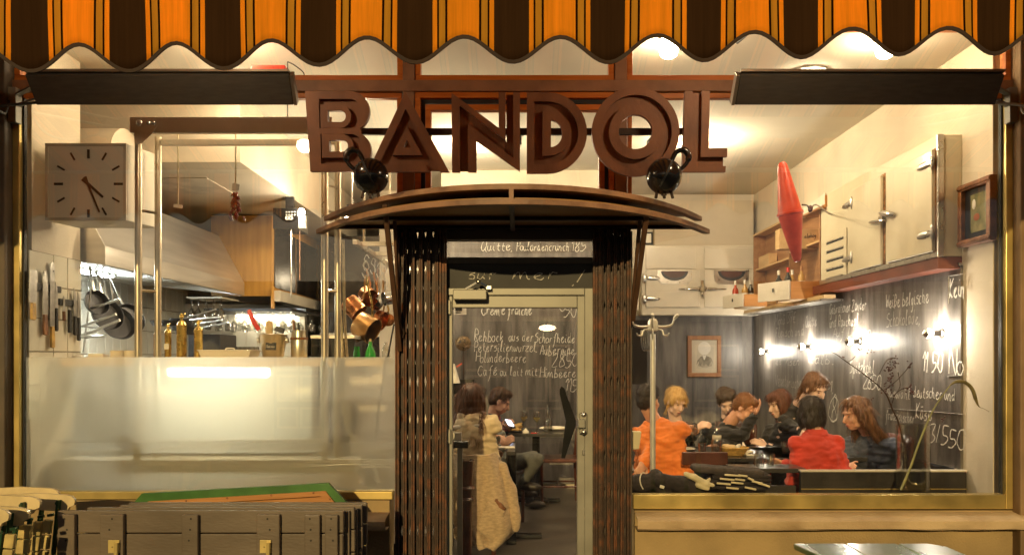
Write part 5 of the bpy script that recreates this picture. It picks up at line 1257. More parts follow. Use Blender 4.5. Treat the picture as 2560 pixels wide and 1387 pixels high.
# --- white fridge on the back wall
fr = thing('wall_fridge', 'wide white enamel fridge with two doors on the back wall', 'fridge', (2.3, 5.0, 2.2))
YF = 5.0; sF = S(YF)
def fx(px): return (px - VX) / sF
def fz(py): return HC + (VY - py) / sF
MB().box2((fx(1604), YF, fz(788)), (3.06, 5.249, fz(613))).build('body', m_whiteE, fr, bevel=.012)
for i, (a, b) in enumerate(((1614, 1748), (1760, 1886))):
    MB().box2((fx(a), YF - .03, fz(768)), (fx(b), YF - .002, fz(676))).build('door', m_whiteE, fr, bevel=.005)
    MB().box2((fx(a), YF - .02, fz(672)), (fx(b) - .05 * (1 - i), YF - .002, fz(620))).build('upper_panel', m_whiteE, fr, bevel=.005)
    h0 = (1642, 1728)[0] + i * 142; cxm = h0 + 43
    plate = [(fx(h0), fz(676)), (fx(h0 + 86), fz(676)), (fx(h0 + 86), fz(700)), (fx(h0 + 76), fz(711)), (fx(h0 + 10), fz(711)), (fx(h0), fz(700))]
    hole = [(fx(cxm - 34), fz(678.5)), (fx(cxm + 34), fz(678.5))] + [(fx(cxm) + (34 / sF) * math.cos(R(a_)), fz(678.5) - (24 / sF) * math.sin(R(a_))) for a_ in range(15, 180, 15)]
    me = shape([plate, hole], .006); me.transform(Matrix.Translation((0, YF - .037, 0))); link('window_plate', me, fr, m_steel)
    MB().box2((fx(h0 + 6), YF - .0325, fz(705)), (fx(h0 + 80), YF - .0305, fz(677.5))).build('window_inside', m_chairw, fr)
    MB().prism([(fx(cxm) + (34 / sF) * math.cos(R(a_)), fz(680) - (24 / sF) * math.sin(R(a_))) for a_ in range(0, 181, 15)] + [(fx(cxm) + (27 / sF) * math.cos(R(a_)), fz(680) - (15 / sF) * math.sin(R(a_))) for a_ in range(180, -1, -15)], (0, YF - .034, 0), (1, 0, 0), (0, 0, 1), .001).build('window_rim', m_pan, fr)
for py in (696, 747):
    c = Vector((fx(1620), YF - .035, fz(py))); MB().ell(c + Vector((-.05, 0, 0)), (.035, .018, .055)).ell(c + Vector((.05, -.004, 0)), (.10, .014, .028)).build('hinge', m_steel, fr, smooth=True)
for s_ in (-1, 1):
    c = Vector((fx(1754) + s_ * .11, YF - .045, fz(723))); MB().ell(c, (.10, .016, .02)).ell(c + Vector((s_ * .10, 0, .0)), (.10, .010, .010)).ell(c + Vector((-s_ * .07, 0, 0)), (.02, .02, .035)).build('latch', m_chrome, fr, smooth=True)
MB().ell((fx(1754), YF - .05, fz(736)), (.02, .02, .035)).box((fx(1754), YF - .035, fz(715)), (.03, .02, .14)).build('lock', m_chrome, fr, smooth=True)
struct('wall_panel', MB().box2((fx(1640), 5.1, fz(611)), (3.02, 5.249, fz(497))), m_white2)

# --- portrait
pt = thing('framed_portrait', 'framed drawing of a bust whose face is a blank white disc', 'picture', P(1761, 890, 5.2))
pa, pb = P(1719, 942, 5.18), P(1803, 839, 5.18)
mb = MB(); frame_bars(mb, pa.x, pb.x, pa.z, pb.z, .055, 5.17, 5.2); mb.build('frame', Mwood('portrait_frame', (.26, .10, .025), (.36, .16, .05), .4, 2), pt, bevel=.006)
MB().box2((pa.x + .05, 5.185, pa.z + .05), (pb.x - .05, 5.19, pb.z - .05)).build('paper', M('portrait_paper', (.62, .56, .44), .7, 0, .1, 4), pt)
m_ink = M('portrait_ink', (.28, .25, .20), .8, 0, .3, 12); m_ink2 = M('portrait_shade', (.45, .40, .32), .8, 0, .15, 10)
def pp(x, y): return ((x - VX) / S(5.18), HC + (VY - y) / S(5.18))
def flat(name, pts, mat, y): MB().prism([pp(*p) for p in pts], (0, y, 0), (1, 0, 0), (0, 0, 1), -.0008).build(name, mat, pt)
flat('coat_shape', [(1741, 912), (1744, 900), (1752, 891), (1761, 887), (1772, 891), (1780, 897), (1784, 912), (1779, 902), (1771, 915), (1758, 905), (1750, 915), (1747, 903)], m_ink, 5.1845)
flat('coat_shade', [(1745, 914), (1750, 893), (1762, 890), (1778, 893), (1781, 914), (1768, 918), (1757, 918)], m_ink2, 5.1848)
flat('shirt_shape', [(1756, 888), (1766, 888), (1761, 902)], m_porc, 5.184)
flat('tie_shape', [(1759, 899), (1763, 899), (1764, 912), (1760, 916), (1757, 911)], m_ink, 5.1835)
MB().prism([pp(1761 + 16 * math.cos(a), 870 + 16.5 * math.sin(a)) for a in [math.pi * 2 * i / 24 for i in range(24)]], (0, 5.181, 0), (1, 0, 0), (0, 0, 1), -.004).build('face_disc', M('blank_disc', (.80, .76, .68), .5, 0, .03, 3), pt)
# second picture edge seen beside the gate
t = tag(MB().box2(P(1588, 775, 4.6), P(1597, 665, 4.6) + Vector((0, .4, 0))).build('narrow_mirror', m_rackp, bevel=.004), 'narrow pale edge of a mirror beside the white fridge', 'mirror')
t = thing('framed_picture', 'small black framed picture above the fridge beside the canopy', 'picture', P(1622, 600, 5.2))
MB().box2(P(1612, 611, 5.22), P(1632, 580, 5.22) + Vector((0, .025, 0))).build('frame', m_blackm, t); MB().box2(P(1615, 607, 5.215), P(1628, 584, 5.215) + Vector((0, .003, 0))).build('print', m_porc, t)

# --- painting by the window
pw = thing('framed_painting', 'small dark painting with carved frame on the wall by the window', 'painting', (3.07, .2, 2.3))
XP = 3.055
def wp(px, py): Y = YX(px, XP); return (Y, HC + (VY - py) / S(Y))
ya, yb = YX(2402, XP), .03; zt_ = 2.70; zb_ = 2.265
zt_ = HC + (VY - 467) / S(ya); zb_ = HC + (VY - 620) / S(ya)
mb = MB()
mb.box2((3.03, yb, zb_), (3.079, ya, zb_ + .045)).box2((3.03, yb, zt_ - .045), (3.079, ya, zt_)).box2((3.03, ya - .045, zb_ + .045), (3.079, ya, zt_ - .045)).box2((3.03, yb, zb_ + .045), (3.079, yb + .045, zt_ - .045)); mb.build('frame', m_hw, pw, bevel=.004)
mb = MB()
for k in range(22):
    y = yb + .01 + (ya - yb - .02) * k / 21; mb.ell((3.028, y, zt_ - .022), (.008, .010, .016), 8, 5).ell((3.028, y, zb_ + .022), (.008, .010, .016), 8, 5)
mb.build('carving', m_hw, pw, smooth=True)
MB().box2((3.06, yb + .04, zb_ + .04), (3.07, ya - .04, zt_ - .04)).build('mount', m_pan, pw)
MB().box2((3.057, yb + .08, zb_ + .085), (3.0602, ya - .115, zt_ - .085)).build('canvas', M('painted_canvas', (.10, .11, .035), .5, 0, 0, 9, 0, 40, (.30, .26, .12)), pw)
MB().ell((3.055, ya - .155, (zb_ + zt_) / 2 + .06), (.004, .022, .035)).build('painted_egg', m_porc, pw, smooth=True)
MB().ell((3.0555, ya - .185, (zb_ + zt_) / 2 - .03), (.003, .035, .025)).build('painted_pot', M('painted_red', (.30, .09, .03), .5), pw, smooth=True)

# --- coat stand
m_stand = M('stand_metal', (.80, .77, .70), .32, .55, .06, 8)
cY_ = .56; c = P(1632, 800, cY_); cs = thing('coat_stand', 'chrome coat stand with curved hooks behind the window', 'coat stand', (c.x, cY_, 0))
MB().tube([(c.x, cY_, .02), (c.x, cY_, P(0, 835, cY_).z)], .020, 16).build('pole', m_stand, cs, smooth=True)
MB().lathe([(.001, 0), (.2, 0), (.2, .015), (.03, .03)], 24, Matrix.Translation((c.x, cY_, .0))).build('base', m_chrome, cs, smooth=True)
hz = P(0, 815, cY_).z; MB().lathe([(.026, -.035), (.036, -.03), (.038, .0), (.036, .03), (.025, .05), (.001, .055)], 18, Matrix.Translation((c.x, cY_, hz))).build('hub', m_stand, cs, smooth=True)
for k in range(6):
    a = k * math.pi / 3 + .35; d = Vector((math.cos(a), math.sin(a), 0)); o_ = Vector((c.x, cY_, hz))
    MB().tube(catm([o_ + d * .03, o_ + d * .10 + Z3 * -.005, o_ + d * .155 + Z3 * .01, o_ + d * .175 + Z3 * .055, o_ + d * .20 + Z3 * .075]), [.007] * 18 + [.011] * 7, 8).build('hook', m_stand, cs, smooth=True)
    MB().tube(catm([o_ + d * .03 + Z3 * -.02, o_ + d * .075 + Z3 * -.03, o_ + d * .09 + Z3 * -.065, o_ + d * .12 + Z3 * -.065, o_ + d * .13 + Z3 * -.05]), .005, 8).build('small_hook', m_stand, cs, smooth=True)
for k, px in enumerate((1606, 1611, 1616, 1621)):
    t = tag(MB().tube(catm([P(px - 4, 825, .62), P(px - 2, 860, .62), P(px + 3, 876, .62), P(px + 9, 868 - 3 * k, .62)]), .005, 6).build('coat_hanger', m_chrome, smooth=True), ['steel wire hanger on the coat stand, outermost', 'steel wire hanger on the coat stand, second one', 'steel wire hanger on the coat stand, third one', 'steel wire hanger on the coat stand, nearest the pole'][k], 'hanger', 'hangers on the coat stand')
t = tag(MB().add(*(lambda g: g)(([P(1578, 800, 2.6), P(1618, 800, 2.6), P(1618, 960, 2.6), P(1578, 960, 2.6)] + [P(1578, 800, 2.6) + Vector((0, .04, 0)), P(1618, 800, 2.6) + Vector((0, .04, 0)), P(1618, 960, 2.6) + Vector((0, .04, 0)), P(1578, 960, 2.6) + Vector((0, .04, 0))], [(0, 1, 2, 3), (4, 7, 6, 5), (0, 4, 5, 1), (1, 5, 6, 2), (2, 6, 7, 3), (3, 7, 4, 0)]))).build('dark_curtain', M('dark_curtain', (.018, .014, .012), .9)), 'dark curtain hanging behind the coat stand', 'curtain')

# --- bench along the window, tables, things on them
be = thing('window_bench', 'long low black bench back behind the dining room window', 'bench', (2, .4, 0))
zb1 = HC + (VY - 1176) / S(.38)
MB().box2((1.93, .36, .1), (3.07, .40, zb1)).build('backrest', m_bench, be, bevel=.004)
MB().box2((1.93, .352, zb1 - .004), (3.07, .408, zb1 + .006)).build('cap_rail', m_rackp, be)
MB().box2((1.93, .352, zb1 - .125), (3.07, .358, zb1 - .118)).build('brass_line', m_brass, be)
MB().box2((1.9, .41, .1), (3.05, .85, .45)).build('seat', m_bench, be, bevel=.02)
MB().box2((.73, .42, .1), (1.92, .46, .60)).build('low_backrest', m_bench, be, bevel=.004)
ld = tag(MB().box2((3.03, .44, .40), (3.062, 2.4, .425)).build('wall_rail', m_chrome, bevel=.006), 'bright steel rail along the foot of the long chalkboard', 'rail')
zr = HC + (VY - 1175) / S(.42); ld.location = (0, 0, zr - .412)

def table(x0, x1, y0_, y1_, z, lab, legx=None):
    t = thing('table', lab, 'table', ((x0 + x1) / 2, (y0_ + y1_) / 2, 0))
    MB().box2((x0, y0_, z - .03), (x1, y1_, z)).build('tabletop', m_tabl, t, bevel=.003)
    cx_, cy2 = (x0 + x1) / 2, (y0_ + y1_) / 2
    MB().tube([(cx_, cy2, .02), (cx_, cy2, z - .03)], .04, 12).build('column', m_black, t, smooth=True)
    MB().box((cx_, cy2, .02), (.5, .08, .03)).box((cx_, cy2, .0205), (.08, .5, .031)).build('foot', m_black, t, bevel=.005)
    return t
z1t = .72
table(P(1815, 0, .64).x, P(1815, 0, .64).x + .50, .42, .65, .72, 'dark table top right behind the bench back, beside the folded blankets')
table(P(1712, 0, 1.75).x, P(1712, 0, 1.75).x + .80, .97, 1.76, .72, 'dark table with the bread basket and water bottle')
table(1.95, 2.75, 1.0, 1.7, .72, 'dark table between the woman in red and the waitress')
table(-.13 + .03, P(1288, 0, 1.3).x, 1.15, 1.75, .75, 'small dark table in front of the woman in cream')
table(P(1268, 0, 3.0).x, P(1412, 0, 3.0).x, 2.75, 3.35, .73, 'dark table with two glasses of white wine by the menu board')
m_water = Mglass('water', (.88, .90, .88), .02, 0, .04, 1.33)
m_wine = M('white_wine', (.62, .52, .16), .1, 0, .05, 4, coat=.5)
def tumbler(loc, lab, r=.032, h=.09, fill=.4, inv=False):
    t = thing('water_glass', lab, 'glass', loc, group='water glasses'); mm = Matrix.Translation(loc) @ (Matrix.Rotation(math.pi, 4, 'X') @ Matrix.Translation((0, 0, -h)) if inv else Matrix())
    MB().lathe([(.001, .0), (r * .8, .0), (r, h), (r * .94, h), (r * .75, .012), (.001, .012)], 18, mm, False).build('body', m_gl, t, smooth=True)
    if fill: MB().lathe([(r * .74, .013), (r * (.75 + .2 * fill), h * fill), (.001, h * fill)], 16, mm).build('water', m_water, t, smooth=True)
def carafe(loc, lab, h=.27, r=.045, label=True):
    t = thing('water_bottle', lab, 'bottle', loc, group='clear water bottles'); mm = Matrix.Translation(loc)
    MB().lathe([(.001, 0), (r, 0), (r, h * .42), (r * .75, h * .56), (r * .36, h * .72), (r * .30, h), (r * .24, h), (r * .28, h * .72), (r * .68, h * .55), (r * .93, h * .41), (r * .9, .012)], 20, mm, False).build('body', m_gl, t, smooth=True)
    MB().lathe([(r * .88, .013), (r * .88, h * .24), (.001, h * .24)], 18, mm).build('water', m_water, t, smooth=True)
    if label: MB().lathe([(r * .80, h * .46), (r * .80, h * .60)], 14, mm, False).build('label', m_porc, t, smooth=True)
def wineglass(loc, lab, wine=True, grp='wine glasses on the tables', mat=None):
    t = thing('wine_glass', lab, 'wine glass', loc, group=grp); mm = Matrix.Translation(loc)
    MB().lathe([(.036, 0), (.034, .004), (.006, .008), (.005, .085), (.014, .095), (.040, .135), (.042, .160), (.034, .21), (.032, .21), (.040, .16), (.036, .134), (.001, .10)], 18, mm, False).build('bowl', m_gl, t, smooth=True)
    if wine: MB().lathe([(.002, .101), (.034, .134), (.0375, .150), (.001, .150)], 16, mm).build('wine', mat or m_wine, t, smooth=True)
def at(px, Y, z): return Vector((P(px, 0, Y).x, Y, z))
tumbler(at(1755, 1.1, .721), 'half full water glass on the table with the bread basket', .034, .10, .45)
carafe(at(1792, 1.12, .721), 'clear water bottle with a round label beside the bread basket')
wineglass(at(1733, 1.62, .721), 'empty wine glass held between the blonde guest and the man in orange', False)
wineglass(at(1722, 1.70, .73), 'empty wine glass beside the orange shirt', False)
t = thing('bread_basket', 'oval wicker bread basket with a white napkin', 'basket', at(1835, 1.15, .721))
m_wick = M('wicker', (.52, .33, .10), .6, 0, .3, 40, .5, 90, stretch=(1, 1, 4))
mm = Matrix.Translation(at(1835, 1.15, .721)) @ Matrix.Diagonal((1.3, .9, 1, 1))
for k in range(6): MB().lathe([(.055 + .006 * k, .011 * k), (.064 + .006 * k, .011 * k + .006), (.055 + .006 * k, .011 * k + .012)], 24, mm, False).build('wicker_band', m_wick, t, smooth=True)
MB().lathe([(.001, .002), (.055, .002), (.085, .06)], 24, mm, False).build('lining', m_wick, t, smooth=True)
me = blob([('e', at(1828, 1.15, .785), (.05, .05, .02)), ('e', at(1815, 1.18, .79), (.035, .03, .018))], .008, 2); link('bread', me, t, m_paleW)
me = blob([('c', at(1842, 1.11, .785), at(1850, 1.15, .80), .02, .012)], .006, 1, .006, 40); link('napkin', me, t, m_porc)
t = tag(link('napkin', blob([('c', at(1862, 1.2, .73), at(1858, 1.25, .81), .03, .008), ('e', at(1870, 1.2, .74), (.05, .03, .012))], .007, 1, .008, 30), None, m_white), 'crumpled white paper napkin standing beside the basket', 'napkin')
t = tag(MB().box(at(1880, 1.1, .728), (.10, .06, .012)).build('white_saucer', m_porc, bevel=.005), 'small white dish in front of the crumpled napkin', 'dish')
tumbler(at(1897, .52, .721), 'upturned water glass on the table behind the bench', .036, .11, 0, True)
tumbler(at(1925, .55, .721), 'small water glass by the hand of the woman in red', .034, .085, .35)
tumbler(at(1965, 1.2, .721), 'cream lit tumbler near the shoulder of the woman in red', .04, .10, .7)
t = tag(link('white_plate', MB().lathe([(.001, .0), (.05, 0), (.09, .012), (.088, .015), (.05, .004), (.001, .004)], 24, Matrix.Translation(at(1712, 1.5, .721)), False).mesh('white_plate'), None, m_porc, smooth=True), 'white plate half hidden by the orange shirt', 'plate')
# through the door
wineglass(at(1310, 3.0, .731), 'full glass of white wine beside the bread', True)
wineglass(at(1342, 2.92, .731), 'glass of white wine next to the carafe', True)
carafe(at(1370, 2.9, .731), 'clear water bottle behind the wine glasses', .28, .045, False)
t = tag(link('folded_napkin', blob([('e', at(1385, 3.1, .755), (.16, .08, .022))], .01, 2), None, m_white), 'white folded napkin lying on the table by the menu board', 'napkin')
t = thing('bread_plate', 'plate of yellow bread in front of the man with the phone', 'plate', at(1290, 2.95, .731))
link('plate', MB().lathe([(.001, 0), (.07, 0), (.11, .014), (.108, .018), (.07, .005), (.001, .005)], 22, Matrix.Translation(at(1290, 2.95, .731)), False).mesh('plate'), t, m_pan, smooth=True)
link('bread', blob([('c', at(1278, 2.93, .76), at(1302, 2.95, .79), .03, .02), ('e', at(1288, 2.9, .755), (.07, .04, .02)), ('c', at(1280, 2.95, .79), at(1305, 2.98, .815), .015, .010)], .008, 2, .004, 30), t, m_hy)
t = tag(link('salt_dish', MB().lathe([(.035, 0), (.03, .02), (.008, .04), (.001, .05)], 16, Matrix.Translation(at(1314, 2.85, .731))).mesh('salt_dish'), None, m_porc, smooth=True), 'little white covered dish beside the bread plate', 'dish')
t = tag(MB().box(at(1335, 2.8, .734), (.06, .03, .006)).build('red_card', m_red), 'little red card at the edge of the far table', 'card')
tumbler(at(1240, 1.35, .751), 'water glass on the small table next to the cream blouse', .032, .10, .3)
t = tag(MB().box(at(1262, 1.38, .756), (.16, .10, .008), (0, 0, .1)).build('folded_napkin', m_white, bevel=.003), 'flat white napkin on the small table', 'napkin')

def chair(x, y, rot, lab, grp=None, zs=.46, hb=.86):
    t = thing('chair', lab, 'chair', (x, y, 0), (0, 0, rot), grp)
    def loc(mb, nm, mat=m_chairw, **k): return mb.build(nm, mat, t, world=False, **k)
    loc(MB().box((0, 0, zs), (.40, .40, .035)), 'seat', bevel=.01)
    for sx in (-1, 1):
        loc(MB().tube([(sx * .17, .17, 0), (sx * .175, .175, zs - .01)], .016, 8), 'leg', smooth=True)
        loc(MB().tube([(sx * .17, -.20, 0), (sx * .18, -.18, zs), (sx * .18, -.22, hb)], .016, 8), 'leg', smooth=True)
    loc(MB().grid(lambda i, j: (-.19 + .38 * i, -.215 - .03 * math.sin(math.pi * i), hb - .18 + .2 * j), 9, 3), 'backrest', smooth='all').modifiers.new('thick', 'SOLIDIFY').thickness = .018
    loc(MB().tube([(-.17, -.18, .2), (-.17, .17, .2)], .01, 6).tube([(.17, -.18, .2), (.17, .17, .2)], .01, 6).tube([(-.17, 0, .2), (.17, 0, .2)], .01, 6), 'stretcher')
    return t
chair(P(1180, 0, 1.0).x, 1.02, 0, 'dark wooden chair under the beige knitted coat', hb=.72)
chair(P(1395, 0, 3.0).x, 2.95, R(90), 'dark reddish chair at the far table by the menu board')
chair(P(1240, 0, 3.0).x + .02, 2.95, R(-90), 'dark chair of the man looking at his phone')
chair(P(1255, 0, 1.9).x - .05, 2.0, R(-120), 'dark chair of the man in jeans')
chair(P(1690, 0, 2.15).x, 2.2, R(180), 'dark chair of the blonde woman')
chair(P(1800, 0, 2.1).x + .1, 2.15, R(150), 'dark chair of the man holding his head')
chair(P(1945, 0, 2.1).x + .05, 2.3, R(120), 'dark chair of the woman with the brown bob')
chair(P(2190, 0, 1.1).x, 1.15, R(90), 'dark chair of the woman in the navy jacket')
t = tag(MB().box2(P(1706, 1162, .9), P(1820, 1130, .9) + Vector((0, .04, 0))).build('chair_back_board', m_chairw, bevel=.006), 'dark red board under the table with the basket', 'board')

# --- folded blankets and bag on the bench end by the window
m_wool = M('dark_wool', (.030, .024, .024), .95, 0, .35, 40, .4, 160); m_woolg = M('grey_wool', (.060, .048, .046), .95, 0, .3, 40, .4, 160); m_ivory = M('ivory_cloth', (.66, .58, .38), .8, 0, .1, 10)
bl = thing('blanket_pile', 'pile of dark folded blankets with black and cream striped ends', 'blankets', P(1830, 1215, .2))
for k, (a, b, py, th, mt) in enumerate([(1735, 1905, 1172, .045, m_woolg), (1782, 1925, 1182, .035, m_wool), (1778, 1925, 1192, .03, m_wool), (1770, 1925, 1203, .03, m_wool), (1760, 1922, 1214, .035, m_wool)]):
    c0, c1 = P(a, py, .22), P(b, py + 10 - k, .22)
    me = blob([('c', c0 + Vector((.02, 0, 0)), c1, th * .6, th * .42), ('c', c0 + Vector((.02, .10, .0)), c1 + Vector((0, .10, 0)), th * .6, th * .5), ('c', c0 + Vector((.03, .05, .0)), c1 + Vector((0, .05, 0)), th * .6, th * .5)], .009, 3, .005, 14); link('blanket', me, bl, mt)
for k, (px, py, w) in enumerate([(1812, 1186, 40), (1846, 1187, 22), (1800, 1196, 36), (1838, 1197, 24), (1870, 1194, 14), (1792, 1207, 34), (1828, 1205, 30), (1880, 1202, 26), (1816, 1218, 30), (1862, 1217, 28), (1895, 1207, 22), (1908, 1210, 16)]):
    MB().tube([P(px, py, .12), P(px + w, py + (3 if px < 1860 else 6), .12)], .0065, 8).build('cream_stripe', m_ivory, bl, smooth=True)
t = tag(link('ivory_scarf', blob([('c', P(1716, 1185, .14), P(1735, 1192, .14), .018, .024), ('c', P(1735, 1192, .14), P(1765, 1208, .14), .024, .022), ('c', P(1765, 1208, .14), P(1782, 1212, .14), .014, .012), ('c', P(1765, 1205, .14), P(1775, 1196, .14), .014, .008), ('c', P(1745, 1212, .14), P(1768, 1220, .14), .020, .016)], .006, 2, .004, 20), None, m_ivory), 'cream cloth lying in front of the blankets', 'cloth')
t = tag(link('dark_bag', blob([('e', P(1605, 1205, .25), (.10, .06, .06)), ('c', P(1640, 1190, .25), P(1660, 1225, .25), .05, .05), ('c', P(1650, 1200, .2), P(1745, 1215, .25), .05, .06)], .012, 3, .008, 10), None, m_wool), 'black bag lying on the bench next to the pole', 'bag')
t = tag(MB().tube(catm([P(1604, 1182, .16), P(1600, 1195, .15), P(1602, 1210, .15), P(1608, 1222, .15)]), .004, 6).tube(catm([P(1606, 1180, .16), P(1613, 1182, .16)]), .004, 6).build('white_string', m_porc, smooth=True), 'thin white cord hanging over the black bag', 'cord')
t = tag(MB().box(P(1655, 1216, .15), (.03, .02, .02), (0, .3, 0)).build('silver_buckle', m_porc, bevel=.004), 'small pale buckle on the bag strap', 'buckle')
t = tag(MB().add([P(1562, 1078, .45), P(1604, 1078, .45), P(1598, 1122, .45), P(1566, 1126, .45)] + [P(1562, 1078, .45) + Vector((0, .06, 0)), P(1604, 1078, .45) + Vector((0, .06, 0)), P(1598, 1122, .45) + Vector((0, .06, 0)), P(1566, 1126, .45) + Vector((0, .06, 0))], [(0, 3, 2, 1), (4, 5, 6, 7), (0, 4, 7, 3), (1, 2, 6, 5), (0, 1, 5, 4), (3, 7, 6, 2)]).build('cream_holder', m_ivory, bevel=.006), 'cream plastic holder fixed beside the gate at the dining window', 'holder')

# --- vase with twig, bulrush leaf
m_twig = M('twig', (.045, .02, .012), .7, 0, .3, 20); m_berry = M('berries', (.06, .012, .010), .4)
vY = .30
vs1 = thing('glass_vase', 'tall clear glass vase on the window ledge', 'vase', P(2285, 1222, vY))
a, b = P(2243, 1060, vY), P(2322, 1215, vY); cxv = (a.x + b.x) / 2; rv = (b.x - a.x) / 2
mm = Matrix.Translation((cxv, vY, .60)); zv = a.z - .60
MB().lathe([(.001, 0), (rv, 0), (rv, zv), (rv - .006, zv), (rv - .006, .012), (.001, .012)], 24, mm, False).build('body', m_gl, vs1, smooth=True)
tw = thing('berry_twig', 'dark bare twig with clusters of small berries in the vase', 'twig', P(2260, 1150, vY))
main = catm([P(x, y, vY) for x, y in ((2270, 1170), (2264, 1130), (2247, 1058), (2232, 1025), (2210, 978), (2160, 935), (2118, 905), (2090, 885), (2070, 876))])
MB().tube(main, [.0065 - .0045 * i / len(main) for i in range(len(main))], 6).build('stem', m_twig, tw, smooth=True)
twigs = [[(2210, 975), (2240, 952), (2265, 925), (2276, 909)], [(2197, 938), (2208, 915), (2220, 898), (2240, 893)], [(2118, 905), (2130, 898), (2138, 890)], [(2232, 990), (2255, 972), (2280, 968)], [(2228, 1015), (2236, 990), (2250, 965), (2245, 930)]]
mb = MB()
for tp in twigs: mb.tube(catm([P(x, y, vY + rnd.uniform(-.05, .05)) for x, y in tp]), .0025, 5)
mb.build('side_twig', m_twig, tw)
mb = MB()
for cx_, cy2, n_, sp_ in [(2108, 890, 3, 5), (2147, 873, 5, 6), (2178, 877, 5, 8), (2225, 900, 6, 12), (2240, 895, 6, 8), (2274, 915, 9, 8), (2225, 945, 14, 12), (2222, 925, 14, 10), (2218, 965, 8, 10), (2270, 968, 10, 11), (2278, 980, 8, 6), (2215, 985, 6, 12), (2180, 995, 3, 6), (2356, 1045, 6, 10), (2232, 912, 8, 12)]:
    for _ in range(n_): mb.ell(P(cx_ + rnd.gauss(0, sp_ * .6), cy2 + rnd.gauss(0, sp_ * .6), vY + rnd.uniform(-.03, .03)), .0055, 7, 5)
mb.build('berry', m_berry, tw, smooth=True, kind='stuff')
rs_ = thing('bent_reed', 'long green stem with a bent drooping seed pod', 'plant', P(2255, 1222, .12))
st_ = catm([P(x, y, .12) for x, y in ((2252, 1224), (2275, 1170), (2300, 1100), (2330, 1030), (2355, 990), (2376, 962))])
MB().tube(st_, [.009 - .006 * i / len(st_) for i in range(len(st_))], 8).build('stem', M('reed_green', (.22, .21, .06), .5, 0, .3, 12), rs_, smooth=True)
pd = catm([P(x, y, .12) for x, y in ((2376, 962), (2390, 954), (2412, 955), (2430, 972), (2440, 1000), (2448, 1016), (2462, 1022), (2482, 1034))])
MB().tube(pd, [.004 + .008 * min(1, i / 8) if i < 24 else max(.0015, .012 - .0011 * (i - 22)) for i in range(len(pd))], 8).build('seed_pod', M('seed_pod', (.14, .11, .035), .6, 0, .4, 20), rs_, smooth=True)

# --- door view: console, umbrella stand, lamp, hydrangea, card
cn = thing('side_console', 'narrow steel framed stand with dark top just inside the door', 'stand', P(1140, 1387, .4))
MB().box2(P(1118, 1120, .38), P(1170, 1103, .38) + Vector((0, .28, 0))).build('top', m_black, cn, bevel=.004)
mb = MB()
for y_ in (.39, .64): mb.box2(P(1143, 1387, y_) * 1 + Vector((0, 0, -.3)), (P(1156, 0, y_).x, y_ + .02, P(0, 1118, .38).z))
mb.build('leg', m_alu, cn, bevel=.002)
t = tag(MB().box2(P(1128, 1106, .45), P(1154, 1081, .45) + Vector((0, .03, 0))).build('white_card_holder', m_white, bevel=.002), 'white printed card stack standing on the stand by the door', 'cards')
t = thing('umbrella_stand', 'dark red round umbrella stand beside the beige coat', 'umbrella stand', P(1166, 1380, .62))
cu = P(1164, 1150, .62); MB().lathe([(.045, -.40), (.05, -.2), (.058, -.02), (.064, 0), (.058, .004), (.050, -.02), (.045, -.3)], 20, Matrix.Translation(cu), False).build('body', m_chairw, t, smooth=True)
for k, dz in enumerate((-.21, -.29)): MB().lathe([(.055, dz), (.068, dz + .012), (.055, dz + .03)], 20, Matrix.Translation(cu), False).build('ring', m_chairw, t, smooth=True)
MB().tube([cu + Vector((0, 0, -.4)), Vector((cu.x, cu.y, .0))], .045, 14).build('foot', m_chairw, t, smooth=True)
t = thing('table_lamp', 'white cone shaped lamp shade behind the woman in cream', 'lamp', P(1130, 950, 1.9))
MB().lathe([(.095, 0), (.045, .17), (.042, .17), (.09, .002)], 20, Matrix.Translation(P(1124, 957, 1.9)), False).build('lamp_shade', M('lamp_shade', (.75, .72, .66), .8), t, smooth=True)
MB().tube([P(1124, 957, 1.9), Vector((P(1124, 0, 1.9).x, 1.9, .75))], .012, 8).build('stem', m_steel, t)
t = thing('dried_hydrangea', 'dried beige hydrangea head in front of the menu board', 'flower', P(1158, 860, 2.2))
mb = MB(); hc_ = P(1158, 858, 2.2)
for k in range(150):
    d = Vector((rnd.gauss(0, 1), rnd.gauss(0, 1), rnd.gauss(0, 1))).normalized(); p = hc_ + Vector((d.x * .068, d.y * .06, d.z * .062)); u = d.orthogonal().normalized(); v = d.cross(u); a0_ = rnd.random() * 3
    for q in range(4):
        a_ = a0_ + q * math.pi / 2; e = (u * math.cos(a_) + v * math.sin(a_)); f_ = (u * -math.sin(a_) + v * math.cos(a_)); mb.add([p, p + e * .012 + f_ * .008 + d * .004, p + e * .02 + d * .003, p + e * .012 - f_ * .008 + d * .004], [(0, 1, 2, 3)])
mb.build('petal_head', M('dried_petals', (.34, .24, .13), .8, 0, .5, 60), t, kind='stuff'); MB().tube([hc_, hc_ + Vector((0, .05, -.35))], .005, 6).build('stem', m_twig, t)
t = tag(MB().box2(hc_ + Vector((-.10, .0, -.9)), hc_ + Vector((.10, .12, -.33))).build('dark_cupboard', m_bench), 'dark cupboard top under the dried hydrangea', 'cupboard')
t = thing('wall_card', 'white printed card at the upper corner of the door glass', 'card', P(1150, 775, 2.4))
MB().box2(P(1134, 786, 2.4), P(1166, 764, 2.4) + Vector((0, .004, 0))).build('paper', m_white, t); MB().box2(P(1138, 777, 2.396), P(1154, 768, 2.396) + Vector((0, .003, 0))).build('print', m_pan, t); MB().box2(P(1138, 782, 2.396), P(1152, 780, 2.396) + Vector((0, .003, 0))).build('print_line', m_pan, t)
t = tag(MB().bar(P(1141, 917, 2.1), P(1155, 908, 2.1), .012, .012).build('red_pen', m_redp), 'little red and yellow pencil above the lamp shade', 'pencil')
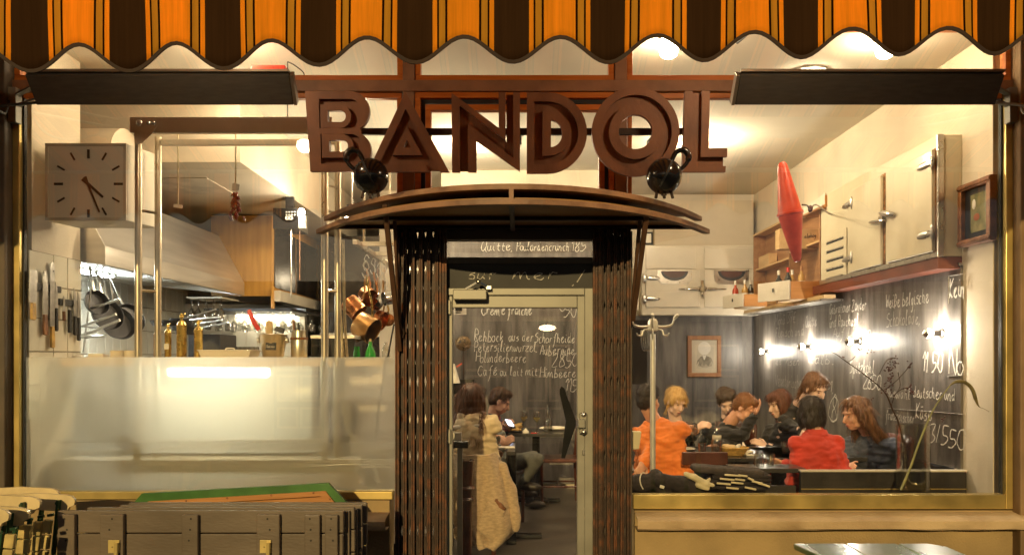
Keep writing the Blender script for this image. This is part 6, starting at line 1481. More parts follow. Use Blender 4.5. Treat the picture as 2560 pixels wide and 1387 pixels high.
# ================================================================== STREET FURNITURE IN FRONT
m_bw = M('brown_grey_boards', (.135, .105, .078), .42, 0, .16, 4, .12, 60, stretch=(.5, 1, 1.5)); m_screw = M('screw_hole', (.02, .015, .01), .7)
m_latch = M('yellow_latch', (.60, .47, .18), .4, .3, .1, 8)
def folded(Y, pl, pr, pyt, lab, front):
    s = S(Y); x0, x1 = P(pl, 0, Y).x, P(pr, 0, Y).x; zt_ = P(0, pyt, Y).z
    t = thing('folded_table', lab, 'folding table', ((x0 + x1) / 2, Y, -.12), group='brown folding tables leaning in a row')
    ph = 55 / S(-1.0) ; g = .006
    for k in range(6):
        za = zt_ - ph * k - g * k; 
        if za - ph < -.1: break
        MB().box2((x0 + rnd.uniform(-.003, .003), Y, za - ph), (x1 + rnd.uniform(-.003, .003), Y + .026, za)).build('plank', m_bw, t, bevel=.004)
    bat = [(152, 194), (257, 315), (460, 500), (646, 703), (765, 803)] if front else []
    k_ = S(-1.0)
    bl_ = [((a - VX) / k_, (b - VX) / k_) for a, b in bat] + ([] if front else []) + [(x1 - .085, x1 - .02)]
    if not front: bl_.append((x0 + .03, x0 + .10))
    for i, (a, b) in enumerate(bl_):
        MB().box2((a, Y - .030, -.05), (b, Y - .001, zt_ - .012 - rnd.uniform(0, .006))).build('batten', m_bw, t, bevel=.004)
        mb = MB()
        for q in range(3):
            c = Vector(((a + b) / 2 + rnd.uniform(-.012, .012), Y - .0305, zt_ - .035 - .055 * q)); mb.tube([c, c + Vector((0, .002, 0))], .0055, 8)
        mb.build('screw', m_screw, t)
    if front:
        for px in (285, 664):
            c = P(px, 1365, Y - .035); MB().box(c, (.058, .008, .066)).build('latch_plate', m_latch, t, bevel=.002); MB().tube([c + Vector((.018, -.012, .022)), c + Vector((.016, -.014, -.06))], .011, 8).build('latch_pin', m_latch, t, smooth=True)
            MB().tube([c + Vector((-.006, -.005, 0)), c + Vector((-.006, -.0045, -.001))], .004, 8).build('screw', m_screw, t)
    return t
folded(-1.00, 143, 857, 1276, 'front brown folding table with five battens and yellow latches', True)
folded(-.90, 218, 886, 1268, 'brown folding table directly behind the front one', False)
folded(-.80, 300, 905, 1262, 'brown folding table third in the leaning row', False)
folded(-.70, 320, 917, 1256, 'rearmost brown folding table in the leaning row', False)
# green table leaning upside against the window
gY = -.42; gt = thing('green_table', 'green table top with cut corners leaning behind the brown tables', 'table', P(600, 1300, gY))
m_gr = M('green_paint', (.035, .13, .018), .4, 0, .2, 8, .08, 40, coat=.2); m_or = Mwood('raw_orange_wood', (.36, .15, .035), (.48, .22, .06), .55, 0, 3)
def gq(x, y): return ((x - VX) / S(gY), HC + (VY - y) / S(gY))
outer = [(318, 1275), (354, 1233), (820, 1207), (872, 1262), (880, 1400), (310, 1420)]
inner = [(340, 1275), (366, 1254), (815, 1227), (850, 1268), (855, 1390), (335, 1410)]
me = shape([[gq(*p) for p in outer], [gq(*p) for p in inner]], .03); me.transform(Matrix.Translation((0, gY, 0))); link('rim', me, gt, m_gr, bevel=.003)
me = shape([[gq(*p) for p in inner]], .016); me.transform(Matrix.Translation((0, gY + .02, 0))); link('underside', me, gt, m_or)
a = [gq(352, 1262), gq(372, 1252), gq(812, 1226), gq(812, 1238), gq(420, 1262)]
me = shape([a], .022); me.transform(Matrix.Translation((0, gY - .012, 0))); link('batten', me, gt, m_or, bevel=.002)
me = shape([[gq(804, 1226), gq(815, 1226), gq(848, 1268), gq(848, 1300), gq(804, 1300)]], .022); me.transform(Matrix.Translation((0, gY - .0135, 0))); link('batten', me, gt, m_or, bevel=.002)
mb = MB()
for px, py in ((372, 1257), (468, 1250), (570, 1243), (680, 1236), (785, 1230), (826, 1246)):
    x, z = gq(px, py); mb.ell((x, gY - .014, z), (.006, .003, .006), 8, 5)
mb.build('nail', m_hw, gt)

# green garden table at the lower right
dt_ = thing('garden_table', 'green painted plank table top close to the camera', 'table', (1.5, -2.2, .60))
zt_ = .752; xs = [1.09, 1.285, 1.48, 1.675, 1.715]
ye = -1.875
m_gr2 = M('green_planks', (.05, .16, .025), .28, 0, .35, 5, .12, 40, (.22, .20, .10), (1, .25, 1), coat=.5)
for k in range(3):
    xa = 1.093 + .21 * k; pl_ = [(xa + .002, -2.6), (xa + .206, -2.6), (xa + .206, ye), (xa + .002, ye)]
    if k == 0: pl_ = [(xa + .14, -2.6), (xa + .206, -2.6), (xa + .206, ye), (xa + .002, ye), (xa + .0, ye - .02)]
    if k == 2: pl_ = [(xa + .002, -2.6), (xa + .19, -2.6), (xa + .17, ye - .05), (xa + .12, ye), (xa + .002, ye)]
    MB().prism(pl_, (0, 0, zt_ - .022 - .0004 * k), (1, 0, 0), (0, 1, 0), .022).build('plank', m_gr2, dt_, bevel=.004)
for sx in (1.28, 1.60):
    for sy_ in (-2.5, -2.0): MB().box2((sx - .02, sy_ - .02, -.12), (sx + .02, sy_ + .02, zt_ - .024)).build('leg', m_gr, dt_)

# stacked folding garden chairs at the lower left
m_cr = M('cream_slat', (.62, .50, .28), .42, 0, .14, 7, .06, 30, coat=.2); m_crd = M('worn_slat', (.46, .36, .14), .5, 0, .3, 10, .12, 40)
m_grn = M('green_iron', (.012, .055, .022), .4, .3, .25, 10, coat=.3)
def gchair(Y, prx, py, lab, sx0, seat_py, tilt_=0):
    """a folded slatted chair seen from behind and above: wide cream back rail on green irons, slats below"""
    s = S(Y); xr_ = P(prx, 0, Y).x; zt_ = P(0, py, Y).z; w = .42
    t = thing('folding_chair', lab, 'folding chair', (xr_ - w / 2, Y, -.12), group='cream folding garden chairs')
    h = .085
    prof = [(-w, -.0), (-w * .5, .012), (-.05, .004), (-.018, -.004), (0, -.022), (-.004, -.05), (-.03, -.062), (-.045, -h), (-w * .5, -h + .01), (-w, -h)]
    me = shape([[(xr_ + a, zt_ + b) for a, b in prof]], .02); me.transform(Matrix.Translation((0, Y, 0))); link('back_rail', me, t, m_cr, bevel=.006)
    for k, dx_ in enumerate((-.075, -w + .07)):
        x = xr_ + dx_; MB().bar((x, Y - .016, zt_ - .02), (x - .02, Y - .03, zt_ - .30), .012, .034, up=(0, 1, 0)).bar((x - .02, Y - .03, zt_ - .30), (x - .09, Y + .02, -.1), .012, .030, up=(0, 1, 0)).build('iron_frame', m_grn, t, bevel=.003)
        MB().ell((x - .004, Y - .028, zt_ - .035), (.010, .008, .010)).build('bolt', m_grn, t, smooth=True)
    if sx0:
        ys_ = Y - .12; ss = S(ys_)
        for k in range(7):
            za = HC + (VY - (seat_py + 38 * k)) / ss; xa = (sx0[0] - 5 * k - VX) / ss; xb = (sx0[1] - 5 * k - VX) / ss; hh_ = 33 / ss
            if za < .0: break
            q = [(xa, za - hh_), (xb - .004, za - hh_ - .004), (xb + .006, za), (xa + .010, za + .003)]
            MB().prism(q, (0, ys_, 0), (1, 0, 0), (0, 0, 1), -.022).build('slat', m_crd, t, bevel=.004)
        x = (sx0[0] - 6 - VX) / ss; za = HC + (VY - seat_py + 4) / ss
        MB().bar((x, ys_ + .01, za), (x - .09, ys_ + .01, za - .62), .02, .016, up=(0, 1, 0)).build('iron_frame', m_grn, t, bevel=.002)
        MB().bar((x + .03, ys_ + .03, za + .012), (x + .03 + (sx0[1] - sx0[0]) / ss * .6, ys_ + .03, za + .016), .02, .014).build('iron_link', m_grn, t, bevel=.002)
    return t
gchair(-.75, 147, 1222, 'cream folding chair at the back of the stack, tallest back rail', (103, 126), 1300)
gchair(-.86, 187, 1238, 'cream folding chair whose back rail reaches nearest the brown tables', (78, 101), 1304)
gchair(-1.05, 100, 1243, 'cream folding chair in the middle of the stack', (42, 75), 1312)
gchair(-1.25, 72, 1270, 'cream folding chair near the front of the stack', (6, 33), 1336)
gchair(-1.38, 22, 1273, 'front cream folding chair, cut off at the edge of the picture', 0, 0)
# ================================================================== PEOPLE
m_skin = M('skin', (.60, .33, .21), .5, 0, .08, 9, .04, 60); m_skin2 = M('pale_skin', (.74, .49, .37), .5, 0, .07, 9, .04, 60); m_skin3 = M('ruddy_skin', (.66, .35, .23), .5, 0, .10, 12, .05, 60)
m_eye = M('eye_dark', (.03, .02, .015), .25, 0, 0); m_lip = M('lips', (.42, .13, .10), .45, 0, .05)
m_jean = M('grey_jeans', (.085, .085, .075), .85, 0, .25, 14, .2, 200); m_trou = M('dark_trousers', (.02, .02, .024), .85, 0, .25, 14, .2, 120); m_shoe = M('shoe', (.02, .014, .010), .45)
def hair_mat(name, c1, c2): return M(name, c1, .42, 0, 0, 5, .55, 22, c2, (16, 16, 1.2), lo=.3, hi=.7, detail=6)
H_BROWN = hair_mat('brown_hair', (.045, .018, .008), (.17, .070, .03)); H_DARK = hair_mat('dark_hair', (.010, .006, .004), (.035, .02, .012)); H_BLOND = hair_mat('blonde_hair', (.46, .25, .07), (.72, .48, .18))
H_GING = hair_mat('ginger_hair', (.16, .06, .018), (.30, .125, .04)); H_RED = hair_mat('auburn_hair', (.07, .022, .010), (.20, .065, .025)); H_MID = hair_mat('light_brown_hair', (.10, .045, .018), (.28, .13, .06)); H_GREY = hair_mat('dark_brown_hair', (.035, .02, .012), (.10, .06, .035))
H_LIGHT = {}
for hm_, c_ in ((H_BROWN, (.20, .09, .04)), (H_DARK, (.05, .032, .022)), (H_BLOND, (.74, .52, .24)), (H_GING, (.40, .18, .06)), (H_RED, (.26, .09, .035)), (H_MID, (.36, .18, .09)), (H_GREY, (.14, .085, .05))): H_LIGHT[hm_.name] = M(hm_.name + '_light', c_, .35, 0, .15, 30)
def cloth(name, c, var=.12, rough=.8, bump=.6): return M(name, c, rough, 0, var, 7, bump, 20, sheen=.2, stretch=(1, 1, .6))
C_ORANGE = cloth('orange_cloth', (.72, .19, .028)); C_RED = cloth('red_cloth', (.50, .036, .016)); C_BLACK = cloth('black_cloth', (.016, .014, .014)); C_NAVY = cloth('navy_cloth', (.05, .06, .09)); C_CREAM = cloth('cream_cloth', (.68, .54, .34)); C_SAGE = cloth('grey_green_cloth', (.16, .165, .13))
def plaid():
    m = bpy.data.materials.new('plaid_cloth'); m.use_nodes = True; n = m.node_tree.nodes; l = m.node_tree.links; b = n['Principled BSDF']; b.inputs['Roughness'].default_value = .85
    tc = n.new('ShaderNodeTexCoord'); sp = n.new('ShaderNodeSeparateXYZ'); l.new(tc.outputs['Object'], sp.inputs[0]); prev = None
    base = n.new('ShaderNodeMix'); base.data_type = 'RGBA'; base.inputs[6].default_value = (.022, .028, .075, 1); base.inputs[7].default_value = (.30, .035, .02, 1)
    def stripes(sock, per, th):
        d = n.new('ShaderNodeMath'); d.operation = 'DIVIDE'; d.inputs[1].default_value = per; l.new(sock, d.inputs[0])
        f = n.new('ShaderNodeMath'); f.operation = 'FRACT'; l.new(d.outputs[0], f.inputs[0])
        g = n.new('ShaderNodeMath'); g.operation = 'LESS_THAN'; g.inputs[1].default_value = th; l.new(f.outputs[0], g.inputs[0]); return g.outputs[0]
    a = stripes(sp.outputs[2], .055, .42); c = stripes(sp.outputs[0], .055, .42); s_ = n.new('ShaderNodeMath'); s_.operation = 'ADD'; l.new(a, s_.inputs[0]); l.new(c, s_.inputs[1])
    h = n.new('ShaderNodeMath'); h.operation = 'MULTIPLY'; h.inputs[1].default_value = .5; l.new(s_.outputs[0], h.inputs[0]); l.new(h.outputs[0], base.inputs[0]); l.new(base.outputs[2], b.inputs['Base Color']); return m
C_PLAID = plaid()

def hand_prims(w, fd, pn, side, curl=.5, k=1.0):
    """palm, four unequal bent fingers and a thumb; fd = finger direction, pn = direction the palm faces"""
    fd = fd.normalized(); pn = (pn - fd * pn.dot(fd)).normalized(); ac = fd.cross(pn) * side
    pr = [('e', w + fd * .045 * k, (.040 * k, .052 * k, .016 * k), Matrix((ac, fd, pn)).transposed())]
    for i, (off, L) in enumerate(((-.030, .060), (-.010, .072), (.010, .078), (.029, .068))):
        b = w + fd * .088 * k + ac * off * k; d1 = (fd + pn * curl * .9).normalized(); d2 = (fd * (1 - curl) + pn * curl * 1.6).normalized()
        m_ = b + d1 * L * .5 * k; e = m_ + d2 * L * .5 * k
        pr += [('c', b - fd * .015, m_, .0095 * k, .0088 * k), ('c', m_, e, .0088 * k, .007 * k)]
    tb = w + fd * .025 * k + ac * .034 * k; tm = tb + (ac * .75 + fd * .6 + pn * .25).normalized() * .042 * k; te = tm + (fd + pn * curl * .8 + ac * .1).normalized() * .032 * k
    pr += [('c', tb, tm, .013 * k, .011 * k), ('c', tm, te, .011 * k, .008 * k)]
    return pr
def ik(s_, h, hint, a=.29, b=.26):
    d = h - s_; L = min(max(d.length, .08), a + b - .004); x = d.normalized(); t_ = (a * a - b * b + L * L) / (2 * L); r_ = math.sqrt(max(a * a - t_ * t_, 0))
    n_ = hint - x * hint.dot(x); n_.normalize(); return s_ + x * t_ + n_ * r_, s_ + x * L
def person(label, head, yaw, pitch=0, roll=0, nb=None, pel=None, byaw=None, hands=(None, None), hints=None, curl=.5, skin=None, hair=None, style='short', top=None, face=True,
           shw=.19, hs=1.0, legs=True, trousers=None, knees=None, feet=None, thick=1.0, neckline=0, palms=None, sleeves=1, collar=None, armk=.9, flare=0):
    skin = skin or m_skin; byaw = yaw if byaw is None else byaw
    hc = P(*head); nb = P(*nb) if nb else hc + Vector((0, 0, -.18)); pel = P(*pel) if pel else Vector((nb.x, nb.y, nb.z - .48))
    t = thing('person', label, 'person', (pel.x, pel.y, 0))
    rt = Euler((0, 0, 0)).to_matrix()
    # head frame: x = person's left seen from the front (picture right when facing us), y = forward, z = up
    f0 = Vector((math.sin(R(yaw)), -math.cos(R(yaw)), 0)); u0 = Z3; fw = (f0 * math.cos(R(pitch)) - u0 * math.sin(R(pitch))).normalized()
    sd_ = f0.cross(u0); up = sd_.cross(fw).normalized(); q = Matrix.Rotation(R(roll), 3, fw); sd_, up = q @ sd_, q @ up
    HM = Matrix((sd_, fw, up)).transposed()
    def h(x, y, z): return hc + (HM @ Vector((x, y, z))) * hs
    def e_(x, y, z, rx, ry, rz): return ('e', h(x, y, z), (rx * hs, ry * hs, rz * hs), HM)
    hp = [e_(0, -.012, .035, .074, .094, .086), e_(0, .028, -.035, .060, .066, .082), e_(0, .058, -.092, .030, .028, .024), ('c', h(0, .088, .008), h(0, .112, -.034), .010 * hs, .0145 * hs), e_(0, .078, .026, .052, .018, .012),
          e_(.034, .062, -.034, .026, .024, .026), e_(-.034, .062, -.034, .026, .024, .026), e_(0, .091, -.064, .022, .011, .008), e_(0, .086, -.076, .020, .011, .007), e_(.074, -.004, -.012, .010, .020, .031), e_(-.074, -.004, -.012, .010, .020, .031),
          e_(.04, .03, -.075, .02, .035, .022), e_(-.04, .03, -.075, .02, .035, .022)]
    hp += [('c', h(0, -.025, -.06), nb + Vector((0, 0, .0)), .054 * hs, .060)]
    bf = Vector((math.sin(R(byaw)), -math.cos(R(byaw)), 0)); bu = (nb - pel).normalized(); br = bf.cross(bu).normalized(); bf = bu.cross(br); BM = Matrix((br, bf, bu)).transposed(); T = (nb - pel).length
    sh = [nb - bu * .085 + br * shw * s_ for s_ in (-1, 1)]
    tors = [('c', sh[0], sh[1], .058, .058), ('e', nb - bu * .17, (.165, .105, .17), BM), ('e', pel.lerp(nb, .38), (.145, .10, .17), BM), ('e', pel, (.165, .12, .11), BM), ('c', nb - bu * .02, nb - bu * .11, .065, .115)]
    body = hp + [(p[0],) + ((p[1], p[2], p[3] * .9, p[4] * .9) if p[0] == 'c' else (p[1], tuple(x * .9 for x in p[2]), p[3])) for p in tors]
    k_ = thick
    shirt = [(p[0],) + ((p[1], p[2], p[3] * 1.08 * k_, p[4] * 1.08 * k_) if p[0] == 'c' else (p[1], tuple(x * 1.08 * k_ for x in p[2]), p[3])) for p in tors[:4]]
    if flare: shirt += [('c', nb - bu * .17 + br * .11 * s_, pel + br * .15 * s_ + bu * .04, .085, .10 * flare) for s_ in (-1, 1)] + [('e', pel.lerp(nb, .3), (.20, .12, .2), BM)]
    if not neckline: shirt.append(('c', nb - bu * .01, nb - bu * .08, .072, .10))
    for i, hd_pos in enumerate(hands):
        s_ = sh[i]
        if hd_pos is None:
            hd3 = s_ - bu * .42 + bf * .22 - br * (.02 if i else -.02)
        else: hd3 = P(*hd_pos)
        hint = Vector(hints[i]) if hints and hints[i] else (-Z3 + br * (.6 if i else -.6) - bf * .3)
        el, hd3 = ik(s_, hd3, hint)
        fd = (hd3 - el).normalized(); wr_ = hd3 - fd * .05
        body += [('c', s_, el, .045, .038), ('c', el, wr_, .038, .027)]
        pn = Vector(palms[i]) if palms and palms[i] else (-Z3 * .6 - br * (1 if i else -1))
        body += hand_prims(wr_, fd, pn, 1 if i else -1, curl)
        cuff = el.lerp(wr_, .95) if sleeves == 1 else el.lerp(wr_, .45)
        shirt += [('c', s_, el, .064 * k_ * armk, .054 * k_ * armk), ('c', el, cuff, .054 * k_ * armk, .042 * k_)]
    link('body', blob(body, .0078, 3), t, skin)
    link('shirt', blob(shirt, .010, 2, .017, 9, stretch=(1.2, 1.2, 2.6)), t, top)
    if collar: MB().lathe([(.075, -.02), (.068, .03), (.075, .032), (.09, -.01)], 20, Matrix.Translation(nb - bu * .01) @ bu.to_track_quat('Z', 'Y').to_matrix().to_4x4(), False).build('collar', collar, t, smooth=True)
    # face
    if face:
        for s_ in (-1, 1):
            MB().ell(h(.031 * s_, .083, .002), (.011 * hs, .006 * hs, .0035 * hs), 10, 6, HM).build('eye', m_eye, t, smooth=True)
            MB().ell(h(.032 * s_, .089, .025), (.019 * hs, .006 * hs, .003 * hs), 10, 6, HM).build('eyebrow', hair, t, smooth=True)
        MB().ell(h(0, .094, -.0675), (.022 * hs, .008 * hs, .008 * hs), 10, 6, HM).build('lips', m_lip, t, smooth=True)
    # hair
    hh = [e_(0, -.026, .046, .083, .098, .089), e_(0, -.055, .0, .074, .066, .080)]
    if style == 'short': hh += [e_(0, .035, .095, .06, .05, .036)]
    if style == 'messy': hh += [e_(0, .045, .098, .07, .06, .04), e_(.05, .0, .10, .04, .06, .04), e_(-.05, .01, .10, .045, .06, .04), e_(0, -.06, .10, .06, .05, .04), e_(.06, .02, .05, .028, .04, .04), e_(-.06, .02, .05, .028, .04, .04)]
    if style in ('long', 'longback'):
        for x in (-.078, -.05, -.02, .02, .05, .078):
            bk_ = -.05 - .04 * (1 - abs(x) / .08); e1 = h(x * 1.1, bk_, -.08); e2 = nb + br * x * 1.55 - bf * (.085) - bu * (.10 if style == 'long' else .03) + Vector((rnd.uniform(-.01, .01), 0, rnd.uniform(-.03, .01)))
            hh += [('c', h(x, bk_ * .9, .02), e1, .036, .036), ('c', e1, e2, .036, .020)]
        for s_ in (-1, 1): hh += [('c', h(.066 * s_, .03, .06), h(.080 * s_, .0, -.05), .024, .024), ('c', h(.080 * s_, .0, -.05), nb + br * .11 * s_ + bf * .02 - bu * .08, .026, .018)]
        hh += [e_(0, .03, .098, .066, .05, .034)]
    if style == 'bob': hh += [e_(.066, .0, -.02, .028, .06, .085), e_(-.066, .0, -.02, .028, .06, .085), e_(0, -.065, -.05, .075, .05, .075), e_(0, .052, .082, .066, .046, .036)]
    if style == 'bangs': hh += [e_(0, .060, .070, .054, .024, .028), e_(.066, .025, .035, .02, .04, .05), e_(-.066, .025, .035, .02, .04, .05), ('c', h(-.07, -.03, .0), h(-.085, -.02, -.16), .022, .010), ('c', h(.068, -.0, .0), h(.075, .0, -.10), .012, .006), e_(0, -.11, .04, .04, .045, .05), ('c', h(-.03, -.11, .02), h(-.07, -.10, -.15), .036, .014)]
    if style == 'ponytail': hh += [e_(0, .038, .092, .066, .05, .034), e_(.06, .0, .03, .02, .05, .05), e_(-.06, .0, .03, .02, .05, .05), ('c', h(0, -.11, -.01), h(.02, -.13, -.16), .034, .016)]
    hme = blob(hh, .0075, 2, .006, 26, stretch=(1.6, 1.6, .5)); link('hair', hme, t, hair)
    crown = h(0, -.03, .12); mb = MB(); nv = len(hme.vertices); SL = {'short': .026, 'messy': .045, 'long': .11, 'bob': .07, 'bangs': .07, 'ponytail': .07}[style]
    for _ in range(1500 if style in ('long', 'bob') else 1100):
        v_ = hme.vertices[rnd.randrange(nv)]; p = v_.co.copy(); n_ = v_.normal.copy(); g_ = (p - crown); g_ = g_.normalized() * .8 - Z3 * (.9 if style != 'ponytail' else .15) + (-fw * .5 if style in ('ponytail', 'short') else fw * 0)
        g_ = g_ + Vector((rnd.gauss(0, .16), rnd.gauss(0, .16), rnd.gauss(0, .1))); g_ = (g_ - n_ * g_.dot(n_))
        if g_.length < .1: continue
        g_.normalize(); sdv = g_.cross(n_) * (.0016 + .0022 * rnd.random()); L_ = SL * rnd.uniform(.5, 1.25); lift = .0045 + .007 * rnd.random(); vs = []
        for q_ in range(5):
            u_ = q_ / 4; c_ = p + n_ * (lift * math.sin(math.pi * min(1, .25 + u_ * .7)) - .012 * u_ * u_ * L_ / .08) + g_ * L_ * u_; w_ = sdv * (1 - u_ * .8); vs += [c_ + w_, c_ - w_]
        mb.cur = rnd.randrange(2); mb.add(vs, [(2 * i, 2 * i + 1, 2 * i + 3, 2 * i + 2) for i in range(4)])
    mb.build('hair_strands', [hair, H_LIGHT.get(hair.name) or hair], t, kind='stuff')
    if legs:
        tm_ = trousers or m_trou
        for i, s_ in enumerate((-1, 1)):
            hip = pel + br * .085 * s_ - bu * .03; flat = Vector((math.sin(R(byaw)), -math.cos(R(byaw)), 0))
            kn = P(*knees[i]) if knees else Vector((hip.x, hip.y, max(hip.z - .03, .47))) + flat * .42 + br * .03 * s_
            ft = P(*feet[i]) if feet else Vector((kn.x, kn.y, .08)) - flat * .03
            if legs == 'stand': kn = Vector((hip.x, hip.y, .48)) + flat * .03; ft = Vector((hip.x, hip.y, .08))
            link('trouser_leg', blob([('c', hip, kn, .085, .062), ('c', kn, ft, .060, .044)], .014, 3, .006, 9), t, tm_)
            MB().ell(ft + flat * .06 + Vector((0, 0, -.035)), (.042, .11, .042), 12, 8, Matrix.Rotation(math.atan2(flat.y, flat.x) - math.pi / 2, 3, 'Z')).build('shoe', m_shoe, t, smooth=True)
    return t

person('person in an orange shirt seen from behind next to the chrome pole, head half hidden', (1622, 1000, 1.28), 138, 5, 0, nb=(1640, 1058, 1.3), pel=(1662, 1215, 1.2), byaw=155, hands=((1738, 1075, 1.65), (1606, 1165, 1.0)), hints=((1, .2, -1), (-1, 0, -.6)), hair=H_DARK, style='short', top=C_ORANGE, face=False, shw=.20, thick=1.2, curl=.6, skin=m_skin3, armk=.85, flare=1.1)
person('blonde person with a fringe and black top looking down at the table', (1690, 1004, 2.15), 22, 22, -6, nb=(1690, 1052, 2.2), pel=(1695, 1190, 2.2), byaw=10, hands=((1712, 1062, 1.75), (1750, 1066, 1.75)), hair=H_BLOND, style='bangs', top=C_BLACK, skin=m_skin2, neckline=1, shw=.165, curl=.7)
person('dark haired person half hidden behind the man holding his head', (1816, 1006, 2.65), -8, 25, 10, nb=(1818, 1050, 2.72), pel=(1822, 1190, 2.7), hair=H_GREY, style='messy', top=C_BLACK, skin=m_skin2)
person('ginger haired person in black bending over the table with one hand at the forehead', (1862, 1020, 2.0), 48, 36, -4, nb=(1822, 1060, 2.12), pel=(1790, 1190, 2.2), byaw=25, hands=((1770, 1120, 1.75), (1893, 1026, 1.86)), hints=((-1, -.3, -1), (1, -.2, -.9)), palms=((0, 0, -1), (-.7, .3, .2)), hair=H_GING, style='short', top=C_BLACK, skin=m_skin3, curl=.35, shw=.2)
person('person with a reddish brown bob in profile, black jacket open over white', (1948, 1010, 2.1), -72, 14, 6, nb=(1962, 1060, 2.15), pel=(1965, 1190, 2.2), byaw=-55, hands=((1905, 1110, 1.9), (1912, 1118, 2.0)), hair=H_RED, style='bob', top=C_BLACK, skin=m_skin2, neckline=1, shw=.17)
person('standing person in black with tied back brown hair leaning over the table', (2038, 970, 1.72), 22, 26, 4, nb=(1998, 1010, 2.0), pel=(1968, 1100, 2.45), byaw=28, hands=((2010, 1108, 1.55), (2098, 1112, 1.5)), hair=H_MID, style='ponytail', top=C_BLACK, skin=m_skin2, legs='stand', shw=.2)
person('person in a bright red jacket seen from behind at the window', (2028, 1034, .80), 172, 8, 0, nb=(2040, 1082, .72), pel=(2050, 1215, .66), byaw=178, hands=((2090, 1175, 1.0), (1948, 1158, .95)), hints=((.25, -.3, -1), (-.25, -.3, -1)), hair=H_DARK, style='bob', top=C_RED, face=False, shw=.145, thick=1.04, flare=1.0, collar=C_RED)
person('person with long light brown hair in a navy jacket, in profile facing left', (2140, 1034, 1.0), -80, 14, 0, nb=(2176, 1086, 1.08), pel=(2196, 1222, 1.1), byaw=-62, hands=((2105, 1168, 1.2), (2120, 1165, .85)), hair=H_MID, style='long', top=C_NAVY, skin=m_skin3, thick=1.08, flare=1.0)
# through the door
w_ = person('person with long wavy auburn hair in a cream blouse seen from behind', (1176, 1000, 1.08), 176, 2, 0, nb=(1172, 1036, 1.02), pel=(1180, 1172, 1.05), byaw=172, hands=((1228, 1128, 1.4), (1140, 1130, 1.4)), hair=hair_mat('wavy_auburn_hair', (.07, .024, .010), (.24, .095, .04)), style='long', top=C_CREAM, face=False, thick=1.16, shw=.185, flare=.9)
nbw = P(1172, 1040, 1.0)
link('scarf', blob([('c', nbw + Vector((-.065, -.02, .0)), nbw + Vector((.065, -.02, .0)), .034, .034), ('c', nbw + Vector((-.07, -.03, -.025)), nbw + Vector((.07, -.03, -.03)), .026, .026), ('c', nbw + Vector((-.05, .03, .03)), nbw + Vector((.05, .03, .03)), .04, .04)], .01, 2, .008, 18), w_, cloth('grey_scarf', (.34, .27, .19)))
link('white_collar', blob([('c', nbw + Vector((-.15, -.06, -.085)), nbw + Vector((.09, -.07, -.065)), .020, .016)], .008, 2), w_, m_white)
pm = person('person in a plaid shirt looking down at a phone in profile', (1250, 1002, 2.75), 88, 28, 0, nb=(1232, 1042, 2.78), pel=(1232, 1165, 2.85), byaw=80, hands=((1272, 1068, 2.6), (1268, 1066, 2.75)), hints=((-.5, -.2, -1), (-.5, .2, -1)), hair=hair_mat('short_brown_hair', (.05, .022, .01), (.13, .06, .028)), style='short', top=C_PLAID, curl=.8)
t = thing('phone', 'small lit phone held by the man in the plaid shirt', 'phone', P(1277, 1059, 2.55))
MB().box(P(1276, 1060, 2.56), (.075, .014, .12), (R(-60), R(10), R(30))).build('case', m_black, t, bevel=.003); MB().box(P(1274, 1056, 2.552), (.062, .002, .10), (R(-60), R(10), R(30))).build('screen', Mlamp('phone_lit', (.8, .8, 1), 5), t)
person('person in a grey green sweater and grey jeans, mostly hidden behind the cream blouse', (1192, 1000, 2.0), 150, 10, 0, nb=(1205, 1045, 2.0), pel=(1235, 1155, 2.05), byaw=75, hands=((1268, 1106, 1.55), (1262, 1110, 1.62)), hints=((.2, -.6, -1), (-.3, .2, -1)), hair=H_GREY, style='short', top=C_SAGE, face=False, trousers=m_jean, knees=((1345, 1148, 1.85), (1335, 1142, 2.2)), feet=((1308, 1205, 1.9), (1300, 1222, 2.3)), curl=.6, thick=1.05)

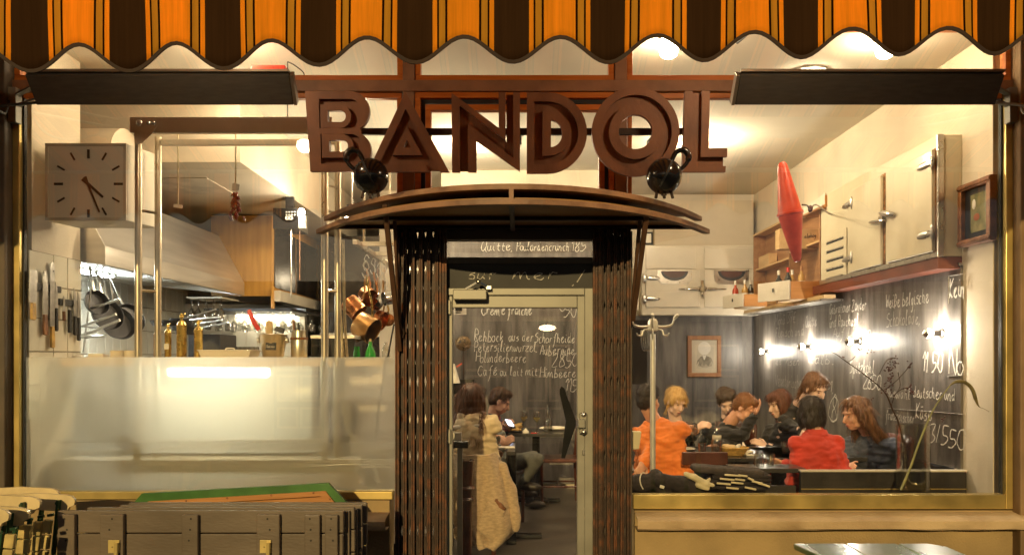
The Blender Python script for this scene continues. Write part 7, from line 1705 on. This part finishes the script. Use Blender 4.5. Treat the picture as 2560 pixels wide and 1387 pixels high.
# beige knitted coat hung over the chair
m_knit = M('beige_knit', (.56, .41, .255), .95, 0, .16, 30, .6, 75, stretch=(1, 1, 2.6), sheen=.3)
cX = .78
def cp(px, py, Y): return P(px, py, Y)
coat = thing('knitted_coat', 'beige knitted coat hanging over the chair back, with a patch pocket', 'coat', P(1200, 1360, .78))
prof = [(1128, 1238, 1128), (1150, 1252, 1132), (1180, 1256, 1165), (1210, 1268, 1200), (1210, 1275, 1235), (1205, 1281, 1270), (1200, 1288, 1300), (1215, 1286, 1325), (1235, 1272, 1345), (1245, 1258, 1362)]
rows = [(1134, 1120, 1234), (1150, 1120, 1240), (1175, 1120, 1252), (1200, 1120, 1266), (1230, 1118, 1274), (1260, 1120, 1281), (1290, 1126, 1289), (1312, 1140, 1291), (1330, 1162, 1284), (1348, 1180, 1268), (1366, 1198, 1240)]
def coatf(i, j):
    k = j * (len(rows) - 1); a = int(min(k, len(rows) - 2)); fr_ = k - a; r0, r1 = rows[a], rows[a + 1]
    py = r0[0] + (r1[0] - r0[0]) * fr_; l_ = r0[1] + (r1[1] - r0[1]) * fr_; rr_ = r0[2] + (r1[2] - r0[2]) * fr_
    px = l_ + (rr_ - l_) * i; p = P(px, py, .76)
    p.y += -.05 * math.sin(math.pi * i) + .045 * math.sin(13 * i + 2.2 * j + 2 * noise.noise(Vector((i * 2, j * 2, 5)))) * (.25 + .75 * j) + .03 * noise.noise(Vector((i * 3, j * 3, 0))) + .06 * max(0, i - .85) / .15
    return p
o = MB().grid(coatf, 48, 56).build('coat_body', m_knit, coat, smooth='all'); sd = o.modifiers.new('thick', 'SOLIDIFY'); sd.thickness = .022; sd.offset = -1
def pocketf(i, j):
    a, b, c, d = (1222, 1250), (1262, 1275), (1190, 1322), (1236, 1352)
    x = (a[0] * (1 - i) + b[0] * i) * (1 - j) + (c[0] * (1 - i) + d[0] * i) * j; y = (a[1] * (1 - i) + b[1] * i) * (1 - j) + (c[1] * (1 - i) + d[1] * i) * j
    p = P(x, y, .70); p.y += -.012 * math.sin(math.pi * i) - .012 * (1 - j); return p
o = MB().grid(pocketf, 12, 12).build('pocket', m_knit, coat, smooth='all'); sd = o.modifiers.new('thick', 'SOLIDIFY'); sd.thickness = .014
link('pocket_lining', blob([('c', P(1226, 1254, .685), P(1240, 1250, .685), .010, .014), ('c', P(1240, 1252, .685), P(1262, 1270, .685), .014, .012), ('c', P(1238, 1262, .685), P(1258, 1272, .685), .012, .012)], .005, 1, .004, 40), coat, m_hw)
link('sleeve', blob([('c', P(1256, 1165, .80), P(1276, 1230, .80), .035, .05), ('c', P(1276, 1230, .80), P(1288, 1295, .78), .05, .045), ('c', P(1288, 1295, .78), P(1290, 1318, .77), .045, .035)], .011, 2, .010, 12), coat, m_knit)
link('hem_fur', blob([('c', P(1150, 1330, .72), P(1175, 1345, .72), .06, .05), ('c', P(1175, 1345, .72), P(1215, 1362, .72), .05, .03)], .011, 2, .012, 30), coat, m_knit)

bpy.data.scenes.remove(TMP)
